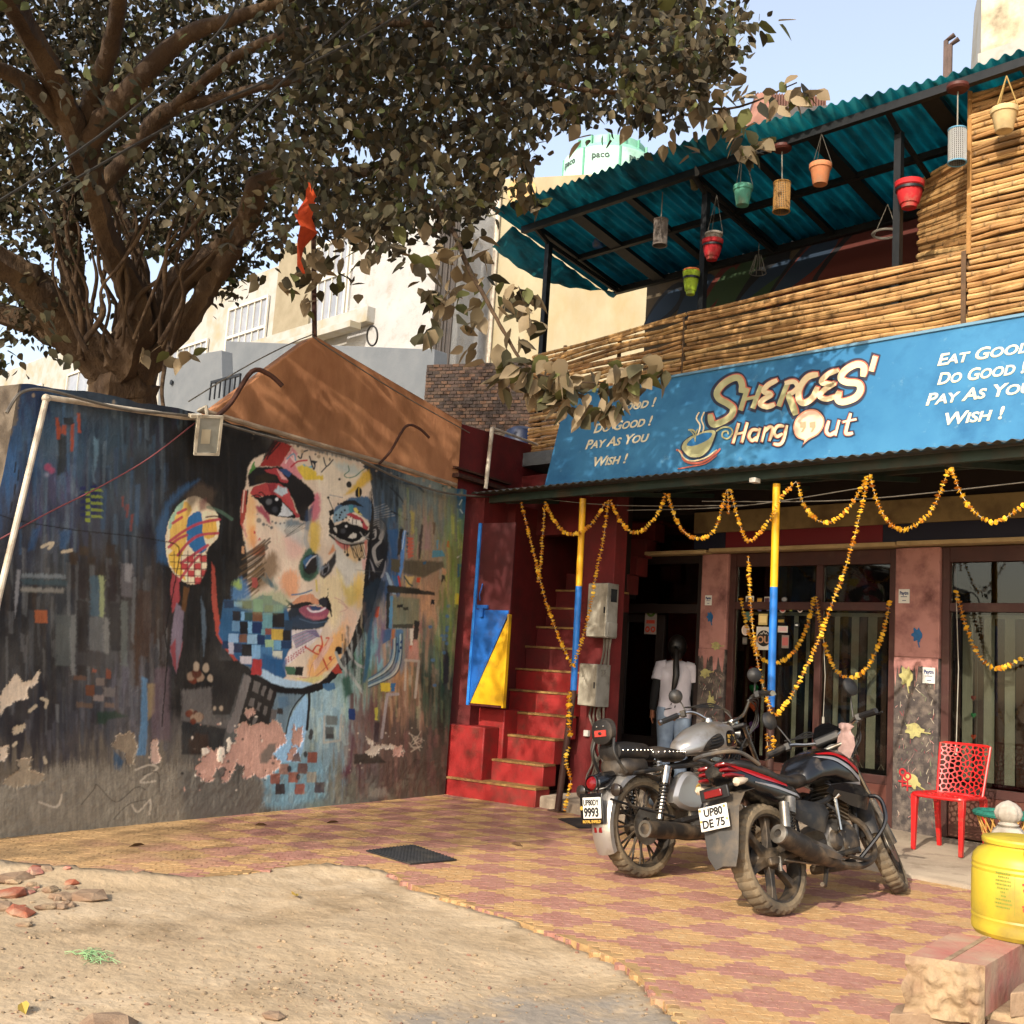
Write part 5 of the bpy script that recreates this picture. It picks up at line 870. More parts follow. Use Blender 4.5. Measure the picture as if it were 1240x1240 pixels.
def sticker(x,y,w,h,col,shape,col2=None,txt=None,lab='sticker',tcol='#D8D2C4'):
 yf=FY+.062;c=on_y(x,y,yf);W=w*10.9/FPX;Hh=h*10.9/FPX;t=T('window_sticker',lab,'sticker',tuple(c),'stickers on the cafe window')
 b=MB()
 if shape=='o':b.lathe([(.0005,.003),(1,.003),(1,0)],22,c,(0,-1,0),sx=1);b.v=[(c[0]+(p[0]-c[0])*W/2,p[1],c[2]+(p[2]-c[2])*Hh/2) for p in b.v]
 else:b.box(c[0]-W/2,c[0]+W/2,yf-.003,yf,c[2]-Hh/2,c[2]+Hh/2)
 P('backing',b,mat('st_'+col,brighter(col),None,rough=.45),t,smooth=0)
 if col2:
  b=MB()
  if shape=='o':b.lathe([(.0005,.0045),(.72,.0045),(.72,.003)],20,c,(0,-1,0));b.v=[(c[0]+(p[0]-c[0])*W/2,p[1]-.0005,c[2]+(p[2]-c[2])*Hh/2) for p in b.v]
  else:b.box(c[0]-W*.4,c[0]+W*.4,yf-.0042,yf-.0028,c[2]-Hh*.3,c[2]+Hh*.32)
  P('print',b,mat('st_'+col2,brighter(col2),None,rough=.45),t,smooth=0)
 if txt:text('lettering',txt,(c[0],yf-.0065,c[2]-Hh*.12),(1,0,0),(0,0,1),Hh*.42,mat('st_'+tcol,brighter(tcol),None,rough=.5),t,bold=.002,depth=.0005,align='CENTER')
 return t,c,W,Hh
for a in[(908,727,12,11,'#AFA69A','b','#4A4440',None,'white square sticker at the top left of the sticker window'),(920,727,8,7,'#3A2A1A','b','#A07830',None,'small gold and black sticker in the top row of the window'),(929,727,8,9,'#8E8880','b','#3A2028',None,'small grey portrait sticker left of the yellow post'),(950,726,9,7,'#2F2E30','o','#6A6A6C',None,'black round emblem sticker right of the yellow post'),(920,737,9,8,'#2A2840','o','#5A5080',None,'purple round sticker in the second row'),(930,737,8,7,'#252535','o','#77707A',None,'dark blue emblem sticker beside the purple round one'),(948,737,10,11,'#8C8580','o','#9C3A3A',None,'round white sticker with a red middle'),(958,737,7,8,'#2E3A18','o','#9A9A40',None,'round green and yellow sticker'),(969,737,8,10,'#A59A92','o','#3A2222',None,'round white rimmed sticker with a dark figure'),(907,746,10,11,'#3E5A50','b',None,None,'faded green square sticker at the left of the window'),(924,750,13,14,'#A8935E','b','#C0AC78',None,'beige square sticker above the large round emblem'),(946,752,10,5,'#3A2E18','b','#8C7030',None,'brown and gold strip sticker beside the post'),(903,763,12,14,'#A8988C','o','#97887E',None,'pale round sticker at the left of the large emblem'),(948,762,14,8,'#A8A29C','b','#B09090',None,'white strip sticker with faint red print right of the post'),(965,757,8,7,'#181818','o',None,'adv','black round sticker lettered adv'),(902,776,7,9,'#3C3834','b','#57514B',None,'small dark stamp sticker below the pale round one'),(951,777,10,16,'#6E625C','b','#8C4A48',None,'tall pinkish stamp sticker right of the post')]:sticker(*a[:6],a[6],a[7],a[8])
t,c,W,Hh=sticker(925,773,22,29,'#A8A39B','b',None,None,'large square sticker with a round black mountain emblem lettered SOUL')
b=MB();b.lathe([(.0005,.0046),(W*.46,.0046),(W*.46,.003)],26,c,(0,-1,0));P('disc',b,mat('st_black','#14110F',None,rough=.5),t,smooth=0)
b=MB();z0=c[2]+Hh*.14;b.prism([(c[0]-W*.3+W*.6*u,c[1]-.0052,z0+Hh*v) for u,v in[(0,0),(.2,.1),(.3,.06),(.5,.2),(.65,.08),(.8,.13),(1,0),(.8,.06),(.65,.03),(.5,.12),(.3,.01),(.2,.05)]],(0,-.001,0));P('mountain_print',b,mat('st_white2','#B5AFA5',None),t,smooth=0)
text('lettering','SOUL',(c[0],c[1]-.0065,c[2]-Hh*.2),(1,0,0),(0,0,1),Hh*.42,mat('st_salmon','#B58A6A',None),t,bold=.003,depth=.0006,align='CENTER')
def hearts(x,items,lab,hs=.0036):
 c0=on_y(x,742,FY-.0);t=T('heart_string',lab,'paper hearts',(c0[0],FY-.03,.5),'strings of paper hearts')
 b=MB();b.tube([(c0[0],FY+.1,2.0),(c0[0]-.01,FY+.1,.56)],.003,5);P('string',b,mat('pale_string','#77726A',None),t)
 for y,col in items:
  c=on_y(x,y,FY+.09);pts=[]
  for k in range(22):
   a=2*pi*k/22;pts.append((c[0]+hs*16*sin(a)**3,FY+.09,c[2]+hs*(13*cos(a)-5*cos(2*a)-2*cos(3*a)-cos(4*a))))
  b=MB();b.prism(pts,(0,-.003,0));P('heart',b,mat('heart_'+col,col,None,rough=.7),t,smooth=0)
hearts(913,[(812,'#A02B22'),(834,'#1E7A45'),(855,'#B54A26'),(879,'#8C5AA8')],'string of red, green, orange and purple paper hearts in the sticker window')
hearts(1179,[(845,'#8E2018'),(866,'#2F9A5C'),(892,'#D2441A')],'string of paper hearts behind the back of the red chair',.0016)
for k,(x,y1,y2,lab) in enumerate([(997,770,868,'white blind pull cord hanging in the sticker window'),(1158,720,900,'white blind pull cord at the left of the right window')]):
 a=on_y(x,y1,FY-.02);c=on_y(x,y2,FY-.02);b=MB();b.tube([a,(a+c)/2+np.array([.02,0,0]),c],.004,5);b.tube([c,c-ZZ*.1],.012,7);S('blind_cord',b,mat('cord_white','#9A958A',None),lab,'cord','blind cords')
# ================================================================== AWNING, SIGN, POSTS, GARLANDS
TIN=mat('awning_tin','#5B5F5A','#4A4E4A',5,.5,metal=.35,bump=.15,dirt='#5A4636',damt=.4,dscale=4)
GREENSTEEL=mat('green_steel','#2E3F38','#27352F',8,.55,metal=.2,dirt='#4A3A2C',damt=.3)
AF,AZ,AB,AZB=7.45,3.03,9.68,3.36
awning=T('tin_awning','corrugated tin awning over the cafe front with a wavy front edge','awning',(-5.2,AF,AZ))
def corr(x0,x1,n_per,y0,z0,y1,z1,amp,thick,seg=8,rows=2,jitter=0):
 nx=int((x1-x0)/n_per*seg)+1;xs=np.linspace(x0,x1,nx);rr=np.random.RandomState(4);V=[]
 for k in range(rows):
  t=k/(rows-1)
  for s in(0,1):
   V.append(np.c_[xs,np.full(nx,y0+(y1-y0)*t),z0+(z1-z0)*t+amp*np.sin(2*pi*xs/n_per)+s*thick])
 return xs,V
def corr_mb(*a,**k):
 xs,V=corr(*a,**k);n=len(xs);b=MB();rows=len(V)//2;vs=np.concatenate(V);fs=[]
 for r in range(rows-1):
  lo,hi,lo2,hi2=[(2*r+q)*n for q in range(4)]
  for i in range(n-1):fs+=[(lo+i,lo2+i,lo2+i+1,lo+i+1),(hi+i,hi+i+1,hi2+i+1,hi2+i)]
 L=2*(rows-1)*n
 for i in range(n-1):fs+=[(i,i+1,n+i+1,n+i),(L+i,L+n+i,L+n+i+1,L+i+1)]
 for r in range(rows-1):
  a,c,d,e=2*r*n,(2*r+1)*n,(2*r+3)*n,(2*r+2)*n;fs+=[(a,c,d,e),(a+n-1,e+n-1,d+n-1,c+n-1)]
 return b.add(vs,fs)
P('tin_sheet',corr_mb(-8.35,-1.5,.098,AF,AZ,AB,AZB,.0105,.0015),TIN,awning,smooth=60)
b=MB();b.box(-8.3,-1.5,7.66,7.71,2.955,3.035);P('front_beam',b,GREENSTEEL,awning,bevel=.003)
for yy in(8.3,9.0):
 b=MB();z=AZ+(AZB-AZ)*(yy-AF)/(AB-AF);b.box(-7.1,-1.5,yy,yy+.05,z-.075,z-.016);P('purlin',b,GREENSTEEL,awning,bevel=.003)
for xx in np.arange(-8.1,-1.5,1.15):
 b=MB();b.hexa([(xx,7.715,2.945),(xx+.045,7.715,2.945),(xx+.045,9.66,3.23),(xx,9.66,3.23)],[(xx,7.715,2.99),(xx+.045,7.715,2.99),(xx+.045,9.66,3.275),(xx,9.66,3.275)]);P('rafter',b,GREENSTEEL,awning)
b=MB();c=on_y(914,582,7.6);b.box(c[0]-.03,c[0]+.03,7.56,7.64,c[2]-.02,c[2]+.02);S('awning_lamp_holder',b,mat('white_plastic','#B9B6AE'),'small white lamp holder under the awning front beside the yellow post','lamp holder',bevel=.004)
YP=mat('post_yellow','#E0A81A','#CF9812',6,.5,dirt='#8A6A20',damt=.2);BP=mat('post_blue','#1E6FC4','#1A62AE',6,.5,dirt='#27466A',damt=.2);BRP=mat('post_brown','#3A1F18','#2E1914',6,.6,dirt='#6A5040',damt=.3)
def post(pts,foot,label):
 t=T('awning_post',label,'post',tuple(foot),'yellow and blue posts carrying the awning')
 for(p,q,m,nm) in((pts[0],pts[1],YP,'yellow_section'),(pts[1],pts[2],BP,'blue_section'),(pts[2],foot,BRP,'brown_section')):
  b=MB();b.tube([p,q],.031,14);P(nm,b,m,t)
 b=MB();f=np.array(foot);b.box(f[0]-.07,f[0]+.07,f[1]-.07,f[1]+.07,f[2]-.0,f[2]+.012);P('foot_plate',b,BRP,t)
post([on_y(940.5,586,7.7),on_y(937.2,711,7.7),on_y(933.5,856,7.7)],np.array([on_y(933,880,7.7)[0]+.01,7.7,0.01]),'yellow and blue awning post standing behind the two motorcycles')
pb=on_z(684,982,.0)
post([on_y(706,604,7.7),on_y(701,710,7.7),on_y(694.5,836,7.7)],np.array([pb[0],7.7,.0]),'yellow and blue awning post standing by the red stairs')
SGB=np.array([-7.41,7.56,3.055]);SGT=np.array([-7.41,7.79,4.0]);SE=SGT-SGB;SH=np.linalg.norm(SE);SE/=SH;SN=np.cross([1.,0,0],SE)
def sg(px,py,off=0):return on_pl(px,py,SGB+SN*off,SN)
SIGNB=geo_mix_mat('sign_blue',[('#336A92',),('#3D769C',.8,.42,.62),('#285A82',1.9,.5,.7),('#6C92A6',9,.62,.8)],rough=.45,bump=.05,bscale=12)
sign=T('cafe_sign','large blue cafe signboard lettered Sheroes Hangout above the tin awning','sign',tuple(SGB+np.array([2.6,0,0])))
b=MB();b.obox(SGB+np.array([2.65,0,0])+SE*SH/2-SN*.02,(2.65,0,0),SE*SH/2,SN*.018);P('panel',b,SIGNB,sign)
b=MB();b.prism([SGB+np.array([-.004,.03,0]),SGT+np.array([-.004,.02,0]),(-7.414,8.62,4.02),(-7.414,8.62,3.25)],(.02,0,0));P('side_panel',b,mat('sign_side_blue','#173A78','#1B4488',4,.6),sign,smooth=0)
b=MB();b.obox(SGT+np.array([2.65,.0,.012])-SN*.01,(2.67,0,0),SE*.012,SN*.022);P('top_edge',b,mat('sign_edge','#5C7F94',None,rough=.5),sign)
SCRM=mat('sign_cream','#D8CDAE','#CBBE9C',5,.5);
EX=np.array([1.,0,0])
def lines(rows,tagx):
 for txt,(x,y),(x2,y2),cap in rows:
  p=sg(x,y,.0015);q=sg(x2,y2,.0015);text('lettering',txt,p,EX,SE,cap,SCRM,sign,shear=.16,bold=.003,depth=.0015,caps=True,fit=float(q[0]-p[0]))
 return
rowsL=[('Eat Good !',(720,503),(791,497),.13),('Do Good !',(718,524.5),(787,518),.135),('Pay As You',(708,544),(783,538),.135),('Wish !',(716.5,565),(757,561),.135)]
rowsR=[('Eat Good !',(1134,443),(1262,432),.135),('Do Good !',(1134,466),(1240,456),.135),('Pay As You',(1120,491),(1250,479),.135),('Wish !',(1141,515),(1213,507),.135)]
lines(rowsL,'L');lines(rowsR,'R')
def flower_proto():
 b=MB();n=9
 for lay,(r,z,h) in enumerate([(1.0,-.1,.25),(.78,.22,.25),(.45,.5,.2)]):
  vs=[(0,0,z+h)];fs=[]
  for k in range(n):
   a=2*pi*(k+lay*.5)/n;rr_=r*(1 if k%2 else.82);vs.append((rr_*cos(a),rr_*sin(a),z+(.08 if k%2 else-.1)))
  vs.append((0,0,z-.35))
  for k in range(n):fs.append((0,1+k,1+(k+1)%n));fs.append((n+1,1+(k+1)%n,1+k))
  b.add(vs,fs)
 return np.array(b.v),b.f
FV,FF=flower_proto();MARI=mat('marigold','#E09A10',attr=True,rough=.75,trans=.05,bump=.4,bscale=160)
gl_r=random.Random(12)
def garland(pts,label,sag=True,r=.0245,group='marigold garlands',gap=1.0,knots=()):
 P_=smoothcurve(pts,14) if len(pts)>2 else[np.array(pts[0]),np.array(pts[1])]
 L_=[0]
 for a,c in zip(P_[:-1],P_[1:]):L_.append(L_[-1]+np.linalg.norm(c-a))
 b=MB();b.setcol('#B7A789');b.tube(P_,.0025,4)
 s=.01;cols=['#E8B428','#E0A81E','#D99418','#EDC445','#E8B830','#E6B42C','#C07A1C']
 P_=np.array(P_);L_=np.array(L_)
 while s<L_[-1]:
  i=min(np.searchsorted(L_,s),len(P_)-1);j=max(i-1,0);t=(s-L_[j])/(L_[i]-L_[j]+1e-9);p=P_[j]*(1-t)+P_[i]*t;d=P_[i]-P_[j];d=d/(np.linalg.norm(d)+1e-9)
  d=d+np.array([gl_r.uniform(-.45,.45) for _ in range(3)]);d/=np.linalg.norm(d);d=d*gl_r.choice((-1,1))
  u=np.cross(d,[.3,.2,.9]);u/=np.linalg.norm(u);w=np.cross(d,u);rr_=r*gl_r.uniform(.75,1.12)
  b.setcol(gl_r.choice(cols));b.add([p+(u*q[0]+w*q[1]+d*q[2]*.62)*rr_ for q in FV]+np.array([gl_r.uniform(-.006,.006) for _ in range(3)]),FF)
  s+=r*gl_r.uniform(.85,1.25)*gap*(1.6 if gl_r.random()<.06 else 1)
 return S('marigold_garland',b,MARI,label,'garland',group)
gy=7.62
def gp(*pp,y=gy):return[on_y(a,c,y) for a,c in pp]
garland(gp((631,608),(645,665),(660,725),(678,775),(693,806),y=7.66),'long marigold garland slanting from the awning corner down to the post by the stairs')
garland(gp((660,608),(657,650),(654,690),(651,705),y=7.64),'short straight marigold garland hanging left of the stair post')
garland(gp((661,610),(672,632),(686,646),(702,645),(720,630),(733,608)),'marigold swag looped before the top of the post by the stairs')
garland(gp((737,605),(731,650),(722,695),(714,740),(703,780),(694,808)),'long marigold garland slanting down past the meter boxes to the stair post')
garland(gp((739,606),(752,632),(765,644),(780,641),(796,622),(806,598)),'marigold swag hanging before the dark cafe door')
garland(gp((808,598),(820,632),(835,649),(850,651),(866,640),(880,593)),'marigold swag hanging before the narrow pink pillar')
garland(gp((881,592),(882,610),(882.5,622)),'very short marigold string hanging from the awning between two swags',r=.024)
garland(gp((884,592),(893,625),(906,655),(930,632),(948,600),(964,583)),'marigold swag dipping to a point left of the yellow post')
garland(gp((906,673),(908,715),(912,765),(920,815),(932,858),(937,872)),'long marigold garland hanging straight down left of the yellow and blue post')
garland(gp((965,584),(974,612),(990,630),(1008,631),(1030,612),(1050,577)),'marigold swag right of the yellow post')
garland(gp((1051,576),(1042,620),(1026,680),(1006,735),(985,790),(960,840),(939,868)),'long marigold garland slanting across the window down to the yellow post')
garland(gp((1053,574),(1063,610),(1080,636),(1100,640),(1128,618),(1149,568)),'marigold swag hanging above the wide pink pillar')
garland(gp((1152,566),(1165,600),(1185,624),(1205,632),(1228,620),(1250,600),(1262,570)),'marigold swag at the right end of the awning')
garland(gp((690,838),(689,860),(690,885),(692,893),y=7.655),'marigold bunch wound round the lower half of the stair post',r=.034)
garland(gp((689,905),(685,920),(691,945),(688,962),(683,981),y=7.655),'loose marigold tail hanging at the foot of the stair post')
garland(gp((929,888),(930,905),(937,915),(936,890),y=7.64),'marigold tail hanging below the blue part of the post behind the motorcycles')
gw=FY-.05
garland(gp((897,725),(906,765),(918,792),(935,803),(957,794),(975,765),(986,722),y=gw),'marigold swag hung low before the stickers inside the window frame',r=.029)
garland(gp((988,722),(995,765),(1008,805),(1028,821),(1050,808),(1068,770),(1078,728),y=gw),'marigold swag hung low before the blinds of the sticker window',r=.029)
garland(gp((1158,716),(1170,760),(1186,795),(1205,809),(1225,804),(1250,785),(1275,730),y=gw),'marigold swag hung before the blinds of the right window',r=.029)
b=MB()
for k,(a,c) in enumerate([((600,597),(900,612)),((760,618),(1060,588)),((850,607),(1250,583))]):
 p=on_y(*a,7.75);q=on_y(*c,7.75);b.tube(smoothcurve([p,(p+q)/2-ZZ*.06,q],8),.004,4)
S('awning_wires',b,GCABLE,'thin slack wires strung under the front of the tin awning','wires')
_ly=[0.0012]
def ribbon(t,pts,w,m,nm,grow=0,shift=(0,0),closed=False,base=None):
 P_=[np.array(q) for q in(smoothcurve(pts,6,closed) if len(pts)>2 else pts)];n=len(P_);L_,R_=[],[];W=w/2+grow
 for i in range(n):
  d=(P_[(i+1)%n]-P_[i-1]) if closed else(P_[min(i+1,n-1)]-P_[max(i-1,0)]);d=d/(np.linalg.norm(d)+1e-9);nn=np.array([-d[1],d[0]])
  e=d*(-grow if i==0 else grow if i==n-1 else 0) if not closed else 0
  tp=1 if closed else min(1,.72+.28*min(i,n-1-i)/3);L_.append(P_[i]+nn*W*tp+e);R_.append(P_[i]-nn*W*tp+e)
 _ly[0]+=.00012;off=(base if base else 0)+_ly[0];f=lambda q:sg(*t(q[0]+shift[0],q[1]+shift[1]),off)
 b=MB();vs=[f(q) for q in L_]+[f(q) for q in R_];fs=[(i,(i+1)%n,n+(i+1)%n,n+i) for i in range(n if closed else n-1)]
 b.add(vs,fs);P(nm,b,m,sign,smooth=0)
def plate(t,pts,m,nm,smooth=True):
 q=smoothcurve(pts,5,True) if smooth else pts;_ly[0]+=.00012;b=MB();b.add([sg(*t(*p),_ly[0]) for p in q],[tuple(range(len(q)))]);P(nm,b,m,sign,smooth=0)
LD=mat('logo_dark','#2A2F40',None,rough=.5);LR=mat('logo_red','#B5614E',None,rough=.5);LC=mat('logo_cream','#D9C8A2','#CDBB92',9,.5);LG=mat('logo_olive','#A9A67C','#9A986E',7,.5);LP=mat('logo_peach','#DDBBA0',None,rough=.5);LB=mat('logo_blue','#2A6A9C',None,rough=.45);LS=mat('logo_salmon','#C98A6C',None)
tA=lambda x,y:(850+x/5.391,420+y/5.391);tB=lambda x,y:(810+x/5.167,470+y/5.167)
LET=[([(255,300),(262,250),(240,205),(190,210),(130,250),(97,300),(112,340),(165,370),(203,405),(185,455),(130,490),(70,505),(52,440)],34,LG),([(297,270),(250,415)],34,LG),([(385,255),(330,402)],34,LG),([(272,345),(352,328)],22,LG),([(492,217),(430,250),(403,292),(450,312),(400,345),(380,375),(425,392),(475,375)],27,LC),([(560,232),(500,388)],36,LG),([(540,238),(600,228),(624,262),(592,298),(558,308)],25,LC),([(560,308),(592,385),(612,445)],36,LG),([(758,180),(690,198),(642,262),(630,335),(662,368),(722,332),(754,262)],32,LC),([(892,152),(822,180),(778,230),(838,245),(862,240),(800,280),(768,322),(812,342),(872,322)],27,LC),([(1050,195),(1056,132),(1010,115),(940,150),(905,200),(940,230),(1018,240),(1034,282),(1000,332),(922,360),(886,342),(897,290)],36,LC),([(1132,62),(1104,160)],38,LC)]
HAN=[([(438,220),(402,345)],21),([(492,215),(457,340)],21),([(418,288),(476,276)],17),([(562,262),(522,262),(502,300),(522,328),(552,305)],17),([(572,250),(548,334)],17),([(606,242),(582,336)],17),([(596,275),(632,242),(650,260),(630,330)],17),([(722,238),(682,238),(658,275),(678,302),(712,285)],17),([(740,232),(716,325),(692,352),(655,348)],17),([(1002,205),(986,268),(1010,292),(1044,270)],18),([(1066,200),(1042,296)],18),([(1138,158),(1108,270),(1122,286),(1152,280)],18),([(1088,212),(1174,194)],16)]
LET=[(q,w*1.22,m) for q,w,m in LET];HAN=[(q,w*1.12) for q,w in HAN]
for q,w,m in LET:ribbon(tA,q,w,LD,'logo_outline',grow=20)
for q,w in HAN:ribbon(tB,q,w,LD,'logo_outline',grow=11)
plate(tB,[(770,240),(800,170),(860,128),(930,130),(978,180),(978,240),(940,295),(880,330),(830,372),(838,335),(790,310)],LD,'logo_outline')
for q,w,m in LET:ribbon(tA,q,w,LR,'logo_red_edge',grow=3,shift=(5,-4))
for q,w in HAN:ribbon(tB,q,w,LR,'logo_red_edge',grow=3,shift=(-3,1))
plate(tB,[(778,240),(806,176),(864,136),(926,138),(968,184),(968,238),(934,288),(876,322),(838,352),(846,328),(796,304)],LS,'speech_bubble');plate(tB,[(784,240),(812,182),(866,144),(920,146),(960,188),(960,236),(928,282),(872,314),(846,336),(850,320),(800,298)],LP,'speech_bubble')
for q,w,m in LET:ribbon(tA,q,w,m,'logo_letter')
for q,w in HAN:ribbon(tB,q,w,LP if q[0][0]>900 else LC,'logo_letter')
for x in(820,880):
 plate(tB,[(x,215),(x+36,208),(x+38,240),(x+20,272),(x+6,276),(x+18,248),(x+2,246)],LS,'quote_mark',False)
plate(tB,[(72,372),(92,330),(150,290),(240,258),(300,262),(290,320),(255,392),(200,436),(130,440),(88,405)],LD,'cup_outline');plate(tB,[(80,370),(100,330),(152,296),(240,265),(290,270),(280,320),(248,386),(198,428),(134,430),(96,400)],LG,'cup');plate(tB,[(112,352),(150,312),(215,282),(268,282),(250,318),(185,352),(135,362)],LB,'tea')
for q,w,m in[([(45,385),(75,400),(95,450),(150,470),(220,458),(290,410),(322,378)],14,LR),([(60,385),(100,440),(150,455),(230,435),(300,385)],9,LC),([(55,505),(140,490),(230,470),(300,420)],8,LR),([(295,270),(340,245),(385,250),(398,280),(370,315),(335,305),(338,275),(365,270),(372,290)],10,LG),([(190,150),(172,190),(195,235),(180,295)],9,LC),([(222,148),(204,195),(218,240),(210,280)],9,LC),([(125,258),(155,290),(165,335)],7,LG),([(120,262),(150,262),(168,282)],12,LG),([(180,255),(168,285),(166,320)],7,LG)]:ribbon(tB,q,w,m,'cup_stroke')
# ================================================================== TERRACE
RY=8.65
BAM=mat('bamboo','#B98A4C',attr=True,rough=.55,bump=.25,bscale=70,spec=.35,dirt='#6E4E2A',damt=.3,dscale=5)
br=random.Random(21)
def cane(p,q,r,parent,wav=.012,seg=.3):
 p=np.array(p,float);q=np.array(q,float);L_=np.linalg.norm(q-p);n=max(2,int(L_/.085));b=MB();ph=br.uniform(0,6);k1=br.uniform(1.2,2.4);base=br.choice(['#A07C4C','#967045','#AC885A','#8C6A42','#A58254','#B09060','#7E5F3A'])
 c0=np.array(lin(base));nodes=[br.uniform(0,seg)]
 while nodes[-1]<L_:nodes.append(nodes[-1]+seg*br.uniform(.75,1.25))
 ts=sorted(set([0,1]+[i/n for i in range(n+1)]+[min(1,max(0,(x+d)/L_)) for x in nodes[:-1] for d in(-.012,0,.012)]))
 pts,rad,cs=[],[],[]
 for t in ts:
  w=wav*(sin(ph+k1*t*L_*1.6)+.5*sin(ph*2+3.1*t*L_));dn=min(abs(t*L_-x) for x in nodes)
  pts.append(p+(q-p)*t+ZZ*w*min(1,t*8,(1-t)*8));rad.append(r*(1.13 if dn<.004 else.97));cs.append(c0*(.45 if dn<.004 else(1.15 if dn>.03 else.9)))
 N=7;b.c=[];b.col=(1,1,1,1);b.tube(pts,rad,N);col=[]
 for i in range(len(pts)):col+=[(*np.clip(cs[i],0,1),1)]*N
 b.c=col;return P('bamboo_cane',b,BAM,parent,smooth=50)
screen=T('bamboo_railing','bamboo cane railing of the roof terrace above the blue sign','railing',(-6.2,RY,3.7))
LATH=mat('rail_lath','#5E4630','#4A3826',9,.8)
xs_seg=[(-8.74,-6.62),(-6.58,-3.76)]
z=3.72;k=0
while z<4.93:
 for j,(a,c) in enumerate(xs_seg):
  sagL=(-.10 if j==0 else 0)*(z-3.7)/1.2
  za=z+sagL+br.uniform(-.006,.006);zc=z+br.uniform(-.006,.006)
  cane((a+br.uniform(-.03,.02),RY-.03+br.uniform(-.008,.008),za),(c+br.uniform(-.02,.03),RY-.03+br.uniform(-.008,.008),zc),br.uniform(.019,.0245),screen,.010 if j else.016)
 z+=.0465;k+=1
for x in(-8.3,-7.5,-6.60,-5.6,-4.7,-3.755):
 b=MB();b.box(x-.016,x+.016,RY+.0,RY+.03,3.62,4.9);P('lath',b,LATH,screen)
b=MB();b.box(-3.775,-3.735,RY-.062,RY-.052,3.7,4.93);P('cover_lath',b,LATH,screen)
b=MB();b.box(-6.606,-6.594,RY-.062,RY-.052,3.7,4.9);P('cover_lath',b,LATH,screen)
tall=T('bamboo_wall','tall bamboo cane wall at the right end of the terrace','wall',(-3.2,RY,3.7))
z=3.70
while z<6.33:
 cane((-3.725+br.uniform(-.015,.015),RY-.03+br.uniform(-.008,.008),z),(-2.1,RY-.03,z+br.uniform(-.004,.02)),br.uniform(.02,.026),tall,.012);z+=.049
b=MB();b.box(-3.735,-3.70,RY-.055,RY-.02,4.9,6.34);P('corner_lath',b,mat('pale_lath','#9A7140','#85602F',9,.8),tall)
b=MB();b.box(-3.70,-2.1,RY+.0,RY+.02,3.65,6.3);P('backing',b,LATH,tall)
ang=T('bamboo_side_screen','slanting bamboo screen between the terrace opening and the tall bamboo wall','wall',(-3.9,9.0,4.9))
A0,A1=on_y(1179,305,RY+.02),on_y(1181,180,RY+.02);B0,B1=on_y(1116,316,RY+.75),on_y(1115,219,RY+.75);n=24
for i in range(n):
 t=(i+.5)/n;cane(A0+(A1-A0)*t+np.array([br.uniform(-.02,.02),0,0]),B0+(B1-B0)*t+np.array([br.uniform(-.03,.02),0,br.uniform(-.01,.01)]),.026*(1-.15*t)+.004,ang,.006)
b=MB();o=np.array([.0,.05,0]);b.hexa([A0+o,B0+o,B0+o*1.4,A0+o*1.4],[A1+o,B1+o,B1+o*1.4,A1+o*1.4]);P('backing',b,LATH,ang)
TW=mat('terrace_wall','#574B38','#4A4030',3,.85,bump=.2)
ter=T('terrace_room','roof terrace slab with a painted back wall in the shade','building',(-6,10.6,3.5))
b=MB();b.box(-8.8,-1.6,8.45,13.4,3.51,3.66);P('slab',b,GREYWALL,ter)
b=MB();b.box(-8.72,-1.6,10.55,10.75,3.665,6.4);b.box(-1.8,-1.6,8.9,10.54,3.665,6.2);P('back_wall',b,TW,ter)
PET=[mat('petal_'+n_,c,None,rough=.7) for n_,c in(('blue','#1C3044'),('red','#562218'),('green','#2A4024'),('teal','#1B4A4E'),('dark','#14161A'))]
for ip,(x,y,w,h,a,m) in enumerate([(805,372,.55,.2,.6,4),(802,374,.45,.13,.6,0),(842,362,.5,.2,.7,0),(870,352,.65,.19,.8,1),(868,354,.5,.1,.8,2),(895,345,.7,.2,.75,2),(920,340,.7,.17,.7,4),(925,345,.6,.14,.5,0),(950,345,.9,.16,.3,2),(985,320,1.1,.32,.6,4),(985,320,1.0,.26,.6,1),(975,322,.7,.15,.6,0),(1065,305,1.3,.55,.4,4),(1066,305,1.2,.48,.4,1)]):
 c=on_y(x,y,10.548);b=MB();ca_,sa_=cos(a),sin(a);pts=[]
 for k in range(20):
  t=2*pi*k/20;u=w*.72*cos(t);v=h*.85*sin(t)*(1+.35*cos(t));pts.append((c[0]+u*ca_-v*sa_,c[1]-.001*k*0,c[2]+u*sa_+v*ca_))
 b.prism(pts,(0,-.003-.0011*ip,0));P('painted_petal',b,PET[m],ter,smooth=0)
b=MB();b.box(-8.75,-1.81,10.03,10.07,6.02,6.36);b.box(-8.75,-1.81,10.071,10.80,6.402,6.44);P('rear_fascia_sun_lid',b,mat('dark_sun_lid','#17191A','#101213',6,.7),ter)  # dark strip and lid added to keep direct sun off the back wall
RZ=lambda y:6.36-.19*(y-8.42)
BSTEEL=mat('roof_black_steel','#101417','#1A1C1E',10,.5,metal=.3,bump=.1)
TEAL=mat('teal_sheet','#36969C','#267E88',2.2,.45,bump=.1,dirt='#14454E',damt=.45,dscale=5,trans=.75,stretch=(1,.35,1))
roof=T('terrace_roof','teal corrugated roof on black steel posts and beams over the terrace','roof',(-6,9,5))
for x,zt in((-8.66,6.2),(-6.44,6.27),(-4.37,6.28)):
 b=MB();b.box(x-.032,x+.032,RY-.02,RY+.045,3.661,RZ(RY)-.12);P('post',b,BSTEEL,roof)
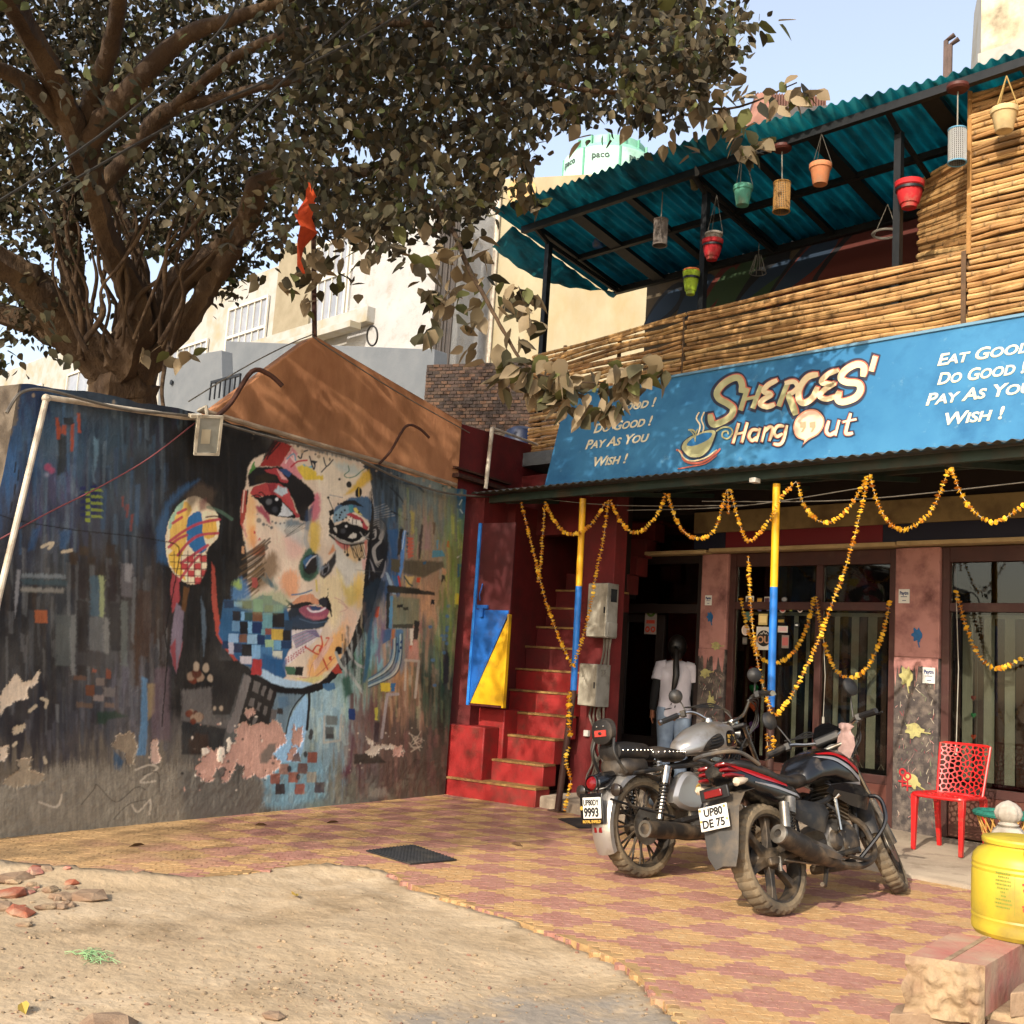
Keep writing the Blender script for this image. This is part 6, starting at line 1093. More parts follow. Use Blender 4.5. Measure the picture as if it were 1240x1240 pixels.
for y,nm,h in((8.38,'front_beam',.075),(9.15,'middle_beam',.06),(9.95,'rear_beam',.075)):
 b=MB();b.box(-8.85 if y<9 else-8.75,-1.4,y,y+.06,RZ(y)-h-.02,RZ(y)-.02);P(nm,b,BSTEEL,roof)
for x,w in((-8.66,.06),(-8.05,.16),(-7.3,.09),(-6.44,.07),(-5.75,.07),(-5.1,.13),(-4.0,.16),(-3.2,.1),(-2.4,.1)):
 b=MB();y0,y1=(8.44,10.0)
 b.hexa([(x-w/2,y0,RZ(y0)-.07),(x+w/2,y0,RZ(y0)-.07),(x+w/2,y1,RZ(y1)-.07),(x-w/2,y1,RZ(y1)-.07)],[(x-w/2,y0,RZ(y0)-.019),(x+w/2,y0,RZ(y0)-.019),(x+w/2,y1,RZ(y1)-.019),(x-w/2,y1,RZ(y1)-.019)]);P('rafter',b,BSTEEL,roof)
for x in(-8.66,-6.44,-4.37):
 b=MB();b.tube([(x,8.42,RZ(8.42)-.06),(x,RY,RZ(RY)-.13),(x+.0,9.9,RZ(9.9)-.30 if x>-5 else RZ(9.9)-.1)],.03,6);P('brace',b,BSTEEL,roof)
def front_y(px,py):
 n=np.array([0,.19,1.]);return on_pl(px,py,(0,8.42,6.36),n)
f0,f1=front_y(606,252),front_y(1240,64)
def sheet(x0,x1,y0a,y0b,y1,dz,nm,amp=.019):
 n=.105;nx=int((x1-x0)/n*8)+1;xs=np.linspace(x0,x1,nx);b=MB();vs=[];fs=[];rows=5
 for k in range(rows):
  for i,x in enumerate(xs):
   yf=y0a+(y0b-y0a)*(x-x0)/(x1-x0);y=yf+(y1-yf)*k/(rows-1);vs.append((x,y,RZ(y)+dz+amp*sin(2*pi*x/n)))
 for k in range(rows-1):
  for i in range(nx-1):fs.append((k*nx+i,k*nx+i+1,(k+1)*nx+i+1,(k+1)*nx+i))
 b.add(vs,fs);o=P(nm,b,TEAL,roof,smooth=70);s=o.modifiers.new('thickness','SOLIDIFY');s.thickness=.003
sheet(-8.95,-6.2,f0[1],f0[1]+.03,10.02,.02,'corrugated_sheet');sheet(-6.24,-3.9,f0[1]+.03,f1[1]-.02,10.04,.026,'corrugated_sheet');sheet(-3.94,-1.3,f1[1]-.02,f1[1],10.02,.02,'corrugated_sheet')
b=MB();q=[on_y(596,299,8.55),on_y(640,331,9.1),on_y(690,348,9.6),on_y(752,353,10.1)];vs=[];fs=[];nx=24
top=[np.array([-8.97,y,RZ(y)+.0]) for y in(8.35,9.0,9.6,10.2)]
A_=smoothcurve(top,8);B_=smoothcurve(q,8);rows=6;m=len(A_)
for i in range(m):
 for k in range(rows):t=k/(rows-1);vs.append(A_[i]*(1-t)+B_[i]*t+np.array([0,0,.012*sin(i*1.9)]))
for i in range(m-1):
 for k in range(rows-1):fs.append((i*rows+k,(i+1)*rows+k,(i+1)*rows+k+1,i*rows+k+1))
b.add(vs,fs);o=P('torn_sheet',b,TEAL,roof,smooth=70);s=o.modifiers.new('thickness','SOLIDIFY');s.thickness=.003
STRING=mat('hanging_wire','#3A352C',None,rough=.7);CHAIN=mat('jute_string','#8E7440',None,rough=.8)
def pot_prof(r,h):return[(.001,0),(r*.62,0),(r*.66,h*.04),(r*.9,h*.74),(r*.92,h*.76),(r,h*.77),(r*1.02,h*.82),(r*1.02,h*.97),(r,h),(r*.9,h),(r*.86,h*.8),(r*.6,h*.1),(.001,h*.1)]
def pot(px,py,wpx,hpx,y,m,label,hang=None,wire=STRING,ribs=False,strap=False,grp='flower pots hanging on the terrace'):
 c=on_y(px,py+hpx/2,y);d=np.dot(c-EYE,RM@np.array([0,0,1]));s=d/FPX;r=wpx*s/2/1.02;h=hpx*s*.96
 t=T('flower_pot',label,'flower pot',tuple(c),grp);b=MB()
 if ribs:
  pr=[(.001,0),(r*.5,0),(r*.55,h*.14),(r*.62,h*.16),(r*.8,h*.5),(r*.86,h*.78),(r*.98,h*.82),(r*1.02,h),(r*.9,h),(r*.8,h*.8),(.001,h*.7)];n=32
  b.lathe(pr,n,c);b.v=[tuple(c+(np.array(p)-c)*np.array([(1+.05*(i%2))*1.,(1+.05*(i%2)),1])) if.15<(p[2]-c[2])/h<.8 else p for i,p in enumerate(b.v)]
 else:b.lathe(pot_prof(r,h),28,c)
 P('pot',b,m,t,smooth=40)
 if strap:
  b=MB();b.lathe([(r*.93,h*.66),(r*.96,h*.66),(r*.96,h*.76),(r*.93,h*.76)],24,c);P('strap',b,BLACKM,t)
 if hang:
  top=on_y(hang[0],hang[1],y)
  for k in range(3):
   a=2*pi*k/3+.4;b=MB();b.tube([c+np.array([r*cos(a),r*sin(a),h*.98]),top],.006 if wire is CHAIN else.0035,5);P('hanger',b,wire,t)
 return t
def lantern(px,py,wpx,hpx,y,m,rim,label,hang):
 c=on_y(px,py+hpx/2,y);d=np.dot(c-EYE,RM@np.array([0,0,1]));s=d/FPX;r=wpx*s/2;h=hpx*s;t=T('lantern',label,'lantern',tuple(c),'cylinder lanterns hanging on the terrace')
 b=MB();nu,nv=28,16
 b.lathe([(r*.93,0),(r*.93,h)],28,c);P('liner',b,mat('lantern_liner','#5A564E','#4A463F',30,.6),t)
 b=MB()
 for j in range(nv+1):
  z_=h*j/nv;b.torus(c+ZZ*z_,(0,0,1),r*.965,h/nv*.2,28,4)
 for i in range(nu):
  a=2*pi*i/nu;p=c+np.array([r*.965*cos(a),r*.965*sin(a),0]);b.tube([p,p+ZZ*h],r*.06,4,cap=False)
 P('perforated_drum',b,m,t,smooth=0)
 for z_ in(0,h):
  b=MB();b.torus(c+ZZ*z_,(0,0,1),r,r*.09,28,6);P('rim',b,rim,t)
 top=on_y(hang[0],hang[1],y);b=MB();b.tube([c+ZZ*h,top],.006,6);P('rod',b,mat('lantern_rod','#8A8578',None,rough=.5,metal=.5),t)
 b=MB();b.lathe([(.001,-.02),(.075,-.012),(.09,.005),(.09,.03),(.001,.035)],20,top);P('ceiling_rose',b,mat('rose_brown','#4A1F17',None,rough=.6),t)
TC=lambda n,c,c2:mat('pot_'+n,c,c2,8,.75,bump=.15,dirt='#7A6A55',damt=.25,dscale=6)
pot(1216,144,32,30,8.38,TC('cream','#BFA87C','#AD9568'),'cream flower pot hung on jute strings before the tall bamboo wall',(1219,92),CHAIN)
pot(1101,235,35,34,8.52,TC('bigred','#B01C22','#9A161C'),'big red ribbed flower pot strapped to the right roof post',None,ribs=True,strap=True)
pot(993,210,27,27,8.40,TC('terra','#B5764F','#A3653F'),'terracotta flower pot hanging under the front beam',(995,162))
pot(899,236,24,26,8.40,TC('teal','#4E8F7A','#417E6A'),'teal green flower pot hanging left of the gold lantern',(899,178))
pot(862,302,26,26,8.52,TC('red','#A81A22','#92141C'),'red flower pot strapped to the middle roof post below a grey pot',None,ribs=True,strap=True)
pot(864,288,22,13,8.52,TC('grey','#8C867A','#77716A'),'grey pot standing in the red pot on the middle roof post',(868,236))
pot(836,342,21,30,8.52,TC('lime','#8FA823','#7B951C'),'lime green flower pot strapped to the lower middle roof post',None,ribs=True,strap=True)
pot(837,331,20,10,8.525,TC('orange','#C0682C','#A95822'),'orange pot standing in the lime green pot',None)
pot(724,289,20,20,9.1,TC('blue','#27598F','#1F4A7A'),'small blue bucket pot hanging at the left of the terrace',(727,250))
pot(841,222,13,14,8.6,TC('moss','#5A5A40','#4A4A34'),'tiny mossy pot hanging high beside the middle roof post',(841,212))
SILV=mat('lantern_silver','#A8A9A6',None,rough=.45,metal=.5);GOLD=mat('lantern_gold','#9C7438','#8A6530',20,.6);GREYL=mat('lantern_grey','#7A7068','#6A615A',20,.6)
lantern(1159,176,21,42,8.38,SILV,mat('rim_blue','#5F93B0',None),'silver perforated lantern with blue rims by the tall bamboo wall',(1160,108))
lantern(946,238,20,36,8.42,GOLD,GOLD,'gold perforated lantern between the teal pot and the terracotta pot',(947,181))
lantern(799,281,17,32,8.6,GREYL,GREYL,'grey brown perforated lantern left of the middle roof post',(803,224))
c=on_y(1072,283,9.6);b=MB();b.torus(c,(0,0,1),.12,.012,28,6);b.tube([c+np.array([.12,0,0]),c+np.array([.02,0,.3])],.004,5);b.tube([c-np.array([.12,0,0]),c+np.array([.02,0,.3])],.004,5);S('ring_lamp',b,mat('ring_white','#B5B3AC',None,rough=.5),'white ring lamp hanging inside the terrace left of the right post','lamp')
c=on_y(918,322,9.7);t=T('cage_lamp','wire cage lamp hanging in the shade at the back of the terrace','lamp',tuple(c));b=MB()
for k in range(8):a=2*pi*k/8;b.tube([c+np.array([.03*cos(a),.03*sin(a),.12]),c+np.array([.09*cos(a),.09*sin(a),-.08])],.004,4)
b.torus(c-ZZ*.08,(0,0,1),.09,.005,18,4);b.tube([c+ZZ*.12,c+ZZ*.45],.004,4);P('cage',b,mat('cage_wire','#6E6A62',None),t);b=MB();b.lathe([(.001,.42),(.09,.44),(.09,.46),(.001,.47)],18,c);P('ceiling_rose',b,mat('rose_brown','#4A1F17'),t)
# ================================================================== BUILDINGS BEHIND
CREAMB=mat('cream_render','#9C937A','#8F866E',1.2,.9,bump=.3,bscale=18,dirt='#8C7A55',damt=.4,dscale=1.1,stretch=(1,1,.5))
WHITEB=mat('white_rough_render','#A3A3A2','#979796',1.5,.9,bump=2.2,bscale=38,dirt='#8A847A',damt=.2)
CREAMS=mat('cream_smooth','#9B9A96','#8F8D88',1.5,.85,bump=.15,dirt='#8F8468',damt=.35,dscale=1.5)
BRK=mat('brick_brown','#5A463C',attr=True,rough=.9,bump=.6,bscale=60,dirt='#2E2621',damt=.35,dscale=9)
MORT=mat('old_mortar','#4E443A','#3F372F',6,.95,bump=.6)
CY=17.0
c0=on_y(607,217,CY);zt=c0[2];c1=on_z(742,209.5,zt);dr=c1-c0;dr/=np.linalg.norm(dr);nb=np.array([dr[1],-dr[0],0]);
if nb[1]>0:nb=-nb
cream=T('cream_building','cream rendered building with a flat roof behind the terrace','building',tuple(c0*np.array([1,1,0])))
c2=c0+dr*9.0
lf_=on_y(553,300,CY+.6);dl=(lf_-c0)*np.array([1,1,0]);dl/=np.linalg.norm(dl)
b=MB();back=-nb*8
b.prism([c0*np.array([1,1,0]),c2*np.array([1,1,0]),c2*np.array([1,1,0])+back,c0*np.array([1,1,0])+back],(0,0,zt));P('wall',b,CREAMB,cream)
b=MB();p0=c0*np.array([1,1,0]);pL=p0+dl*2.2
b.prism([pL,p0-dl*.01+nb*.0,p0+back*.5,pL+back*.5],(0,0,zt-.3));P('side_wing',b,CREAMS,cream)
b=MB();b.tube([p0+nb*.06+ZZ*2,p0+nb*.06+ZZ*(zt-.1)],.06,8);P('corner_pipe',b,mat('white_pvc','#C9BFAE'),cream)
b=MB();q=on_pl(632,232,p0+nb*.03,nb);b.lathe([(.001,0),(.34,0),(.36,.03),(.001,.035)],16,q,nb);P('stain_patch',b,mat('stain','#9A7A4E','#B59A6C',3,.9),cream)
ct=on_pl(737,212,p0-nb*2.4,nb);ct=np.array([ct[0],ct[1],zt]);s=np.dot(ct-EYE,RM@np.array([0,0,1]))/FPX
tower=T('cooling_tower','round pale green cooling tower lettered paco on the cream roof','cooling tower',tuple(ct))
GRN=mat('tower_panel','#A5CDBE','#98C2B2',3,.55,dirt='#7A9A8C',damt=.2);GRND=mat('tower_frame','#5E9A82','#528C75',6,.6);MESHM=mat('tower_mesh','#3E3833','#302B27',60,.9)
R_=56*s;hh=36*s
b=MB();b.lathe([(R_*.985,.0),(R_*.985,.40)],40,ct);P('air_screen',b,MESHM,tower)
z1=.30;ztop=z1+hh*1.35
for k in range(8):
 a0=2*pi*k/8+.18;a1=a0+2*pi/8-.03;b=MB();b.lathe([(R_,z1),(R_*1.005,z1+.05),(R_*1.005,ztop-.05),(R_,ztop),(R_*.97,ztop),(R_*.97,z1)],8,ct,a0=a0,a1=a1);pn=P('panel',b,GRN,tower)
 am=(a0+a1)/2;u=np.array([0,1.,0]);uu=np.cross([0,1.,0],ZZ);uu/=np.linalg.norm(uu);ww=np.cross(ZZ,uu);nrm=uu*cos(am)+ww*sin(am)
 if np.dot(nrm,-ct*np.array([1,1,0]))>0:
  tx_=np.cross(ZZ,nrm);tp=ct+nrm*(R_*1.012)+ZZ*(ztop-.32);text('lettering','paco',tp-tx_*.02,tx_,ZZ,.24,mat('tower_lettering','#3C4A46',None),pn,bold=.004,align='CENTER',depth=.003)
 b=MB();nr=uu*cos(a0-.015)+ww*sin(a0-.015);b.tube([ct+nr*R_*1.0+ZZ*z1*.0,ct+nr*R_*1.0+ZZ*(ztop)],.035,6);P('rib',b,GRND,tower)
b=MB();b.torus(ct+ZZ*z1,(0,0,1),R_*1.005,.04,40,6);P('rim',b,GRND,tower)
b=MB();b.lathe([(R_*.99,ztop),(R_*.86,ztop+hh*.22),(R_*.78,ztop+hh*.28),(R_*.78,ztop+hh*.55),(R_*.74,ztop+hh*.55),(R_*.74,ztop+hh*.2)],36,ct);P('fan_stack',b,mat('tower_stack','#7FB5A0','#74A994',4,.55),tower)
for k in range(14):
 a=2*pi*k/14;nr=uu*cos(a)+ww*sin(a);b=MB();b.obox(ct+nr*R_*.81+ZZ*(ztop+hh*.40),nr*.03,np.cross(ZZ,nr)*.02,ZZ*hh*.16);P('stack_rib',b,GRND,tower)
b=MB();q=ct+nb*.0;pr_=on_pl(737,200,ct,nb);
WY=15.5
white=T('white_building','white rough rendered building with grilled windows behind the gable','building',(-13,WY,0))
wl,wr=on_y(430,300,WY)[0],on_y(537,300,WY)[0]
b=MB();b.box(wl,wr,WY,WY+5,0,12);P('rendered_wall',b,WHITEB,white)
b=MB();xl=on_y(-60,300,WY)[0];b.box(xl,wl-.002,WY+.12,WY+5,0,12);P('window_wall',b,CREAMS,white)
b=MB();zs=on_y(455,372,WY)[2];b.box(on_y(290,400,WY)[0],on_y(455,372,WY)[0],WY-.25,WY+.1,zs-.42,zs-.02);P('sill_band',b,CREAMS,white,bevel=.02)
b=MB();b.box(on_y(320,418,WY)[0],on_y(449,385,WY)[0],WY-.6,WY-.26,zs-.62,zs-.45);P('sunshade',b,CREAMS,white,bevel=.01)
GRL=mat('window_grille_white','#B9B6AC',None,rough=.5);WGL=mat('dusty_window_glass','#8C8F96','#7A7E86',2,.15,spec=.6)
def grille_win(x0p,x1p,zt_,zb_,nbars,yo,label=None):
 x0,x1=on_y(x0p,330,WY+yo)[0],on_y(x1p,330,WY+yo)[0];b=MB();b.box(x0,x1,WY+yo-.03,WY+yo-.005,zb_,zt_);f=P('window',b,WGL,white,smooth=0)
 b=MB();
 for z_ in(zb_,zb_+(zt_-zb_)*.55,zt_):b.box(x0-.04,x1+.04,WY+yo-.09,WY+yo-.03,z_-.04,z_+.04)
 b.box(x0-.05,x0+.03,WY+yo-.088,WY+yo-.032,zb_+.041,zt_-.041);b.box(x1-.03,x1+.05,WY+yo-.088,WY+yo-.032,zb_+.041,zt_-.041)
 P('window_frame',b,GRL,f)
 for k in range(1,nbars):
  x=x0+(x1-x0)*k/nbars;b=MB();b.box(x-.018,x+.018,WY+yo-.07,WY+yo-.034,zb_+.041,zt_-.041);P('grille_bar',b,GRL,f)
zb_=zs+.05
grille_win(381,422,zb_+2.2,zb_,5,.12);grille_win(427,455,zb_+2.3,zb_,3,.12)
b=MB();x0,x1=on_y(336,330,WY)[0],on_y(378,330,WY)[0];b.box(x0,x1,WY+.02,WY+.11,zs-.5,zs+2.6);P('panel',b,mat('beige_panel','#857C68','#79705C',3,.8),white)
grille_win(285,330,zb_+1.3,zs-.6,6,.12)
b=MB();b.box(on_y(283,400,WY)[0],on_y(325,400,WY)[0],WY-.05,WY+.05,zs-.6,zs+1.5)
grille_win(215,262,zb_+.6,zs-1.2,7,.12);grille_win(100,180,zb_+1,zs-1.2,6,.12);grille_win(0,70,zb_+1,zs-1.2,6,.12)
b=MB();
for k in range(7):x=on_y(527+k*3.6,380,WY-.1)[0];b.tube([(x,WY-.12-.05*(k%2),3),(x+.03*(k%3-1),WY-.12,8),(x,WY-.1,12)],.035+.012*(k%2),7)
S('drain_pipes',b,mat('dark_pipe','#3A332F','#2C2724',4,.7),'bundle of dark pipes and cables between the white and the cream building','pipes')
def quad_wall(pts,thick,m,label,name,cat,bevel=.01):
 n=np.cross(pts[1]-pts[0],pts[3]-pts[0]);n/=np.linalg.norm(n)
 if np.dot(n,pts[0]-EYE)<0:n=-n
 b=MB();b.prism(pts,n*thick);return S(name,b,m,label,cat,bevel=bevel)
def quad(pp,y):return[on_y(a,c,y) for a,c in pp]
o1=quad_wall(quad([(193,437),(268,424),(270,520),(190,520)],10.4)[::-1],.25,GREYWALL,'blue grey wall panel with a round hole left of the gable','grey_parapet','wall')
b=MB();h=on_y(208,463,10.37);b.lathe([(.001,0),(.055,0),(.055,.02),(.001,.02)],10,h,(0,-1,0));P('vent_hole',b,BLACKM,o1)
o2=quad_wall(quad([(273,413),(526,423),(520,560),(271,560)],11.6)[::-1],.3,GREYWALL,'long blue grey rooftop wall behind the orange gable','grey_parapet','wall')
b=MB();a0=on_y(446,408,11.65);b.torus(a0+np.array([.12,0,.0]),(0.1,1,.2),.18,.018,24,6);S('cable_coil',b,CABLE,'black cable coil hanging over the blue grey wall','cable')
gr=T('black_grille','small black grille between the grey wall and the gable foot','grille',tuple(on_y(272,478,9.9)))
p,q=on_y(256,463,9.9),on_y(289,478,9.9);b=MB();b.box(p[0],q[0],9.88,9.92,p[2]-.03,p[2]+.02);P('rail',b,BLACKM,gr)
for k in range(7):x=p[0]+(q[0]-p[0])*k/6;b=MB();b.box(x-.012,x+.012,9.885,9.91,p[2]-.35,p[2]-.031);P('bar',b,BLACKM,gr)
bk=T('brick_wall','old dark brick wall between the grey wall and the terrace','wall',tuple(on_y(590,540,10.9)))
k0=on_y(517,441.5,10.9);k1=on_z(656,437,k0[2]);bd=k1-k0;bl=np.linalg.norm(bd);bd/=bl;bn=np.array([bd[1],-bd[0],0]);bn=bn if bn[1]<0 else-bn
bl+=.25
b=MB();b.obox(k0+bd*bl/2-bn*.09-ZZ*.75,bd*bl/2,bn*.08,ZZ*.745);P('mortar_core',b,MORT,bk,smooth=0)
rr=random.Random(17);bw,bh=.118,.056;row=0;zz=k0[2]
bcol=['#463730','#3A2E29','#4F3E32','#553F32','#322925','#5C4332','#41332C']
while zz>k0[2]-1.1:
 x=-(row%2)*bw*.5
 while x<bl:
  w=bw*rr.uniform(.92,1.03);a=max(x,0);c=min(x+w-.011,bl)
  if c-a>.02:
   b=MB();b.setcol(rr.choice(bcol));pr_=rr.uniform(-.006,.008);m_=k0+bd*(a+c)/2-ZZ*(k0[2]-zz+bh/2)+ZZ*rr.uniform(-.003,.003)
   b.obox(m_+bn*(pr_-.02),bd*(c-a)/2,bn*.022,ZZ*(bh/2-.006));P('brick',b,BRK,bk,smooth=0)
  x+=w
 zz-=bh;row+=1
b=MB();cc=on_y(632,518,10.0);b.lathe([(.001,.26),(.12,.25),(.20,.2),(.235,.1),(.235,-.3),(.001,-.3)],24,cc-ZZ*.25);S('blue_drum',b,mat('dark_blue_plastic','#12203F','#0F1A33',4,.5),'dark blue rounded drum behind the red wall','drum')
TY=22
tp=T('plaster_tower','peeling cream stair tower rising beyond the roof at the upper right','building',tuple(on_y(1190,90,TY)*np.array([1,1,0])))
a0,a1=on_y(1188,60,TY),on_y(1300,60,TY);TWM=mat('peeling_cream','#C9BFA4','#BFB498',2,.9,bump=.4,dirt='#6E6454',damt=.55,dscale=1.6)
b=MB();b.box(a0[0],a1[0],TY,TY+5,3,on_y(1188,-90,TY)[2]);P('wall',b,TWM,tp)
l0,l1=on_y(1147,100,TY+1.8),on_y(1172,-20,TY+1.8);b=MB();zz0,zz1=3,on_y(1160,-60,TY)[2]
b.hexa([(on_y(1142,100,TY+2.5)[0],TY+2.5,zz0),(a0[0]-.01,TY+.3,zz0),(a0[0]-.01,TY+5,zz0),(on_y(1142,100,TY+2.5)[0],TY+5,zz0)],[(on_y(1180,-40,TY+2.5)[0],TY+2.5,zz1),(a0[0]-.01,TY+.3,zz1),(a0[0]-.01,TY+5,zz1),(on_y(1180,-40,TY+2.5)[0],TY+5,zz1)]);P('side_wing',b,CREAMS,tp)
b=MB();q0=on_y(1190,66,TY-.1);b.box(q0[0],q0[0]+2.6,TY-.35,TY-.01,q0[2]-.5,q0[2]-.1);P('ledge',b,CREAMS,tp)
PB=mat('brown_pipe','#5A4A44','#4A3D38',5,.7)
for k,(xa,ya,yb) in enumerate([(1144,50,95),(1149,55,95)]):
 b=MB();p=on_y(xa,yb,TY+1.5);q=on_y(xa+1.5,ya,TY+1.5);r=on_y(xa+12,ya-8,TY+1.5);b.tube([p-ZZ*2,q,r],.06,7);P('pipe',b,PB,tp)
shed=T('rooftop_shed','brown corrugated shed with a sloping roof on a far rooftop','shed',tuple(on_y(950,150,20)))
SHB=mat('brown_corrugated','#6B4A40','#5A3E36',4,.8);SY=20
p=on_y(915,113,SY);q=on_z(1000,117,p[2]);nb_=26;sd_=(q-p)/np.linalg.norm(q-p);sn_=np.array([sd_[1],-sd_[0],0]);sn_=sn_ if np.dot(sn_,-p)>0 else-sn_;sl_=np.linalg.norm(q-p)
b=MB()
for i in range(nb_*2):b.fbox(lambda a,c,d:p+sd_*a+sn_*c+ZZ*d,sl_*i/(nb_*2),sl_*(i+1)/(nb_*2),-.8,.05 if i%2 else 0,-3,0)
P('corrugated_wall',b,SHB,shed,smooth=0)
b=MB();s0,s1,s2=on_y(902,156,SY-1),on_y(917,114,SY-.1),on_y(925,156,SY-.6);b.prism([s0,s1,s1+np.array([.4,0,0]),s2],(0,.05,0));P('side_sheet',b,mat('pinkish_sheet','#8A6355','#7A5548',4,.8),shed)
r0=[on_y(933,152,SY-1.2),on_y(1075,148,SY-1.2),on_y(1068,124,SY+.0),on_y(935,131,SY+.0)]
b=MB();b.prism(r0,(0,.0,-.08));P('tin_roof',b,mat('roof_dark_tin','#4A443E','#3C3733',5,.7),shed)
# ================================================================== MOTORCYCLES (local frame: x forward from the rear axle, y to the left, z up)
RUB=mat('tyre_rubber','#332E28','#4A4237',8,.85,bump=.3,bscale=80,dirt='#75664F',damt=.7,dscale=6)
MUDM=mat('dusty_black_metal','#24211E','#2E2A26',9,.55,metal=.3,dirt='#6E5E4A',damt=.45,dscale=7)
BLK=mat('gloss_black','#0E0E10',None,rough=.22,spec=.6,dirt='#4A4238',damt=.15,dscale=9);SATB=mat('satin_black','#161617','#1C1B1B',9,.5,dirt='#4C4336',damt=.3,dscale=8)
CHR=mat('chrome_dusty','#B8B4AC','#A39E94',9,.22,metal=1,dirt='#6A5C4A',damt=.25,dscale=8);ALU=mat('cast_aluminium','#8E8A83','#7A766E',9,.42,metal=.8,dirt='#574B3C',damt=.45,dscale=8)
SILP=mat('silver_paint','#A9A5A0',None,rough=.3,metal=.7,coat=.5,dirt='#7A6C58',damt=.2,dscale=6);SEATB=mat('black_seat_vinyl','#171514','#1F1C1A',20,.5,bump=.2,bscale=90,dirt='#5A4E40',damt=.25)
REDL=mat('red_lens','#6A0C10',None,rough=.2,spec=.6);ORL=mat('clear_lens','#B8A892',None,rough=.25);GREYP=mat('grey_plastic','#3A3937','#444240',9,.6,dirt='#6A5C4A',damt=.45,dscale=6)
PLW=mat('plate_white','#C9C6BE',None,rough=.45);PLT=mat('plate_ink','#141416',None);GOLDT=mat('gold_print','#B08C3C',None,rough=.4);REDG=mat('red_graphic','#8E1418',None,rough=.25,coat=.4);SILG=mat('silver_graphic','#8C8A8C',None,rough=.3,metal=.4)
def super_ring(x,zc,w,h,p=2.4,n=22,zb=None):
 r=[]
 for k in range(n):
  a=2*pi*k/n;c,s=cos(a),sin(a);hh_=h if(s>=0 or zb is None) else zb
  r.append(np.array([x,w*np.sign(c)*abs(c)**(2/p),zc+hh_*np.sign(s)*abs(s)**(2/p)]))
 return r
class Bike:
 def __init__(s,root,head,rake,steer):
  s.r=root;s.h=np.array(head,float);s.ax=np.array([-sin(rake),0,cos(rake)]);s.st=steer
 def steer(s,p):
  v=np.array(p,float)-s.h;a=s.st;k=s.ax;return s.h+v*cos(a)+np.cross(k,v)*sin(a)+k*np.dot(k,v)*(1-cos(a))
 def P(s,nm,b,m,par=None,st=False,**k):
  if st:b.xf(s.steer)
  return P(nm,b,m,par or s.r,**k)
 def body(s,nm,secs,m,n=22,st=False,par=None):
  b=MB();b.loft([super_ring(*q,n=n) if len(q)<6 else super_ring(*q[:5],n=n,zb=q[5]) for q in secs]);return s.P(nm,b,m,par,st,smooth=50)
 def wheel(s,x,R,w,spokes,st,rimm,seed):
  z=R;wh=T('tmp','','') if False else None;b=MB();rr=random.Random(seed)
  n=108;prof=[(-.42,-.62),(-.5,-.35),(-.46,-.08),(-.3,.12),(0,.2),(.3,.12),(.46,-.08),(.5,-.35),(.42,-.62)];vs=[];fs=[];t=w*.62
  for i in range(n):
   a=2*pi*i/n;blk=.004 if i%3 else-.005
   for j,(u,v) in enumerate(prof):
    q=R-t*.2+v*t+(blk if 2<=j<=6 else 0)*(1 if j!=4 else.5);vs.append((x+q*cos(a+(.05*abs(u) if 2<=j<=6 else 0)),u*w,z+q*sin(a+(.05*abs(u) if 2<=j<=6 else 0))))
  m=len(prof)
  for i in range(n):
   for j in range(m-1):fs.append((i*m+j,i*m+j+1,((i+1)%n)*m+j+1,((i+1)%n)*m+j))
  b.add(vs,fs);tyre=s.P('tyre',b,RUB,None,st,smooth=25);Ri=R-t*.8
  b=MB();b.lathe([(Ri+.01,-.4*w),(Ri-.012,-.36*w),(Ri-.02,-.15*w),(Ri-.02,.15*w),(Ri-.012,.36*w),(Ri+.01,.4*w),(Ri+.006,.3*w),(Ri+.006,-.3*w),(Ri+.01,-.4*w)],48,(x,0,z),(0,1,0));s.P('rim',b,rimm,tyre,st)
  b=MB();b.lathe([(.0,-.07),(.03,-.07),(.055,-.055),(.06,-.02),(.05,0),(.06,.02),(.08,.05),(.08,.065),(.0,.07)],24,(x,0,z),(0,1,0));s.P('hub',b,MUDM,tyre,st)
  if spokes>12:
   for k in range(spokes):
    a=2*pi*k/spokes;sd=(-1)**k;b=MB();b.tube([(x+.05*cos(a+.25*sd),.035*sd,z+.05*sin(a+.25*sd)),(x+(Ri-.015)*cos(a),.008*sd,z+(Ri-.015)*sin(a))],.0075,5);s.P('spoke',b,MUDM,tyre,st)
  else:
   for k in range(spokes):
    a=2*pi*k/spokes+.3;u=np.array([cos(a),0,sin(a)]);v=np.array([-sin(a),0,cos(a)]);c=np.array([x,0,z]);b=MB()
    b.loft([[c+u*r+v*ww+np.array([0,.022,0]),c+u*r-v*ww+np.array([0,.022,0]),c+u*r-v*ww-np.array([0,.022,0]),c+u*r+v*ww-np.array([0,.022,0])] for r,ww in((.04,.034),(.09,.02),(Ri*.7,.017),(Ri-.005,.028))]);s.P('spoke',b,MUDM,tyre,st,bevel=.004)
  return tyre
 def fender(s,nm,x,z,R,w,a0,a1,m,st=False,depth=.05,n=30):
  b=MB();rings=[]
  for i in range(n+1):
   a=radians(a0+(a1-a0)*i/n);ww=w*(1-.12*abs(2*i/n-1)**3);ring=[]
   for u,d in((-1,-depth),(-.98,-.01),(-.6,.012),(0,.02),(.6,.012),(.98,-.01),(1,-depth),(.95,-depth),(.9,-.014),(0,.008),(-.9,-.014),(-.95,-depth)):ring.append(np.array([x+(R+d)*cos(a),u*ww/2,z+(R+d)*sin(a)]))
   rings.append(ring)
  b.loft(rings);return s.P(nm,b,m,None,st,smooth=45)
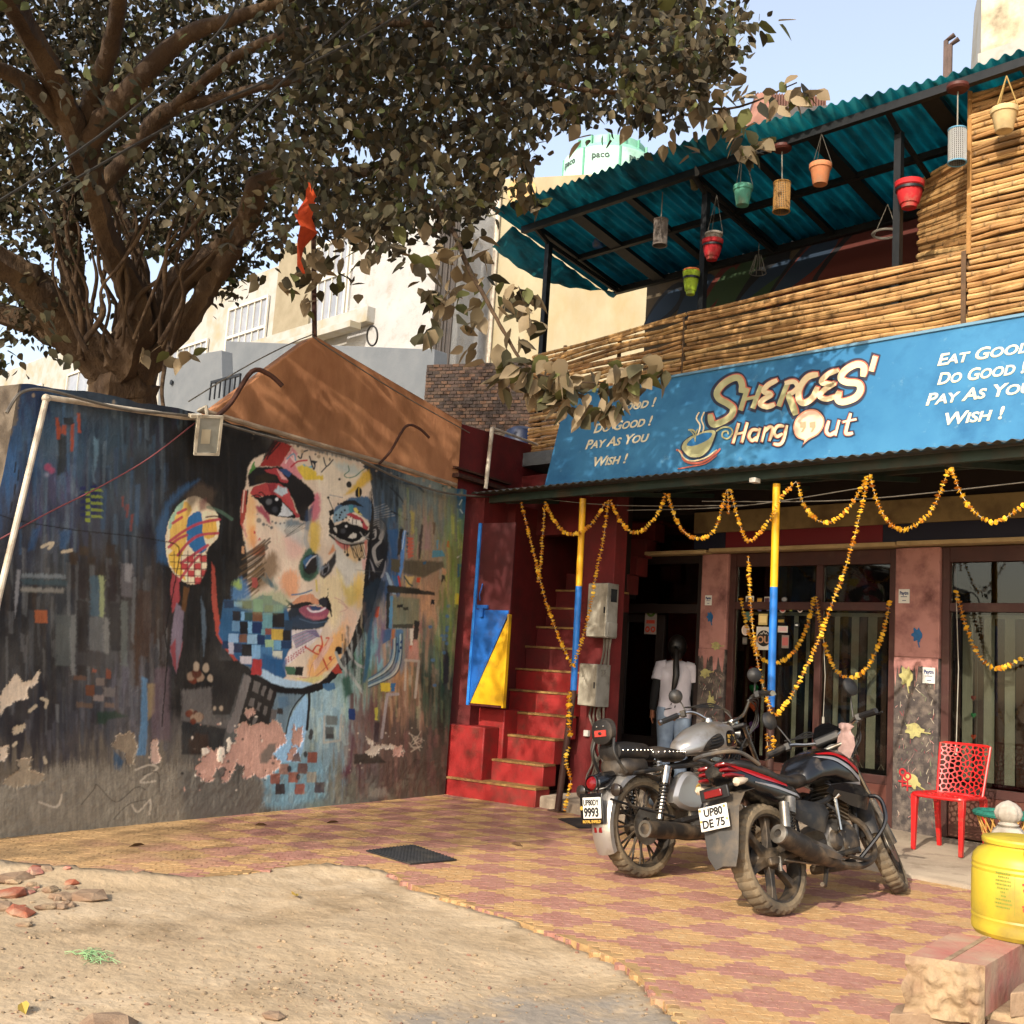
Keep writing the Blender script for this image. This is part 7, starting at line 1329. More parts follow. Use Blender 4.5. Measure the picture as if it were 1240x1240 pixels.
 def tube(s,nm,pts,r,m,st=False,par=None,k=6,n=8):b=MB();b.tube(smoothcurve(pts,k) if len(pts)>2 and k else pts,r,n);return s.P(nm,b,m,par,st)
 def spring(s,nm,p,q,R,turns,r,m,par=None):
  p,q=np.array(p,float),np.array(q,float);d=q-p;L_=np.linalg.norm(d);d/=L_;u=np.cross(d,[0,1.,0]);u/=np.linalg.norm(u);w=np.cross(d,u);n=turns*10
  b=MB();b.tube([p+d*L_*i/n+(u*cos(2*pi*i/10)+w*sin(2*pi*i/10))*R for i in range(n+1)],r,5);return s.P(nm,b,m,par)
 def box(s,nm,x0,x1,y0,y1,z0,z1,m,bevel=.01,st=False,par=None):b=MB();b.box(x0,x1,y0,y1,z0,z1);return s.P(nm,b,m,par,st,bevel=bevel)
 def lathe(s,nm,prof,o,ax,m,st=False,par=None,n=24):b=MB();b.lathe(prof,n,o,ax);return s.P(nm,b,m,par,st)
 def engine(s,x,z,fins_tilt,m1,m2,wid=.13):
  b=MB();b.loft([super_ring(x-.16,z,wid*.7,.08,3),super_ring(x-.12,z,wid,.12,3),super_ring(x+.02,z+.01,wid*1.1,.13,3),super_ring(x+.14,z+.01,wid*.9,.12,3),super_ring(x+.18,z,wid*.6,.07,3)]);e=s.P('engine',b,m1)
  for sd in(-1,1):
   s.lathe('side_cover',[(.001,.04),(.05,.038),(.085,.02),(.095,0),(.001,-.005)],(x+.03,sd*wid*1.0,z),(0,sd,0),m2,par=e);s.lathe('side_cover',[(.001,.03),(.04,.028),(.06,.01),(.065,0),(.001,0)],(x-.11,sd*wid*.92,z+.005),(0,sd,0),m2,par=e)
   for k in range(5):a=2*pi*k/5;b=MB();b.lathe([(.001,.008),(.006,.008),(.007,0)],6,(x+.03+.078*cos(a),sd*(wid*1.0+.018),z+.078*sin(a)),(0,sd,0));s.P('bolt',b,m1,e)
  d=np.array([sin(fins_tilt),0,cos(fins_tilt)]);c0=np.array([x+.07,0,z+.10]);ux=np.array([cos(fins_tilt),0,-sin(fins_tilt)])
  b=MB();b.obox(c0+d*.12,ux*.055,(0,.055,0),d*.13);cy=s.P('cylinder',b,m1)
  for k in range(9):b=MB();kk=1 if k<8 else.8;b.obox(c0+d*(.03+k*.026),ux*.085*kk,(0,.085*kk,0),d*.005);s.P('cooling_fin',b,m2,cy)
  b=MB();b.obox(c0+d*.275,ux*.06,(0,.062,0),d*.025);s.P('rocker_cover',b,m2,cy,bevel=.01);return e
 def mirror(s,base,stem,c,nrm,r,m):
  t=s.tube('mirror_stem',[base,stem,c],.006,CHR if m is CHR else SATB,st=True);n_=np.array(nrm,float)
  b=MB();b.lathe([(.001,-.03),(r*.6,-.026),(r,-.008),(r*1.02,.004),(r*.95,.006)],20,c,n_);s.P('mirror',b,SATB,t,True);b=MB();b.lathe([(.001,.003),(r*.95,.003)],20,c,n_);s.P('mirror_glass',b,mat('mirror_glass','#8A8F96',None,rough=.05,metal=1),t,True)
 def shock(s,p,q,R,m,spr):
  p,q=np.array(p,float),np.array(q,float);d=q-p;b=MB();b.tube([p,p+d*.45],.022,10);b.tube([p+d*.4,q],.012,8);sh=s.P('shock_absorber',b,m);b=MB();b.tube([p+d*.66,p+d*.98],R*1.05,14);s.P('shock_shroud',b,m,sh);s.spring('coil_spring',p+d*.1,p+d*.68,R*.9,9,.005,spr,sh)
def place(root,contact,yaw,lean):
 root.matrix_world=Matrix.Translation(contact)@Matrix.Rotation(yaw,4,'Z')@Matrix.Rotation(-lean,4,'X')
# ---- silver cruiser with the studded seat
rt=T('motorcycle','silver and black cruiser motorcycle with a studded black seat and backrest','motorcycle',local=True,group='motorcycles parked before the cafe')
A=Bike(rt,(1.13,0,.82),radians(27),radians(22));place(rt,(-4.63,5.86,0),radians(86.5),radians(9))
A.wheel(0,.322,.125,26,False,MUDM,1);A.wheel(1.38,.32,.10,30,True,CHR,2)
A.fender('rear_fender',0,.322,.372,.17,50,205,SILP,depth=.04);A.fender('front_fender',1.38,.32,.355,.135,20,175,SILP,True,depth=.05)
A.body('fuel_tank',[(.42,.80,.06,.05),(.48,.815,.105,.085,2.3,.05),(.58,.84,.14,.12,2.3,.07),(.72,.86,.155,.145,2.3,.085),(.86,.865,.15,.15,2.3,.085),(.96,.865,.115,.13,2.3,.07),(1.02,.87,.05,.07)],SILP,28)
for sd in(-1,1):
 def tk(x,z,o=.004):
  w_=np.interp(x,[.42,.48,.58,.72,.86,.96,1.02],[.06,.105,.14,.155,.15,.115,.05]);zc=np.interp(x,[.42,.58,.72,.86,1.02],[.80,.84,.86,.865,.87]);h_=np.interp(x,[.42,.58,.72,.86,.96,1.02],[.05,.12,.145,.15,.13,.07]);hb=np.interp(x,[.42,.58,.72,.86,1.02],[.05,.07,.085,.085,.07])
  hh_=h_ if z>zc else hb;q=min(.98,abs(z-zc)/hh_);return(x,sd*(w_*(1-q**2.3)**(1/2.3)+o),z)
 def decal(nm,pts,m,o):b=MB();c=(sum(p[0] for p in pts)/len(pts),sum(p[1] for p in pts)/len(pts));n=len(pts);b.add([tk(*c,o+.002)]+[tk(c[0]+(p[0]-c[0])*.55,c[1]+(p[1]-c[1])*.55,o+.001) for p in pts]+[tk(*p,o) for p in pts],[(0,1+i,1+(i+1)%n) for i in range(n)]+[(1+i,1+n+i,1+n+(i+1)%n,1+(i+1)%n) for i in range(n)]);A.P(nm,b,m)
 decal('knee_pad',smoothcurve([(.56,.80),(.62,.80),(.72,.82),(.76,.86),(.73,.915),(.66,.90),(.58,.85)],3,True),SEATB,.006)
 for k in range(4):b=MB();b.tube([tk(.60+k*.01,.815+k*.022,.013),tk(.66+k*.01,.825+k*.022,.014),tk(.73-k*.004,.84+k*.02,.013)],.004,5);A.P('knee_pad_rib',b,SATB)
 decal('badge_panel',smoothcurve([(.80,.83),(.9,.835),(.96,.87),(.94,.93),(.84,.94),(.79,.9)],3,True),BLK,.003)
 c_=tk(.80 if sd<0 else.96,.885,.009);text('lettering','ROYAL',c_,(-sd*-1 if sd<0 else-1,-.28*(1 if sd<0 else-1)*-1,0) if False else((1,.22,0) if sd<0 else(-1,.22,0)),(0,0,1),.036,GOLDT,rt,bold=.0012,depth=.0008,fit=.11);c_=tk(.80 if sd<0 else.96,.852,.009);text('lettering','ENFIELD',c_,(1,.22,0) if sd<0 else(-1,.22,0),(0,0,1),.034,GOLDT,rt,bold=.0012,depth=.0008,fit=.115)
decal_top=[(.50,.90),(.62,.955),(.78,1.005)]
b=MB();b.loft([[np.array([x,-w_,z]),np.array([x,0,z+.012]),np.array([x,w_,z]),np.array([x,0,z-.02])] for x,w_,z in((.47,.02,.872),(.56,.05,.928),(.68,.06,.972),(.80,.06,.998),(.92,.03,.985))]);A.P('tank_stripe',b,mat('brown_gold_paint','#4A3A1E',None,rough=.25,coat=.5));A.lathe('filler_cap',[(.001,.03),(.03,.028),(.036,.012),(.036,0)],(.80,0,1.008),(0,0,1),CHR)
rs=A.body('rider_seat',[(.06,.775,.03,.02),(.09,.78,.09,.04),(.18,.785,.135,.05),(.3,.775,.14,.045),(.40,.77,.10,.04),(.46,.77,.04,.03)],SEATB);A.body('pillion_seat',[(-.26,.80,.03,.03),(-.24,.80,.10,.06),(-.12,.80,.125,.065),(.02,.795,.12,.06),(.07,.79,.07,.04)],SEATB)
for sd in(-1,1):
 for k in range(17):
  x=-.22+k*.038;w_=np.interp(x,[-.24,-.12,.04,.09,.18,.3,.41],[.10,.125,.115,.09,.135,.14,.105]);b=MB();b.ball((x,sd*(w_+.001),.803-.012*(x>.08)),.008,.005,.008,8,5);A.P('stud',b,CHR,rs)
 A.spring('seat_spring',(.12,sd*.09,.64),(.12,sd*.09,.745),.026,5,.006,CHR)
 A.shock((.04,sd*.14,.36),(.16,sd*.135,.70),.032,CHR,SATB)
A.body('saddle_flap',[(-.24,.70,.09,.05),(-.2,.70,.128,.07),(-.02,.70,.128,.07),(.02,.70,.09,.05)],SEATB)
bk_=A.body('backrest_pad',[(-.315,.925,.06,.05),(-.305,.925,.092,.08),(-.265,.93,.095,.085),(-.25,.93,.06,.06)],SEATB);b=MB();b.box(-.321,-.312,-.05,.05,.895,.935);A.P('red_patch',b,mat('red_patch','#A83228',None),bk_)
for y in(-.03,.03):b=MB();b.ball((-.316,y,.96),.007,.007,.007,8,5);A.P('stud',b,CHR,bk_)
b=MB();b.ball((-.324,0,.915),.004,.018,.01,8,5);A.P('emblem',b,BLK,bk_)
for sd in(-1,1):A.tube('backrest_stay',[(-.28,sd*.085,.88),(-.30,sd*.10,.78),(-.22,sd*.12,.66)],.011,SATB);A.tube('frame_rail',[(-.15,sd*.11,.66),(.2,sd*.12,.69),(.55,sd*.09,.72),(1.02,sd*.03,.86)],.016,SATB);A.tube('down_tube',[(1.08,sd*.02,.80),(.98,sd*.04,.55),(.86,sd*.07,.26),(.55,sd*.09,.22),(.3,sd*.1,.30)],.017,SATB);A.tube('swing_arm',[(0,sd*.085,.325),(.25,sd*.10,.33),(.48,sd*.10,.36)],.022,MUDM,k=0);A.tube('fender_stay',[(-.36,sd*.10,.50),(-.1,sd*.135,.43),(.2,sd*.135,.37)],.008,SATB)
for sd in(-1,1):
 o_=sd*.135;tri=[(.20,.46),(.40,.40),(.50,.46),(.47,.62),(.36,.66),(.26,.60)];tri=[tuple(q[:2]) for q in smoothcurve(tri,3,True)];b=MB();n=len(tri);cx_,cz_=.37,.53;b.add([(x,o_-sd*.05,z) for x,z in tri]+[(x,o_,z) for x,z in tri]+[(cx_+(x-cx_)*.82,o_+sd*.022,cz_+(z-cz_)*.82) for x,z in tri],[(i,(i+1)%n,n+(i+1)%n,n+i) for i in range(n)]+[(n+i,n+(i+1)%n,2*n+(i+1)%n,2*n+i) for i in range(n)]+[tuple(range(2*n,3*n))]);pnl=A.P('side_panel',b,SILP);b=MB();b.prism([(x,o_+sd*.0225,z) for x,z in((.40,.53),(.47,.535),(.455,.585),(.42,.565))],(0,sd*.002,0));A.P('gold_emblem',b,GOLDT,pnl);b=MB();b.prism([(x,o_+sd*.0248,z) for x,z in((.425,.54),(.455,.543),(.445,.572))],(0,sd*.001,0));A.P('black_emblem',b,BLK,pnl)
A.engine(.68,.37,.12,ALU,CHR,.135);A.box('gearbox',.40,.56,-.11,.11,.28,.46,ALU,.03);A.body('carburettor',[(.46,.60,.03,.03),(.48,.60,.045,.045),(.58,.60,.045,.045),(.6,.6,.03,.03)],SATB)
ex=A.tube('exhaust_pipe',[(.86,-.06,.62),(.98,-.10,.50),(.96,-.14,.32),(.78,-.16,.24),(.50,-.165,.25)],.024,CHR);b=MB();b.tube([(.52,-.165,.25),(.40,-.175,.26),(.24,-.19,.275),(.0,-.205,.295),(-.18,-.215,.31)],[.026,.036,.052,.056,.052],18);A.P('muffler',b,MUDM,ex);b=MB();b.lathe([(.053,-.005),(.053,.008),(.036,.008),(.033,-.1),(.001,-.1)],18,(-.18,-.215,.31),(-1,-.05,.08));A.P('muffler_tip',b,ALU,ex)
for sd in(-1,1):
 A.tube('fork_leg',[(1.38,sd*.085,.32),(1.24,sd*.085,.62)],.026,SATB,True,k=0);A.tube('fork_tube',[(1.25,sd*.085,.6),(1.09,sd*.085,.97)],.018,CHR,True,k=0)
 A.tube('footpeg',[(.62,sd*.10,.27),(.62,sd*.24,.28)],.016,SATB,k=0);A.tube('pillion_peg',[(.22,sd*.12,.34),(.2,sd*.2,.35)],.014,SATB,k=0)
 A.tube('handlebar',[(1.06,sd*.02,1.01),(1.04,sd*.12,1.04),(.98,sd*.22,1.13),(.92,sd*.30,1.14),(.80,sd*.42,1.10)],.0125,CHR,True);A.tube('grip',[(.895,sd*.325,1.132),(.795,sd*.425,1.097)],.019,SATB,True,k=0);A.tube('bar_end',[(.795,sd*.425,1.097),(.782,sd*.438,1.092)],.021,CHR,True,k=0);A.tube('brake_lever',[(.95,sd*.29,1.135),(.93,sd*.35,1.12),(.84,sd*.44,1.09)],.006,CHR,True);A.box('switch_cube',.90,.94,sd*.29-.02,sd*.29+.02,1.11,1.16,SATB,.006,True)
 A.mirror((.93,sd*.27,1.15),(.93,sd*.29,1.22),(.90,sd*.31,1.27),(1,.5,.1),.052,SATB)
 A.tube('indicator_stalk',[(-.33,sd*.05,.56),(-.35,sd*.13,.555)],.008,SATB,k=0);b=MB();b.lathe([(.001,-.035),(.03,-.028),(.040,0),(.041,.012),(.03,.02),(.001,.024)],18,(-.36,sd*.155,.555),(-1,0,0));A.P('indicator',b,mat('smoked_lens','#2A2420',None,rough=.2),None)
 A.tube('crash_guard',[(1.0,sd*.05,.62),(1.02,sd*.24,.58),(1.02,sd*.27,.42),(.98,sd*.2,.30),(.9,sd*.06,.26)],.013,CHR)
hl=A.lathe('headlight',[(.001,-.14),(.05,-.13),(.085,-.07),(.092,0),(.09,.012),(.08,.016)],(1.22,0,.92),(1,0,-.1),BLK,True);A.lathe('headlight_glass',[(.085,.005),(.06,.022),(.001,.03)],(1.222,0,.92),(1,0,-.1),ORL,True,hl)
for k in range(7):z=.86+k*.02;A.tube('headlight_grille_bar',[(1.262,-.08,z),(1.275,0,z),(1.262,.08,z)],.004,SATB,True,hl)
A.lathe('speedometer',[(.001,-.02),(.045,-.03),(.05,.01),(.045,.02),(.001,.02)],(1.12,0,1.02),(-.3,0,1),CHR,True);A.box('fork_yoke',1.03,1.11,-.11,.11,.955,.985,SATB,.01,True)
b=MB();b.loft([super_ring(-.42,.60,.035,.03),super_ring(-.40,.60,.055,.05),super_ring(-.33,.615,.06,.055),super_ring(-.24,.64,.04,.04)]);tl=A.P('tail_lamp_housing',b,BLK);A.lathe('tail_lamp',[(.001,.03),(.03,.026),(.046,.006),(.048,0)],(-.415,0,.60),(-1,0,.1),REDL,par=tl);A.lathe('lamp_bezel',[(.047,-.01),(.054,.0),(.054,.012),(.047,.014)],(-.415,0,.60),(-1,0,.1),BLK,par=tl)
pl_=A.box('plate_holder',-.434,-.424,-.095,.105,.35,.54,BLK,.006);A.box('number_plate',-.4385,-.4345,-.085,.075,.385,.515,PLW,.004,par=pl_)
text('lettering','UP80DY',(-.4395,.069,.466),(0,-1,0),(0,0,1),.05,PLT,pl_,bold=.0015,depth=.0006,fit=.138);text('lettering','9993',(-.4395,.066,.398),(0,-1,0),(0,0,1),.075,PLT,pl_,bold=.003,depth=.0006,fit=.13);text('lettering','ROYAL ENFIELD',(-.4355,.085,.358),(0,-1,0),(0,0,1),.024,GOLDT,pl_,bold=.001,depth=.0006,fit=.16)
b=MB();b.lathe([(.001,.002),(.013,.002),(.013,0)],14,(-.4345,.09,.45),(-1,0,0));A.P('plate_badge',b,GOLDT,pl_);A.box('reflector',-.39,-.378,-.035,.035,.295,.33,REDL,.004)
A.tube('side_stand',[(.45,.10,.26),(.42,.2,.06)],.013,SATB,k=0);A.box('chain_guard',-.1,.42,.075,.11,.40,.43,MUDM,.01);A.lathe('brake_disc',[(.055,0),(.12,0),(.12,.005),(.055,.005)],(0,-.062,.322),(0,-1,0),ALU)
for sd in(-1,1):
 for k in range(3):A.tube('control_cable',[(.93-.02*k,sd*(.26+.02*k),1.14),(1.14+.02*k,sd*(.20-.03*k),1.16-.02*k),(1.22,sd*(.08+.02*k),1.0),(1.12,sd*.05,.86),(.98,sd*(.05+.015*k),.74-.05*k)],.0055,SATB)
 A.tube('spark_lead',[(.76,sd*.07,.62),(.84,sd*.13,.66),(.86,sd*.10,.74)],.006,SATB)
# ---- black sports commuter with red graphics
rt2=T('motorcycle','dusty black motorcycle with red graphics leaning on its side stand','motorcycle',local=True,group='motorcycles parked before the cafe')
B=Bike(rt2,(1.06,0,.80),radians(26),radians(24));place(rt2,(-3.51,5.71,0),radians(89),radians(18))
B.wheel(0,.312,.125,6,False,MUDM,3);B.wheel(1.335,.298,.10,6,True,MUDM,4)
B.fender('front_fender',1.335,.298,.325,.14,8,168,SATB,True,depth=.06)
B.body('fuel_tank',[(.43,.735,.08,.04),(.47,.75,.115,.08,2.8,.05),(.58,.79,.15,.115,2.8,.07),(.72,.81,.165,.13,2.8,.09),(.85,.80,.175,.125,2.8,.12),(.97,.77,.16,.11,2.8,.14),(1.03,.75,.08,.08,2.8,.10)],BLK,28)
def tk2(x,z,sd,o=.004):
 X_=[.43,.47,.58,.72,.85,.97,1.03];w_=np.interp(x,X_,[.08,.115,.15,.165,.175,.16,.08]);zc=np.interp(x,X_,[.735,.75,.79,.81,.80,.77,.75]);h_=np.interp(x,X_,[.04,.08,.115,.13,.125,.11,.08]);hb=np.interp(x,X_,[.04,.05,.07,.09,.12,.14,.10]);hh_=h_ if z>zc else hb;q=min(.98,abs(z-zc)/hh_);return(x,sd*(w_*(1-q**2.8)**(1/2.8)+o),z)
def strip(nm,top,bot,m,f,o):
 n=12;tx=smoothcurve([(*p,0) for p in top],n);bx=smoothcurve([(*p,0) for p in bot],n);b=MB();k=len(tx);b.add([f(p[0],p[1],o) for p in tx]+[f((p[0]+q[0])/2,(p[1]+q[1])/2,o+.002) for p,q in zip(tx,bx)]+[f(p[0],p[1],o) for p in bx],[(i+j*k,i+1+j*k,i+1+(j+1)*k,i+(j+1)*k) for i in range(k-1) for j in range(2)]);B.P(nm,b,m)
for sd in(-1,1):
 f=lambda x,z,o:tk2(x,z,sd,o)
 strip('red_stripe',[(.60,.895),(.76,.885),(.95,.80)],[(.60,.885),(.76,.86),(.98,.745)],REDG,f,.004);strip('silver_stripe',[(.56,.875),(.74,.85),(.96,.735)],[(.58,.862),(.74,.825),(.97,.70)],SILG,f,.005);strip('silver_stripe',[(.70,.715),(.82,.705),(.97,.70)],[(.76,.70),(.86,.69),(.97,.675)],SILG,f,.006);strip('red_stripe',[(.80,.69),(.9,.69),(.99,.70)],[(.86,.67),(.92,.668),(.99,.66)],REDG,f,.006)
B.body('seat',[(-.27,.855,.05,.02),(-.24,.85,.09,.035),(-.12,.83,.115,.045),(.02,.795,.12,.045),(.12,.745,.13,.05),(.28,.725,.14,.045),(.42,.74,.115,.045),(.48,.75,.06,.03)],SEATB)
TX=[-.36,-.31,-.15,.04,.24,.34];TZ,TW_,TH=[.815,.805,.755,.70,.65,.63],[.05,.09,.12,.135,.135,.10],[.03,.055,.08,.09,.08,.05]
B.body('tail_panel',[(x,z,w_,h_,2.8) for x,z,w_,h_ in zip(TX,TZ,TW_,TH)],BLK,26)
def tp2(x,z,sd,o):zc=np.interp(x,TX,TZ);h_=np.interp(x,TX,TH);w_=np.interp(x,TX,TW_);q=min(.97,abs(z-zc)/h_);return(x,sd*(w_*(1-q**2.8)**(1/2.8)+o),z)
for sd in(-1,1):
 f=lambda x,z,o:tp2(x,z,sd,o);strip('red_stripe',[(-.30,.845),(-.1,.79),(.16,.71)],[(-.30,.83),(-.1,.755),(.16,.695)],REDG,f,.004);strip('silver_stripe',[(-.14,.735),(.06,.70),(.28,.64)],[(-.14,.728),(.06,.682),(.28,.625)],SILG,f,.004)
 for k in range(3):z=.845-k*.032;b=MB();b.loft([super_ring(-.375,z,.012,.008),super_ring(-.36+k*.01,z,.035,.013),super_ring(-.24+k*.012,z-.012,.03,.012),super_ring(-.20,z-.016,.01,.006)]);b.v=[(p[0],p[1]+sd*(.062+.012*k),p[2]) for p in b.v];B.P('tail_lamp',b,REDL)
 B.tube('grab_rail',[(-.06,sd*.125,.83),(-.22,sd*.125,.90),(-.36,sd*.10,.91),(-.41,sd*.0,.91)],.012,GREYP)
 B.shock((.02,sd*.15,.36),(.16,sd*.135,.63),.034,ALU,SATB);b=MB();b.tube([(.0,sd*.165,.46),(.04,sd*.165,.60)],.03,12);B.P('gas_canister',b,ALU)
 B.tube('swing_arm',[(0,sd*.10,.312),(.25,sd*.11,.33),(.46,sd*.10,.36)],.024,MUDM,k=0);B.tube('frame_tube',[(.1,sd*.10,.62),(.4,sd*.12,.58),(.7,sd*.1,.64),(1.0,sd*.03,.80)],.018,SATB);B.tube('down_tube',[(1.04,sd*.03,.74),(.98,sd*.05,.5),(.88,sd*.07,.28)],.018,SATB,k=0)
 B.tube('fork_leg',[(1.335,sd*.08,.298),(1.2,sd*.08,.58)],.026,ALU,True,k=0);B.tube('fork_tube',[(1.21,sd*.08,.56),(1.02,sd*.08,.96)],.017,CHR,True,k=0)
 B.tube('handlebar',[(1.02,sd*.02,1.0),(1.0,sd*.14,1.03),(.95,sd*.24,1.06),(.86,sd*.36,1.04)],.0125,CHR,True);B.tube('grip',[(.93,sd*.27,1.057),(.845,sd*.38,1.036)],.019,SATB,True,k=0);B.tube('brake_lever',[(.97,sd*.26,1.055),(.96,sd*.32,1.04),(.88,sd*.41,1.02)],.006,SATB,True);B.box('switch_cube',.92,.96,sd*.25-.02,sd*.25+.02,1.03,1.08,SATB,.006,True)
 B.mirror((.95,sd*.22,1.07),(.96,sd*.26,1.2),(.90,sd*.29,1.25),(.55,.85,.1),.06,SATB)
 B.tube('indicator_stalk',[(-.30,sd*.06,.73),(-.31,sd*.11,.73)],.01,SATB,k=0);b=MB();b.loft([super_ring(-.36,.735,.008,.008),super_ring(-.34,.735,.022,.024),super_ring(-.28,.74,.022,.02),super_ring(-.23,.745,.008,.008)]);b.v=[(p[0],p[1]+sd*.135,p[2]) for p in b.v];B.P('indicator',b,ORL)
 B.tube('crash_guard',[(.98,sd*.05,.60),(1.03,sd*.20,.60),(1.04,sd*.235,.52),(.99,sd*.22,.40),(.86,sd*.08,.24)],.0135,BLK);B.tube('footpeg',[(.58,sd*.10,.28),(.58,sd*.26,.29)],.017,SATB,k=0)
 b=MB();b.loft([[np.array([x,sd*(.13+d),z+h_]),np.array([x,sd*(.155+d),z]),np.array([x,sd*(.13+d),z-h_]),np.array([x,sd*.1,z])] for x,z,h_,d in((.14,.57,.05,0),(.3,.53,.08,.01),(.44,.50,.09,.01),(.52,.53,.05,0))]);B.P('side_cover',b,SATB);b=MB();b.loft([[np.array([x,sd*(.145+d),z+h_]),np.array([x,sd*(.17+d),z]),np.array([x,sd*(.145+d),z-h_]),np.array([x,sd*.11,z])] for x,z,h_,d in((.62,.66,.03,0),(.78,.63,.07,.01),(.95,.60,.08,.02),(1.03,.61,.04,0))]);B.P('tank_shroud',b,BLK)
B.engine(.68,.36,.35,ALU,MUDM,.13)
ex=B.tube('exhaust_pipe',[(.88,-.05,.52),(1.0,-.09,.42),(.96,-.13,.26),(.74,-.15,.20),(.45,-.15,.23)],.022,MUDM);b=MB();b.tube([(.47,-.155,.235),(.36,-.165,.26),(.2,-.18,.315),(-.05,-.20,.395),(-.14,-.205,.425)],[.028,.045,.062,.062,.054],20);b.v=[(p[0],p[1],p[2]) for p in b.v];B.P('muffler',b,MUDM,ex);b=MB();b.lathe([(.055,0),(.053,.012),(.024,.018),(.022,-.05),(.001,-.05)],20,(-.14,-.205,.425),(-.93,-.05,.33));B.P('muffler_tip',b,ALU,ex)
b=MB();b.loft([[np.array([x,-.225,z+h_]),np.array([x,-.245,z]),np.array([x,-.225,z-h_]),np.array([x,-.21,z])] for x,z,h_ in((.40,.265,.02),(.3,.30,.035),(.1,.36,.03),(.0,.395,.01))]);B.P('heat_shield',b,GREYP,ex)
mg=MB();mg.loft([[np.array([x,-w_,z]),np.array([x-.02,0,z+.012]),np.array([x,w_,z]),np.array([x+.03,0,z+.02])] for x,z,w_ in((-.12,.70,.11),(-.26,.68,.125),(-.35,.60,.125),(-.39,.48,.12),(-.42,.36,.105),(-.42,.29,.07))]);B.P('rear_mudguard',mg,GREYP)
b=MB();b.box(-.385,-.37,-.10,.10,.66,.73);B.P('plate_lamp_bracket',b,SATB,bevel=.006);B.box('red_reflector',-.40,-.385,-.06,.06,.675,.715,REDL,.004)
ex_=np.array([0,-1.,0]);ez_=np.array([.10,0,.995]);en=np.array([-.995,0,.10]);pc=np.array([-.43,0,.565]);b=MB();b.obox(pc,(0,.10,0),ez_*.065,en*.003);pl2_=B.P('number_plate',b,PLW,bevel=.003);o_=pc+en*.0036
text('lettering','UP80',o_-ex_*.065+ez_*.012,ex_,ez_,.06,PLT,pl2_,bold=.002,depth=.0006,fit=.13);text('lettering','DE 75',o_-ex_*.085-ez_*.05,ex_,ez_,.062,PLT,pl2_,bold=.002,depth=.0006,fit=.155)
for y,z in((.085,.05),(-.085,.05),(.09,-.01),(-.09,-.02)):b=MB();b.lathe([(.001,.002),(.007,.002),(.007,0)],10,o_+np.array([0,y,z]),en);B.P('plate_bolt',b,GOLDT,pl2_)
b=MB();b.lathe([(.001,.0015),(.012,.0015),(.012,0)],12,o_+np.array([0,0,-.03]),en);B.P('plate_sticker',b,mat('yellow_sticker','#C7A81C',None),pl2_)
b=MB();b.loft([super_ring(1.04,.93,.05,.05),super_ring(1.08,.92,.12,.10),super_ring(1.18,.90,.13,.12),super_ring(1.25,.88,.10,.09),super_ring(1.28,.87,.04,.04)]);cw=B.P('headlamp_cowl',b,BLK,None,True);b=MB();b.loft([[np.array([x,-w_,z]),np.array([x+.02,0,z+.015]),np.array([x,w_,z]),np.array([x-.006,0,z+.004])] for x,z,w_ in((1.17,1.0,.10),(1.10,1.07,.10),(1.05,1.12,.05))]);B.P('visor',b,mat('smoked_visor','#121214',None,rough=.1,spec=.7),cw,True)
B.box('meter_cluster',1.0,1.06,-.09,.09,.99,1.05,SATB,.015,True);B.box('fork_yoke',.98,1.06,-.10,.10,.94,.965,ALU,.01,True)
B.tube('kick_lever',[(.56,-.13,.40),(.54,-.19,.42),(.55,-.20,.60),(.56,-.23,.62)],.012,CHR,k=0);B.tube('brake_pedal',[(.62,-.14,.27),(.76,-.18,.23),(.82,-.18,.24)],.011,MUDM);B.tube('side_stand',[(.48,.11,.26),(.46,.27,.075)],.013,SATB,k=0);B.tube('center_stand',[(.40,-.12,.22),(.30,-.14,.12),(.26,-.15,.13)],.014,MUDM,k=0);B.box('chain_case',-.08,.45,.08,.125,.27,.42,SATB,.03)
B.lathe('brake_disc',[(.05,0),(.12,0),(.12,.005),(.05,.005)],(1.335,-.055,.298),(0,-1,0),ALU,True);B.tube('brake_rod',[(0,-.11,.29),(.3,-.13,.24),(.6,-.13,.25)],.006,ALU,k=0);B.box('rear_hugger',-.12,.18,-.10,-.07,.27,.315,MUDM,.01);B.tube('brake_drum_arm',[(-.02,-.09,.31),(-.05,-.10,.23)],.012,ALU,k=0);B.box('belly_pan',.5,.85,-.07,.07,.19,.25,MUDM,.02)
for sd in(-1,1):
 for k in range(3):B.tube('control_cable',[(.95-.02*k,sd*(.24+.02*k),1.06),(1.12+.02*k,sd*(.20-.03*k),1.10-.02*k),(1.18,sd*(.08+.02*k),.98),(1.06,sd*.06,.82),(.94,sd*(.06+.015*k),.62-.05*k)],.0055,SATB)
 B.tube('hose',[(.56,sd*.10,.60),(.62,sd*.15,.52),(.60,sd*.14,.42)],.01,SATB)
rw=np.array(rt2.matrix_world@Vector(tuple(B.steer((.98,-.13,1.02)))));b=MB();rr=random.Random(4);rings=[]
for t,r,fl in((0,.02,1),(.05,.04,.9),(.12,.046,.8),(.2,.03,.8),(.28,.034,.6),(.4,.05,.35),(.6,.055,.25),(.8,.045,.2),(1,.02,.2)):
 ph=t*5;rings.append([rw+np.array([r*cos(2*pi*k/20)*(1+.35*sin(2*pi*k*3/20+ph))+.025*t,r*sin(2*pi*k/20)*fl*(1+.4*sin(2*pi*k*4/20+ph*1.3))+rr.uniform(-.004,.004),.05-t*.23+.007*sin(2*pi*k*2/20+ph)*(t>.1)]) for k in range(20)])
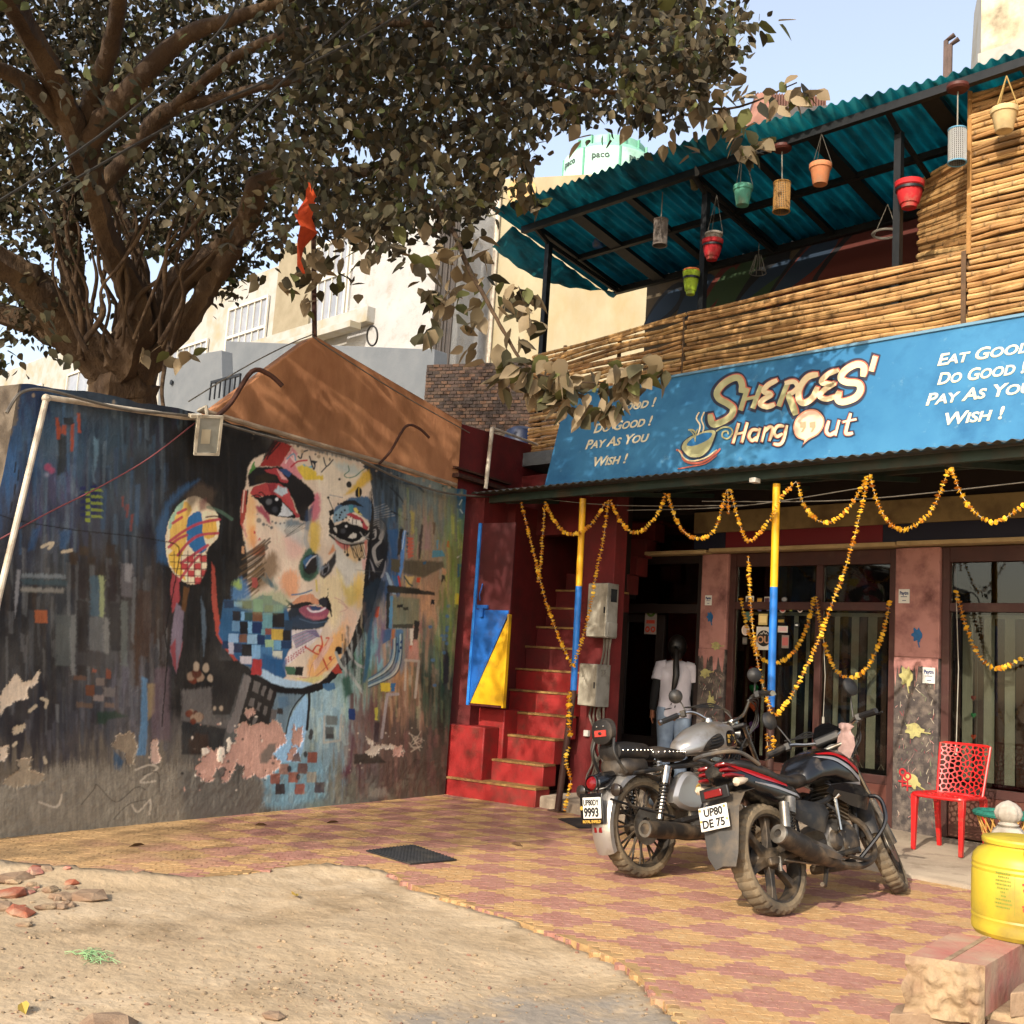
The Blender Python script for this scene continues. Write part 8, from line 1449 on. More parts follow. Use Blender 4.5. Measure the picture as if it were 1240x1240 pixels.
b.loft(rings);S('cloth_rag',b,mat('pink_rag','#9A807A','#836A64',25,.9,bump=.4,bscale=60),'crumpled pinkish rag tied to the handlebar of the black motorcycle','rag',smooth=60)
# ================================================================== PERSON, CHAIR, STOOL, POST, JUG, BRICKS, SMALL THINGS
SKIN=mat('skin','#8A5A42','#7E5039',9,.55);TEE=mat('white_tshirt','#B9B4BC','#AEA9B2',6,.85,bump=.3,bscale=14);JEAN=mat('pale_jeans','#7C8CA0','#6C7C92',12,.85,bump=.2,bscale=90);HAIR=mat('black_hair','#0E0B0A','#17120F',40,.45,stretch=(1,1,.1));BSLV=mat('black_sleeve','#0C0C0E',None,rough=.85)
pp=np.array([-7.36,9.72,.07]);per=T('person','person in a white t-shirt and pale jeans with a long black ponytail entering the cafe','person',tuple(pp))
PR_=radians(34);pf=lambda x,y,z:pp+np.array([x*cos(PR_)-y*sin(PR_),x*sin(PR_)+y*cos(PR_),z])
def ell(c,rx,ry,n=18,tilt=0):return[pf(c[0]+rx*cos(2*pi*k/n),c[1]+ry*sin(2*pi*k/n),c[2]+tilt*sin(2*pi*k/n)) for k in range(n)]
me=bpy.data.meshes.new('body');VV=[((0,0,.88),.105),((0,.0,1.08),.10),((0,.02,1.26),.115),((0,.04,1.37),.07),((0,.055,1.43),.048),((0,.085,1.52),.08),((0,.095,1.60),.075),((-.17,.03,1.335),.05),((-.215,-.02,1.08),.037),((-.235,.0,.86),.027),((.17,.03,1.335),.05),((.215,.05,1.08),.037),((.20,.14,.90),.027),((-.085,0,.80),.085),((-.09,.02,.45),.06),((-.09,-.01,.08),.042),((-.09,.10,.03),.035),((.085,.02,.80),.085),((.09,.06,.45),.06),((.09,.06,.08),.042),((.09,.16,.03),.035)]
EE=[(0,1),(1,2),(2,3),(3,4),(4,5),(5,6),(2,7),(7,8),(8,9),(2,10),(10,11),(11,12),(0,13),(13,14),(14,15),(15,16),(0,17),(17,18),(18,19),(19,20)]
me.from_pydata([v[0] for v in VV],EE,[]);bo=obj('body',me,SKIN,per);bo.rotation_euler=(0,0,PR_);sm=bo.modifiers.new('skin','SKIN');bo.modifiers.new('sub','SUBSURF').levels=2;bo.modifiers['sub'].render_levels=2
for i,v in enumerate(VV):me.skin_vertices[0].data[i].radius=(v[1],v[1]);me.skin_vertices[0].data[i].use_root=(i==0)
rr=random.Random(2);b=MB();rings=[]
for z,rx,ry,y in[(.80,.185,.125,0),(.84,.188,.128,0),(.92,.178,.12,0),(1.0,.165,.112,.0),(1.1,.168,.115,.005),(1.2,.182,.12,.015),(1.3,.195,.115,.03),(1.355,.185,.095,.04),(1.39,.12,.075,.045),(1.41,.062,.058,.05)]:
 rings.append([pf((rx+.006*sin(k*2.3+z*31))*cos(2*pi*k/28),y+(ry+.005*sin(k*1.7+z*23))*sin(2*pi*k/28),z+.008*sin(k*1.1)*(z<.86)) for k in range(28)])
b.loft(rings);tee=P('t_shirt',b,TEE,per,smooth=60)
b=MB();b.tube([pf(-.10,-.128,.88),pf(-.02,-.131,.90)],.004,4)
for x,y,l in((-.03,.93,.012),(.005,.95,.01),(.012,.905,.012)):b.tube([pf(x,-.129,y),pf(x+.004,-.130,y+l*2)],.005,5)
P('shirt_print',b,BLACKM,tee)
for sd in(-1,1):
 q=[VV[7 if sd<0 else 10][0],VV[8 if sd<0 else 11][0],VV[9 if sd<0 else 12][0]];m=lambda a,c,t:tuple(a[i]*(1-t)+c[i]*t for i in range(3))
 b=MB();b.tube([pf(*m(q[0],(0,q[0][1],1.34),.35)),pf(*q[0]),pf(*m(q[0],q[1],.30)),pf(*m(q[0],q[1],.58))],[.075,.072,.068,.070],14);P('shirt_sleeve',b,TEE,tee,smooth=60)
 b=MB();b.tube(smoothcurve([pf(*m(q[0],q[1],.35)),pf(*q[1]),pf(*m(q[1],q[2],.5)),pf(*m(q[1],q[2],.97))],4),[.054,.052,.05,.049,.047,.046,.045,.044,.042,.041,.04,.038,.036],12);P('black_sleeve',b,BSLV,per,smooth=60)
 w=np.array(q[2]);b=MB();b.loft([[pf(w[0]+a*.022,w[1]+c*.034,w[2]-dz) for a,c in((1,.6),(0,1),(-1,.6),(-1,-.6),(0,-1),(1,-.6))] for dz in(-.01,.03,.07,.085)]);
 for f_ in range(4):y=-.026+f_*.017;l=(.055,.068,.064,.05)[f_];b.tube([pf(w[0],w[1]+y,w[2]-.07),pf(w[0]+.004*sd,w[1]+y+.004,w[2]-.07-l*.55),pf(w[0]-.012*sd,w[1]+y+.006,w[2]-.07-l)],[.0095,.0085,.007],6)
 b.tube([pf(w[0]-.01*sd,w[1]+.025,w[2]-.02),pf(w[0]-.018*sd,w[1]+.05,w[2]-.055),pf(w[0]-.02*sd,w[1]+.05,w[2]-.085)],[.012,.01,.008],6);P('hand',b,SKIN,per,smooth=60)
 h_=VV[13 if sd<0 else 17][0];kn=VV[14 if sd<0 else 18][0];an=VV[15 if sd<0 else 19][0];b=MB();b.tube(smoothcurve([pf(h_[0]*.95,h_[1],.90),pf(*h_),pf(*m(h_,kn,.5)),pf(*kn),pf(*m(kn,an,.5)),pf(an[0],an[1],.07)],3),[.105,.108,.108,.106,.102,.096,.09,.084,.078,.074,.072,.070,.068,.066,.064,.062],16);P('trouser_leg',b,JEAN,per,smooth=60)
 b=MB();b.loft([super_ring(0,.03,.035,.025),super_ring(.05,.035,.042,.035),super_ring(.16,.03,.045,.03),super_ring(.23,.022,.03,.018)]);b.v=[tuple(pf(an[0]+p[1],an[1]-.06+p[0],p[2]-.01)) for p in b.v];P('shoe',b,BLK,per)
b=MB();b.ball(pf(0,.075,1.565),.098,.112,.128,18,12);b.ball(pf(0,.03,1.47),.07,.06,.07,14,9);hd=P('hair',b,HAIR,per,smooth=80);rings=[]
for i,(x,y,z,r) in enumerate([(0,-.01,1.56,.03),(.0,-.05,1.52,.032),(.0,-.075,1.44,.03),(.005,-.115,1.36,.034),(.012,-.14,1.25,.036),(.0,-.14,1.15,.030),(-.015,-.135,1.08,.018),(-.022,-.13,1.03,.004)]):rings.append([pf(x+r*cos(2*pi*k/12)*(1+.12*(k%2)),y+r*.7*sin(2*pi*k/12),z) for k in range(12)])
b=MB();b.loft(rings);P('ponytail',b,HAIR,hd,smooth=80);b=MB();b.torus(pf(0,-.04,1.535),(0,1,.6),.028,.008,14,6);P('hair_tie',b,BLACKM,hd)
for sd in(-1,1):b=MB();b.ball(pf(sd*.09,.10,1.565),.012,.022,.032,10,7);P('ear',b,SKIN,per,smooth=80)
RCH=mat('red_plastic','#B5191A',None,rough=.38,spec=.5,dirt='#7A3A2C',damt=.3,dscale=11)
cz=ledge_z(-4.05)+.012;cc=np.array([-4.05,9.07,cz]);ch=T('red_chair','red plastic chair with a perforated back standing before the wide pillar','chair',tuple(cc));cf=lambda x,y,z:cc+np.array([x,y,z])
def voronoi_cells(W,Hh,n,seed):
 rr=random.Random(seed);pts=[]
 while len(pts)<n:
  p=(rr.uniform(0,W),rr.uniform(0,Hh))
  if all(hypot(p[0]-q[0],p[1]-q[1])>.78*sqrt(W*Hh/n) for q in pts) or rr.random()<.002:pts.append(p)
 cells=[]
 for p in pts:
  poly=[(0,0),(W,0),(W,Hh),(0,Hh)]
  for q in pts:
   if q==p:continue
   mx,my,dx,dy=(p[0]+q[0])/2,(p[1]+q[1])/2,q[0]-p[0],q[1]-p[1];out=[]
   for i in range(len(poly)):
    a,c=poly[i],poly[(i+1)%len(poly)];da,dc=(a[0]-mx)*dx+(a[1]-my)*dy,(c[0]-mx)*dx+(c[1]-my)*dy
    if da<=0:out.append(a)
    if da*dc<0:t=da/(da-dc);out.append((a[0]+(c[0]-a[0])*t,a[1]+(c[1]-a[1])*t))
   poly=out
   if len(poly)<3:break
  if len(poly)>=3:cells.append(poly)
 return cells
def lattice(fn,W,Hh,n,seed,bar=.0062,th=.012):
 b=MB()
 for poly in voronoi_cells(W,Hh,n,seed):
  cx,cy=sum(p[0] for p in poly)/len(poly),sum(p[1] for p in poly)/len(poly);s=min(hypot(p[0]-cx,p[1]-cy) for p in poly);k=max(.25,1-bar/(s*.8));m=len(poly);rd=[]
  for i in range(m):
   a,p,c=poly[i-1],poly[i],poly[(i+1)%m]
   for u,v in((a,.22),(c,.22)):rd.append((p[0]+(u[0]-p[0])*v,p[1]+(u[1]-p[1])*v))
  inn=[(cx+(p[0]-cx)*k,cy+(p[1]-cy)*k) for p in rd];n2=len(rd);out=rd
  vs=[fn(x,y,d) for d in(0,th) for L_ in(out,inn) for x,y in L_];fs=[]
  for i in range(n2):j=(i+1)%n2;fs+=[(i,j,n2+j,n2+i),(2*n2+i,3*n2+i,3*n2+j,2*n2+j),(n2+i,n2+j,3*n2+j,3*n2+i)]
  for i in range(m):a,p,c=2*i,2*i+1,None;b2=len(b.v)
  for i in range(m):vs.append(fn(*poly[i],0));vs.append(fn(*poly[i],th));fs+=[(2*i,2*i+1,4*n2+2*i),(2*n2+2*i,4*n2+2*i+1,2*n2+2*i+1)]
  b.add(vs,fs)
 return b
wb=lambda z:.385+.03*z/.4
bk=lambda x,z,d:cf((x-.19)*(1+.12*z/.4),.215+.10*z/.4+.035*(1-((x-.19)/.19)**2)*1.0-d,.45+z)
P('backrest_lattice',lattice(bk,.38,.40,105,3,.0032),RCH,ch,smooth=30)
P('seat_lattice',lattice(lambda x,y,d:cf(x-.20,y-.2,.445-d-.012*sin(pi*x/.4)),.40,.42,80,5,.0042,.014),RCH,ch,smooth=30)
b=MB();b.tube([bk(0,z,.006) for z in np.linspace(-.02,.40,7)]+[bk(x,.405,.006) for x in np.linspace(.03,.35,8)]+[bk(.38,z,.006) for z in np.linspace(.40,-.02,7)],.0115,8);P('back_frame',b,RCH,ch)
b=MB();b.tube(smoothcurve([cf(-.205,.22,.44),cf(-.21,-.1,.445),cf(-.2,-.2,.44),cf(-.1,-.215,.437),cf(.1,-.215,.437),cf(.2,-.2,.44),cf(.21,-.1,.445),cf(.205,.22,.44),cf(0,.24,.44)],5,True)[:-1],.016,8,closed=True);P('seat_frame',b,RCH,ch)
for sx,sy in((-1,-1),(1,-1),(-1,1),(1,1)):
 b=MB();y0=-.19 if sy<0 else.21;y1=-.205 if sy<0 else.27
 b.loft([[cf(sx*.195+a*r,y0+(y1-y0)*t+c*r,z) for a,c in((-1,-1),(1,-1),(1,1),(-1,1))] for t,z,r in((0,.44,.026),(.3,.3,.021),(.8,.08,.017),(1,0,.016))]);P('leg',b,RCH,ch,bevel=.004)
st_=np.array(on_z(1213,1010,.04));st_=np.array([-3.42,8.62,ledge_z(-3.4)+.01]);stl=T('cane_stool','cane stool with a teal woven rim behind the white post','stool',tuple(st_));CANE=mat('cane_straw','#B58A48','#9C7438',15,.7,bump=.2)
for k in range(40):
 a=2*pi*k/40;a2=a+(.9 if k%2 else-.9);b=MB();b.tube([st_+np.array([.2*cos(a),.2*sin(a),.40]),st_+np.array([.135*cos((a+a2)/2),.135*sin((a+a2)/2),.2]),st_+np.array([.19*cos(a2),.19*sin(a2),0])],.0055,5);P('cane',b,CANE,stl)
TEALW=mat('teal_weave','#1C6B5E','#175548',30,.8,bump=.5,bscale=60);
for z,r,t,m in((.405,.205,.022,TEALW),(.2,.14,.012,TEALW),(.01,.19,.014,CANE)):b=MB();b.torus(st_+ZZ*z,(0,0,1),r,t,32,8);P('rim',b,m,stl)
b=MB();b.lathe([(.001,.41),(.19,.405),(.19,.39)],28,st_);P('seat',b,TEALW,stl)
STONE=mat('white_stone','#A8A196','#938B80',5,.7,bump=.3,bscale=40,dirt='#6E6353',damt=.4,dscale=7);ps_=at_d(1221,1040,5.5);ps_[2]=-.05;pt_=T('white_post','white stone post with a ribbed ball finial behind the yellow jug','post',tuple(ps_));ang_=radians(20);ux,uy=np.array([cos(ang_),sin(ang_),0]),np.array([-sin(ang_),cos(ang_),0])
b=MB();b.obox(ps_+ZZ*.37,ux*.078,uy*.078,ZZ*.37);b.loft([[ps_+ux*a*r+uy*c*r+ZZ*z for a,c in((-1,-1),(1,-1),(1,1),(-1,1))] for r,z in((.078,.741),(.06,.775),(.045,.79))]);P('shaft',b,STONE,pt_,bevel=.006)
for d_,u_ in((-uy,ux),(ux,uy)):
 arch=[(-.052,.1),(-.052,.60),(-.035,.66),(0,.70),(.035,.66),(.052,.60),(.052,.1)];b=MB();b.tube([ps_+d_*.079+u_*x+ZZ*z for x,z in arch],.010,6);P('arch_moulding',b,STONE,pt_)
b=MB();n=40;prof=[(.001,.785),(.035,.787),(.045,.80),(.032,.812),(.05,.825),(.058,.85),(.05,.875),(.03,.893),(.008,.903),(.001,.905)];b.lathe(prof,n,ps_);b.v=[tuple(ps_+(np.array(p)-ps_)*np.array([1+.06*cos(10*atan2(p[1]-ps_[1],p[0]-ps_[0])),1+.06*cos(10*atan2(p[1]-ps_[1],p[0]-ps_[0])),1])) if p[2]-ps_[2]>.815 else p for p in b.v];P('finial',b,STONE,pt_,smooth=60)
PZ=.615;c_=[on_z(x,y,PZ) for x,y in((1100,1157),(1193,1170),(1232,1144),(1152,1126))];fx_=c_[1]-c_[0];wv=np.linalg.norm(fx_);fx_=fx_/wv;fy_=c_[2]-c_[1];fy_/=np.linalg.norm(fy_);dep=.40
PKC=mat('pink_cement','#A5685C','#96594E',4,.85,bump=.4,bscale=40,dirt='#A18C74',damt=.55,dscale=5);RUFF=mat('broken_mortar','#9A8468','#857057',9,.95,bump=1,bscale=35,dirt='#6A4A3A',damt=.4,dscale=8);BRR=mat('red_brick','#8F5038','#7E4430',8,.9,bump=.5,bscale=50,dirt='#A18C74',damt=.4,dscale=7);BRD=mat('dusty_brick','#8C7660','#7C6650',7,.9,bump=.6,bscale=45,dirt='#6E5442',damt=.4,dscale=6)
pr=T('brick_pier','broken low brick pier with pink cement on top carrying the yellow jug','pier',tuple(c_[0]*np.array([1,1,0])))
bf=lambda x,y,z:c_[0]+fx_*x+fy_*y+ZZ*(z-PZ)
b=MB();b.add([bf(0,0,PZ),bf(wv,0,PZ),bf(wv+.01,dep,PZ),bf(0,dep,PZ),bf(.0,.004,.49),bf(wv,.004,.49),bf(wv+.01,dep,.49),bf(0,dep,.49)],[(0,1,2,3),(1,5,6,2),(2,6,7,3),(3,7,4,0)]);P('cement_cap',b,PKC,pr)
b=MB();b.fbox(bf,.085,.10,.0,dep-.005,PZ-.004,PZ+.002);P('mortar_strip',b,RUFF,pr)
n1,n2=40,26;vs=[];rr=random.Random(6)
for i in range(n1):
 for j in range(n2):
  x=wv*i/(n1-1);z=PZ+.001-(.145)*j/(n2-1);e=min(1,j/3)*min(1,(n1-1-i)/2+.15);d=.05*(N1.fbm(x*22+3,z*22+1,5)-.42)*e+.02*(abs(N2(x*30,z*30)-.5)*2-.6)*e;vs.append(bf(x-(.012*N3(z*40,3.1) if i==0 else 0),-.012*e-d+.0,z))
me=fastmesh('broken_face',np.array(vs)-np.array(OFF[pr.name]),gridfaces(n1,n2));o=obj('broken_face',me,RUFF,pr)
def brk(x0,x1,y0,y1,z0,z1,m,s,rot=0):
 b=MB();nx=7;rr=random.Random(s);rings=[]
 for i in range(nx):
  x=x0+(x1-x0)*i/(nx-1);j=lambda:rr.uniform(-.005,.005);rings.append([bf(x+j(),y0+j()+rot*(x-x0),z0+j()),bf(x+j(),y1+j()+rot*(x-x0),z0+j()),bf(x+j(),y1+j()+rot*(x-x0),z1+j()),bf(x+j(),(y0+y1)/2,z1+j()),bf(x+j(),y0+j()+rot*(x-x0),z1+j())])
 b.loft(rings);P('brick',b,m,pr,smooth=30,bevel=.004)
brk(-.035,.125,-.03,.1,.405,.475,BRD,1,.25);brk(.135,.178,.0,.2,.395,.465,BRR,2);brk(.19,.45,-.02,.1,.40,.47,BRD,3,.5);brk(.235,.50,.06,.2,.485,.55,BRD,4,.55);brk(-.02,.11,.0,.2,.325,.395,BRR,5);brk(.125,.24,-.01,.2,.32,.385,BRD,6);brk(.255,.5,.02,.2,.325,.39,BRR,7,.3)
for k in range(4):z=.25-k*.075;brk(-.02+.05*(k%2),.11,.0,.3,z-.005,z+.063,BRR if k%2 else BRD,20+k);brk(.125,.26,.0,.3,z-.004,z+.06,BRD if k%2 else BRR,30+k);brk(.27,.45,.02,.3,z-.004,z+.06,BRR,40+k)
b=MB();b.fbox(bf,.0,.47,.07,dep-.01,-.06,.489);P('mortar_core',b,RUFF,pr,bevel=.01)
YJ=mat('yellow_plastic','#B8A02C','#A08A28',4,.45,dirt='#6E5F30',damt=.42,dscale=6);JR=.138;jb=on_z(1237,1145,PZ);jb=jb+np.array([jb[0],jb[1],0])/hypot(jb[0],jb[1])*JR;jb[2]=PZ+.002;JG=T('yellow_jug','yellow plastic water jug with faded printing standing on the brick pier','jug',tuple(jb))
b=MB();b.lathe([(.001,0),(JR*.93,0),(JR*.99,.012),(JR,.03),(JR*.985,.04),(JR*1.0,.05),(JR*.985,.056),(JR*1.0,.064),(JR,.176),(JR*.985,.182),(JR,.19),(JR*.985,.197),(JR,.204),(JR*.985,.211),(JR*.97,.222),(JR*.88,.238),(JR*.76,.248),(JR*.74,.252),(JR*.74,.258),(JR*.79,.260),(JR*.80,.270),(JR*.78,.276),(JR*.6,.281),(JR*.3,.283),(.001,.283)],56,jb);P('body',b,YJ,JG,smooth=28)
vd=EYE-jb;va=atan2(vd[1],vd[0])
for da in(.5,):
 a=va+da;d_=np.array([cos(a),sin(a),0]);t_=np.array([-sin(a),cos(a),0]);b=MB();b.tube(smoothcurve([jb+d_*JR*.93+t_*-.05+ZZ*.240,jb+d_*JR*.95+t_*-.05+ZZ*.256,jb+d_*JR*.95+t_*.05+ZZ*.256,jb+d_*JR*.93+t_*.05+ZZ*.240],4),.009,8);P('handle',b,YJ,JG)
INKG=mat('green_ink','#6E7A2A',None,rough=.5);INKR=mat('red_ink','#B5382A',None,rough=.5)
cyl=lambda a,z,o=.0012:jb+np.array([cos(va+a)*(JR+o),sin(va+a)*(JR+o),z])
for k in range(10):
 rr=random.Random(k+5);z=.185-k*.0105;w0=(.30,.20,.3,.3,.24,.1,.08,.3,.34,.3)[k];b=MB();x=-.52+(.32-w0)/2
 while x<-.52+(.32+w0)/2:l=rr.uniform(.01,.04);b.add([cyl(x,z),cyl(x+l,z),cyl(x+l,z+.005),cyl(x,z+.005)],[(0,1,2,3)]);x+=l+.008
 P('small_print',b,INKG,JG,smooth=0)
b=MB();b.add([cyl(-.13,.075),cyl(-.125,.075),cyl(-.125,.19),cyl(-.13,.19)],[(0,1,2,3)]);P('ruled_line',b,INKG,JG,smooth=0)
for txt,a0_,z,s_ in(('मशाल',-.06,.135,.05),('वनस्पति',-.06,.085,.032)):
 p=cyl(a0_+.08,z,.0025);t_=np.array([-sin(va+a0_+.1),cos(va+a0_+.1),0]);n0=len(bpy.data.objects);o=text('lettering',txt,p,t_,ZZ,s_,INKR,JG,bold=.0012,depth=.0004);me=o.data
 for v in me.vertices:u=v.co.x/JR;dd=Vector((JR*sin(u),v.co.y,JR*(cos(u)-1)+v.co.z));v.co=dd
BMAT=mat('black_rubber_mat','#26272A','#1F2022',20,.7,dirt='#4A443A',damt=.3)
gc=[on_z(x,y,.004) for x,y in((443,1031),(500,1024),(553,1042),(497,1047))];dm=T('drain_grate','black patterned drain grate lying on the pavers','grate',tuple(gc[0]));b=MB();b.prism(gc,(0,0,.008));P('plate',b,BMAT,dm,smooth=0)
L2=lambda u,v:(gc[0]*(1-u)+gc[1]*u)*(1-v)+(gc[3]*(1-u)+gc[2]*u)*v+ZZ*.0085
for k in range(1,14):
 for sw in(0,1):b=MB();t=k/14;q=[L2(t,0),L2(t,1)] if sw else[L2(0,t),L2(1,t)];b.tube(q,.004,4);P('grate_rib',b,BMAT,dm)
mc=[on_z(x,y,.004) for x,y in((676,992),(718,990),(745,1003),(700,1003))];b=MB();b.prism(mc,(0,0,.008));S('door_mat',b,BMAT,'dark mat lying on the pavers before the walkway step','mat')
RBL=[(12,1066,.11,'large broken red brick at the left edge of the rubble'),(42,1060,.08,'flat brick slab with a pale top in the rubble heap'),(18,1080,.1,'pinkish concrete lump in the middle of the rubble'),(62,1078,.06,'white painted brick fragment among the rubble'),(76,1086,.075,'broken brick with a white edge right of the rubble'),(35,1078,.05,'small red tile shard in the rubble'),(24,1106,.085,'red paver fragment at the front of the rubble'),(56,1101,.06,'rounded paver piece at the front right of the rubble'),(72,1099,.055,'second rounded paver piece at the right end of the front row'),(58,1053,.055,'yellow round stone behind the rubble'),(130,1058,.05,'yellow stone lying by the paving edge'),(30,1120,.045,'small whitish brick chip before the rubble'),(105,1086,.12,'dusty grey slab half buried right of the rubble'),(330,1230,.05,'grey stone at the lower edge of the dirt'),(130,1240,.11,'broad flat stone at the bottom edge of the dirt'),(5,1098,.09,'grey slab at the lower left of the rubble')]
rr=random.Random(31)
for k,(x,y,s_,lab) in enumerate(RBL):
 p=on_z(x,y,-.02);b=MB();p[2]=float(ground_z(p[0],p[1]))+s_*.12;b.rock(p,s_,rr,.32);m=BRD if k>12 else[BRD,PKC,BRR,RUFF][k%4];S('rubble_piece',b,m,lab,'rubble','loose rubble on the dirt',smooth=0,bevel=.006)
for k in range(22):
 x,y=rr.uniform(-6,92),rr.uniform(1054,1112);p=on_z(x,y,-.02);s_=rr.uniform(.022,.045);p[2]=float(ground_z(p[0],p[1]))+s_*.15;b=MB();b.rock(p,s_,rr,.5)
 S('brick_chip',b,[BRR,BRD,PKC,RUFF][k%4],'small broken brick chip lying in the rubble heap at the left edge of the dirt','rubble','small chips in the rubble heap',smooth=0)
LFM=mat('dry_leaf','#4A3320','#5C4528',20,.8,trans=.2)
for k,(x,y,lab) in enumerate([(165,1024,'dark dry leaf near the foot of the mural by the left'),(316,999,'dry leaf on the pavers below the blue drop of the mural'),(402,996,'curled dry leaf on the shaded pavers right of the first'),(460,947+20,'pale crumpled leaf at the mural foot by the stairs'),(626,1023,'small dry leaf on the sunny pavers right of the grate'),(357,1078,'yellowish leaf lying on the dirt'),(30,1211,'tiny yellow leaf on the dirt at the lower left')]):
 p=on_z(x,y,.006);p[2]=max(.004,float(ground_z(p[0],p[1]))+.006) if y<1060 else float(ground_z(p[0],p[1]))+.012;a=rr.uniform(0,6);u,v=np.array([cos(a),sin(a),.1]),np.array([-sin(a),cos(a),.25]);s_=.05;b=MB();b.add([p-u*s_,p-u*s_*.3+v*s_*.45,p+u*s_*.5+v*s_*.35,p+u*s_*1.1,p+u*s_*.5-v*s_*.2+ZZ*.02,p-u*s_*.3-v*s_*.3+ZZ*.025],[(0,5,4,3),(0,3,2,1)]);S('fallen_leaf',b,LFM if k<5 else mat('yellow_leaf','#9C8438',None),lab,'leaf','fallen leaves')
b=MB();rr=random.Random(8);g0=on_z(112,1164,-.04)
for k in range(60):a=rr.uniform(0,6.28);q=g0+np.array([rr.uniform(-.09,.09),rr.uniform(-.05,.05),0]);q[2]=float(ground_z(q[0],q[1]))+.005;b.tube([q,q+np.array([cos(a)*.03,sin(a)*.03,.012]),q+np.array([cos(a)*.06,sin(a)*.06,.004])],.0016,3)
S('green_fibre',b,mat('green_fibre','#7FA070',None),'tangle of pale green plastic fibre lying on the dirt','fibre')
b=MB();rr=random.Random(77);PEB=['#8C795F','#7E6D57','#968268','#756552','#907C64','#7A5C4C'];b.setcol('#fff')
for k in range(1700):
 if k%3:x,y=rr.uniform(-60,860),1050+190*rr.random()**.7
 else:x,y=rr.gauss(400,130),rr.gauss(1200,35)
 p=on_z(x,y,-.045)
 if inpoly(p[0],p[1],PAVE) and polydist(p[0],p[1],PAVE_EDGE)>.06:continue
 s_=rr.choice((.003,.004,.005,.006,.008,.012 if rr.random()<.3 else.004));p[2]=float(ground_z(p[0],p[1])) if k%2 else-.045+.05*0;p[2]=float(ground_z(p[0],p[1]))+s_*.2;b.setcol(rr.choice(PEB));b.rock(p,s_,rr,.6)
S('pebbles',b,mat('pebbles','#998870',attr=True,rough=.95),'loose pebbles and grit scattered over the dirt','gravel',smooth=0)['kind']='stuff'
b=MB()
for q in([(-20,255,6.6),(120,165,6.4),(260,45,6.2),(300,-30,6.1)],[(60,235,6.8),(230,140,6.6),(420,55,6.3),(540,-20,6.2)],[(180,265,7),(330,110,6.6),(430,20,6.4),(460,-30,6.3)]):b.tube(smoothcurve([at_d(*p) for p in q],6),.008,5)
S('overhead_cables',b,CABLE,'dark cables strung through the tree crown above the mural','cables')
b=MB();b.tube(smoothcurve([on_pl(x,y,mur(0,0,.04),MN) for x,y in((-10,658),(60,620),(120,590),(180,555),(236,512))],6),.0055,5);S('pink_wire',b,mat('pink_wire','#7A4448',None),'thin pinkish wire hanging diagonally across the left of the mural','wire')
b=MB();b.tube(smoothcurve([on_pl(x,y,mur(0,0,.10),MN) for x,y in((8,500),(25,476),(55,472),(110,486),(160,497),(235,505),(330,530),(430,555),(480,578),(540,597),(600,602))],6),.011,6);b.tube(smoothcurve([on_pl(x,y,mur(0,0,.07),MN) for x,y in((438,560),(500,585),(545,598),(570,600))],6),.008,6);S('wall_top_cables',b,GCABLE,'slack cables lying along the top of the mural wall','cables')
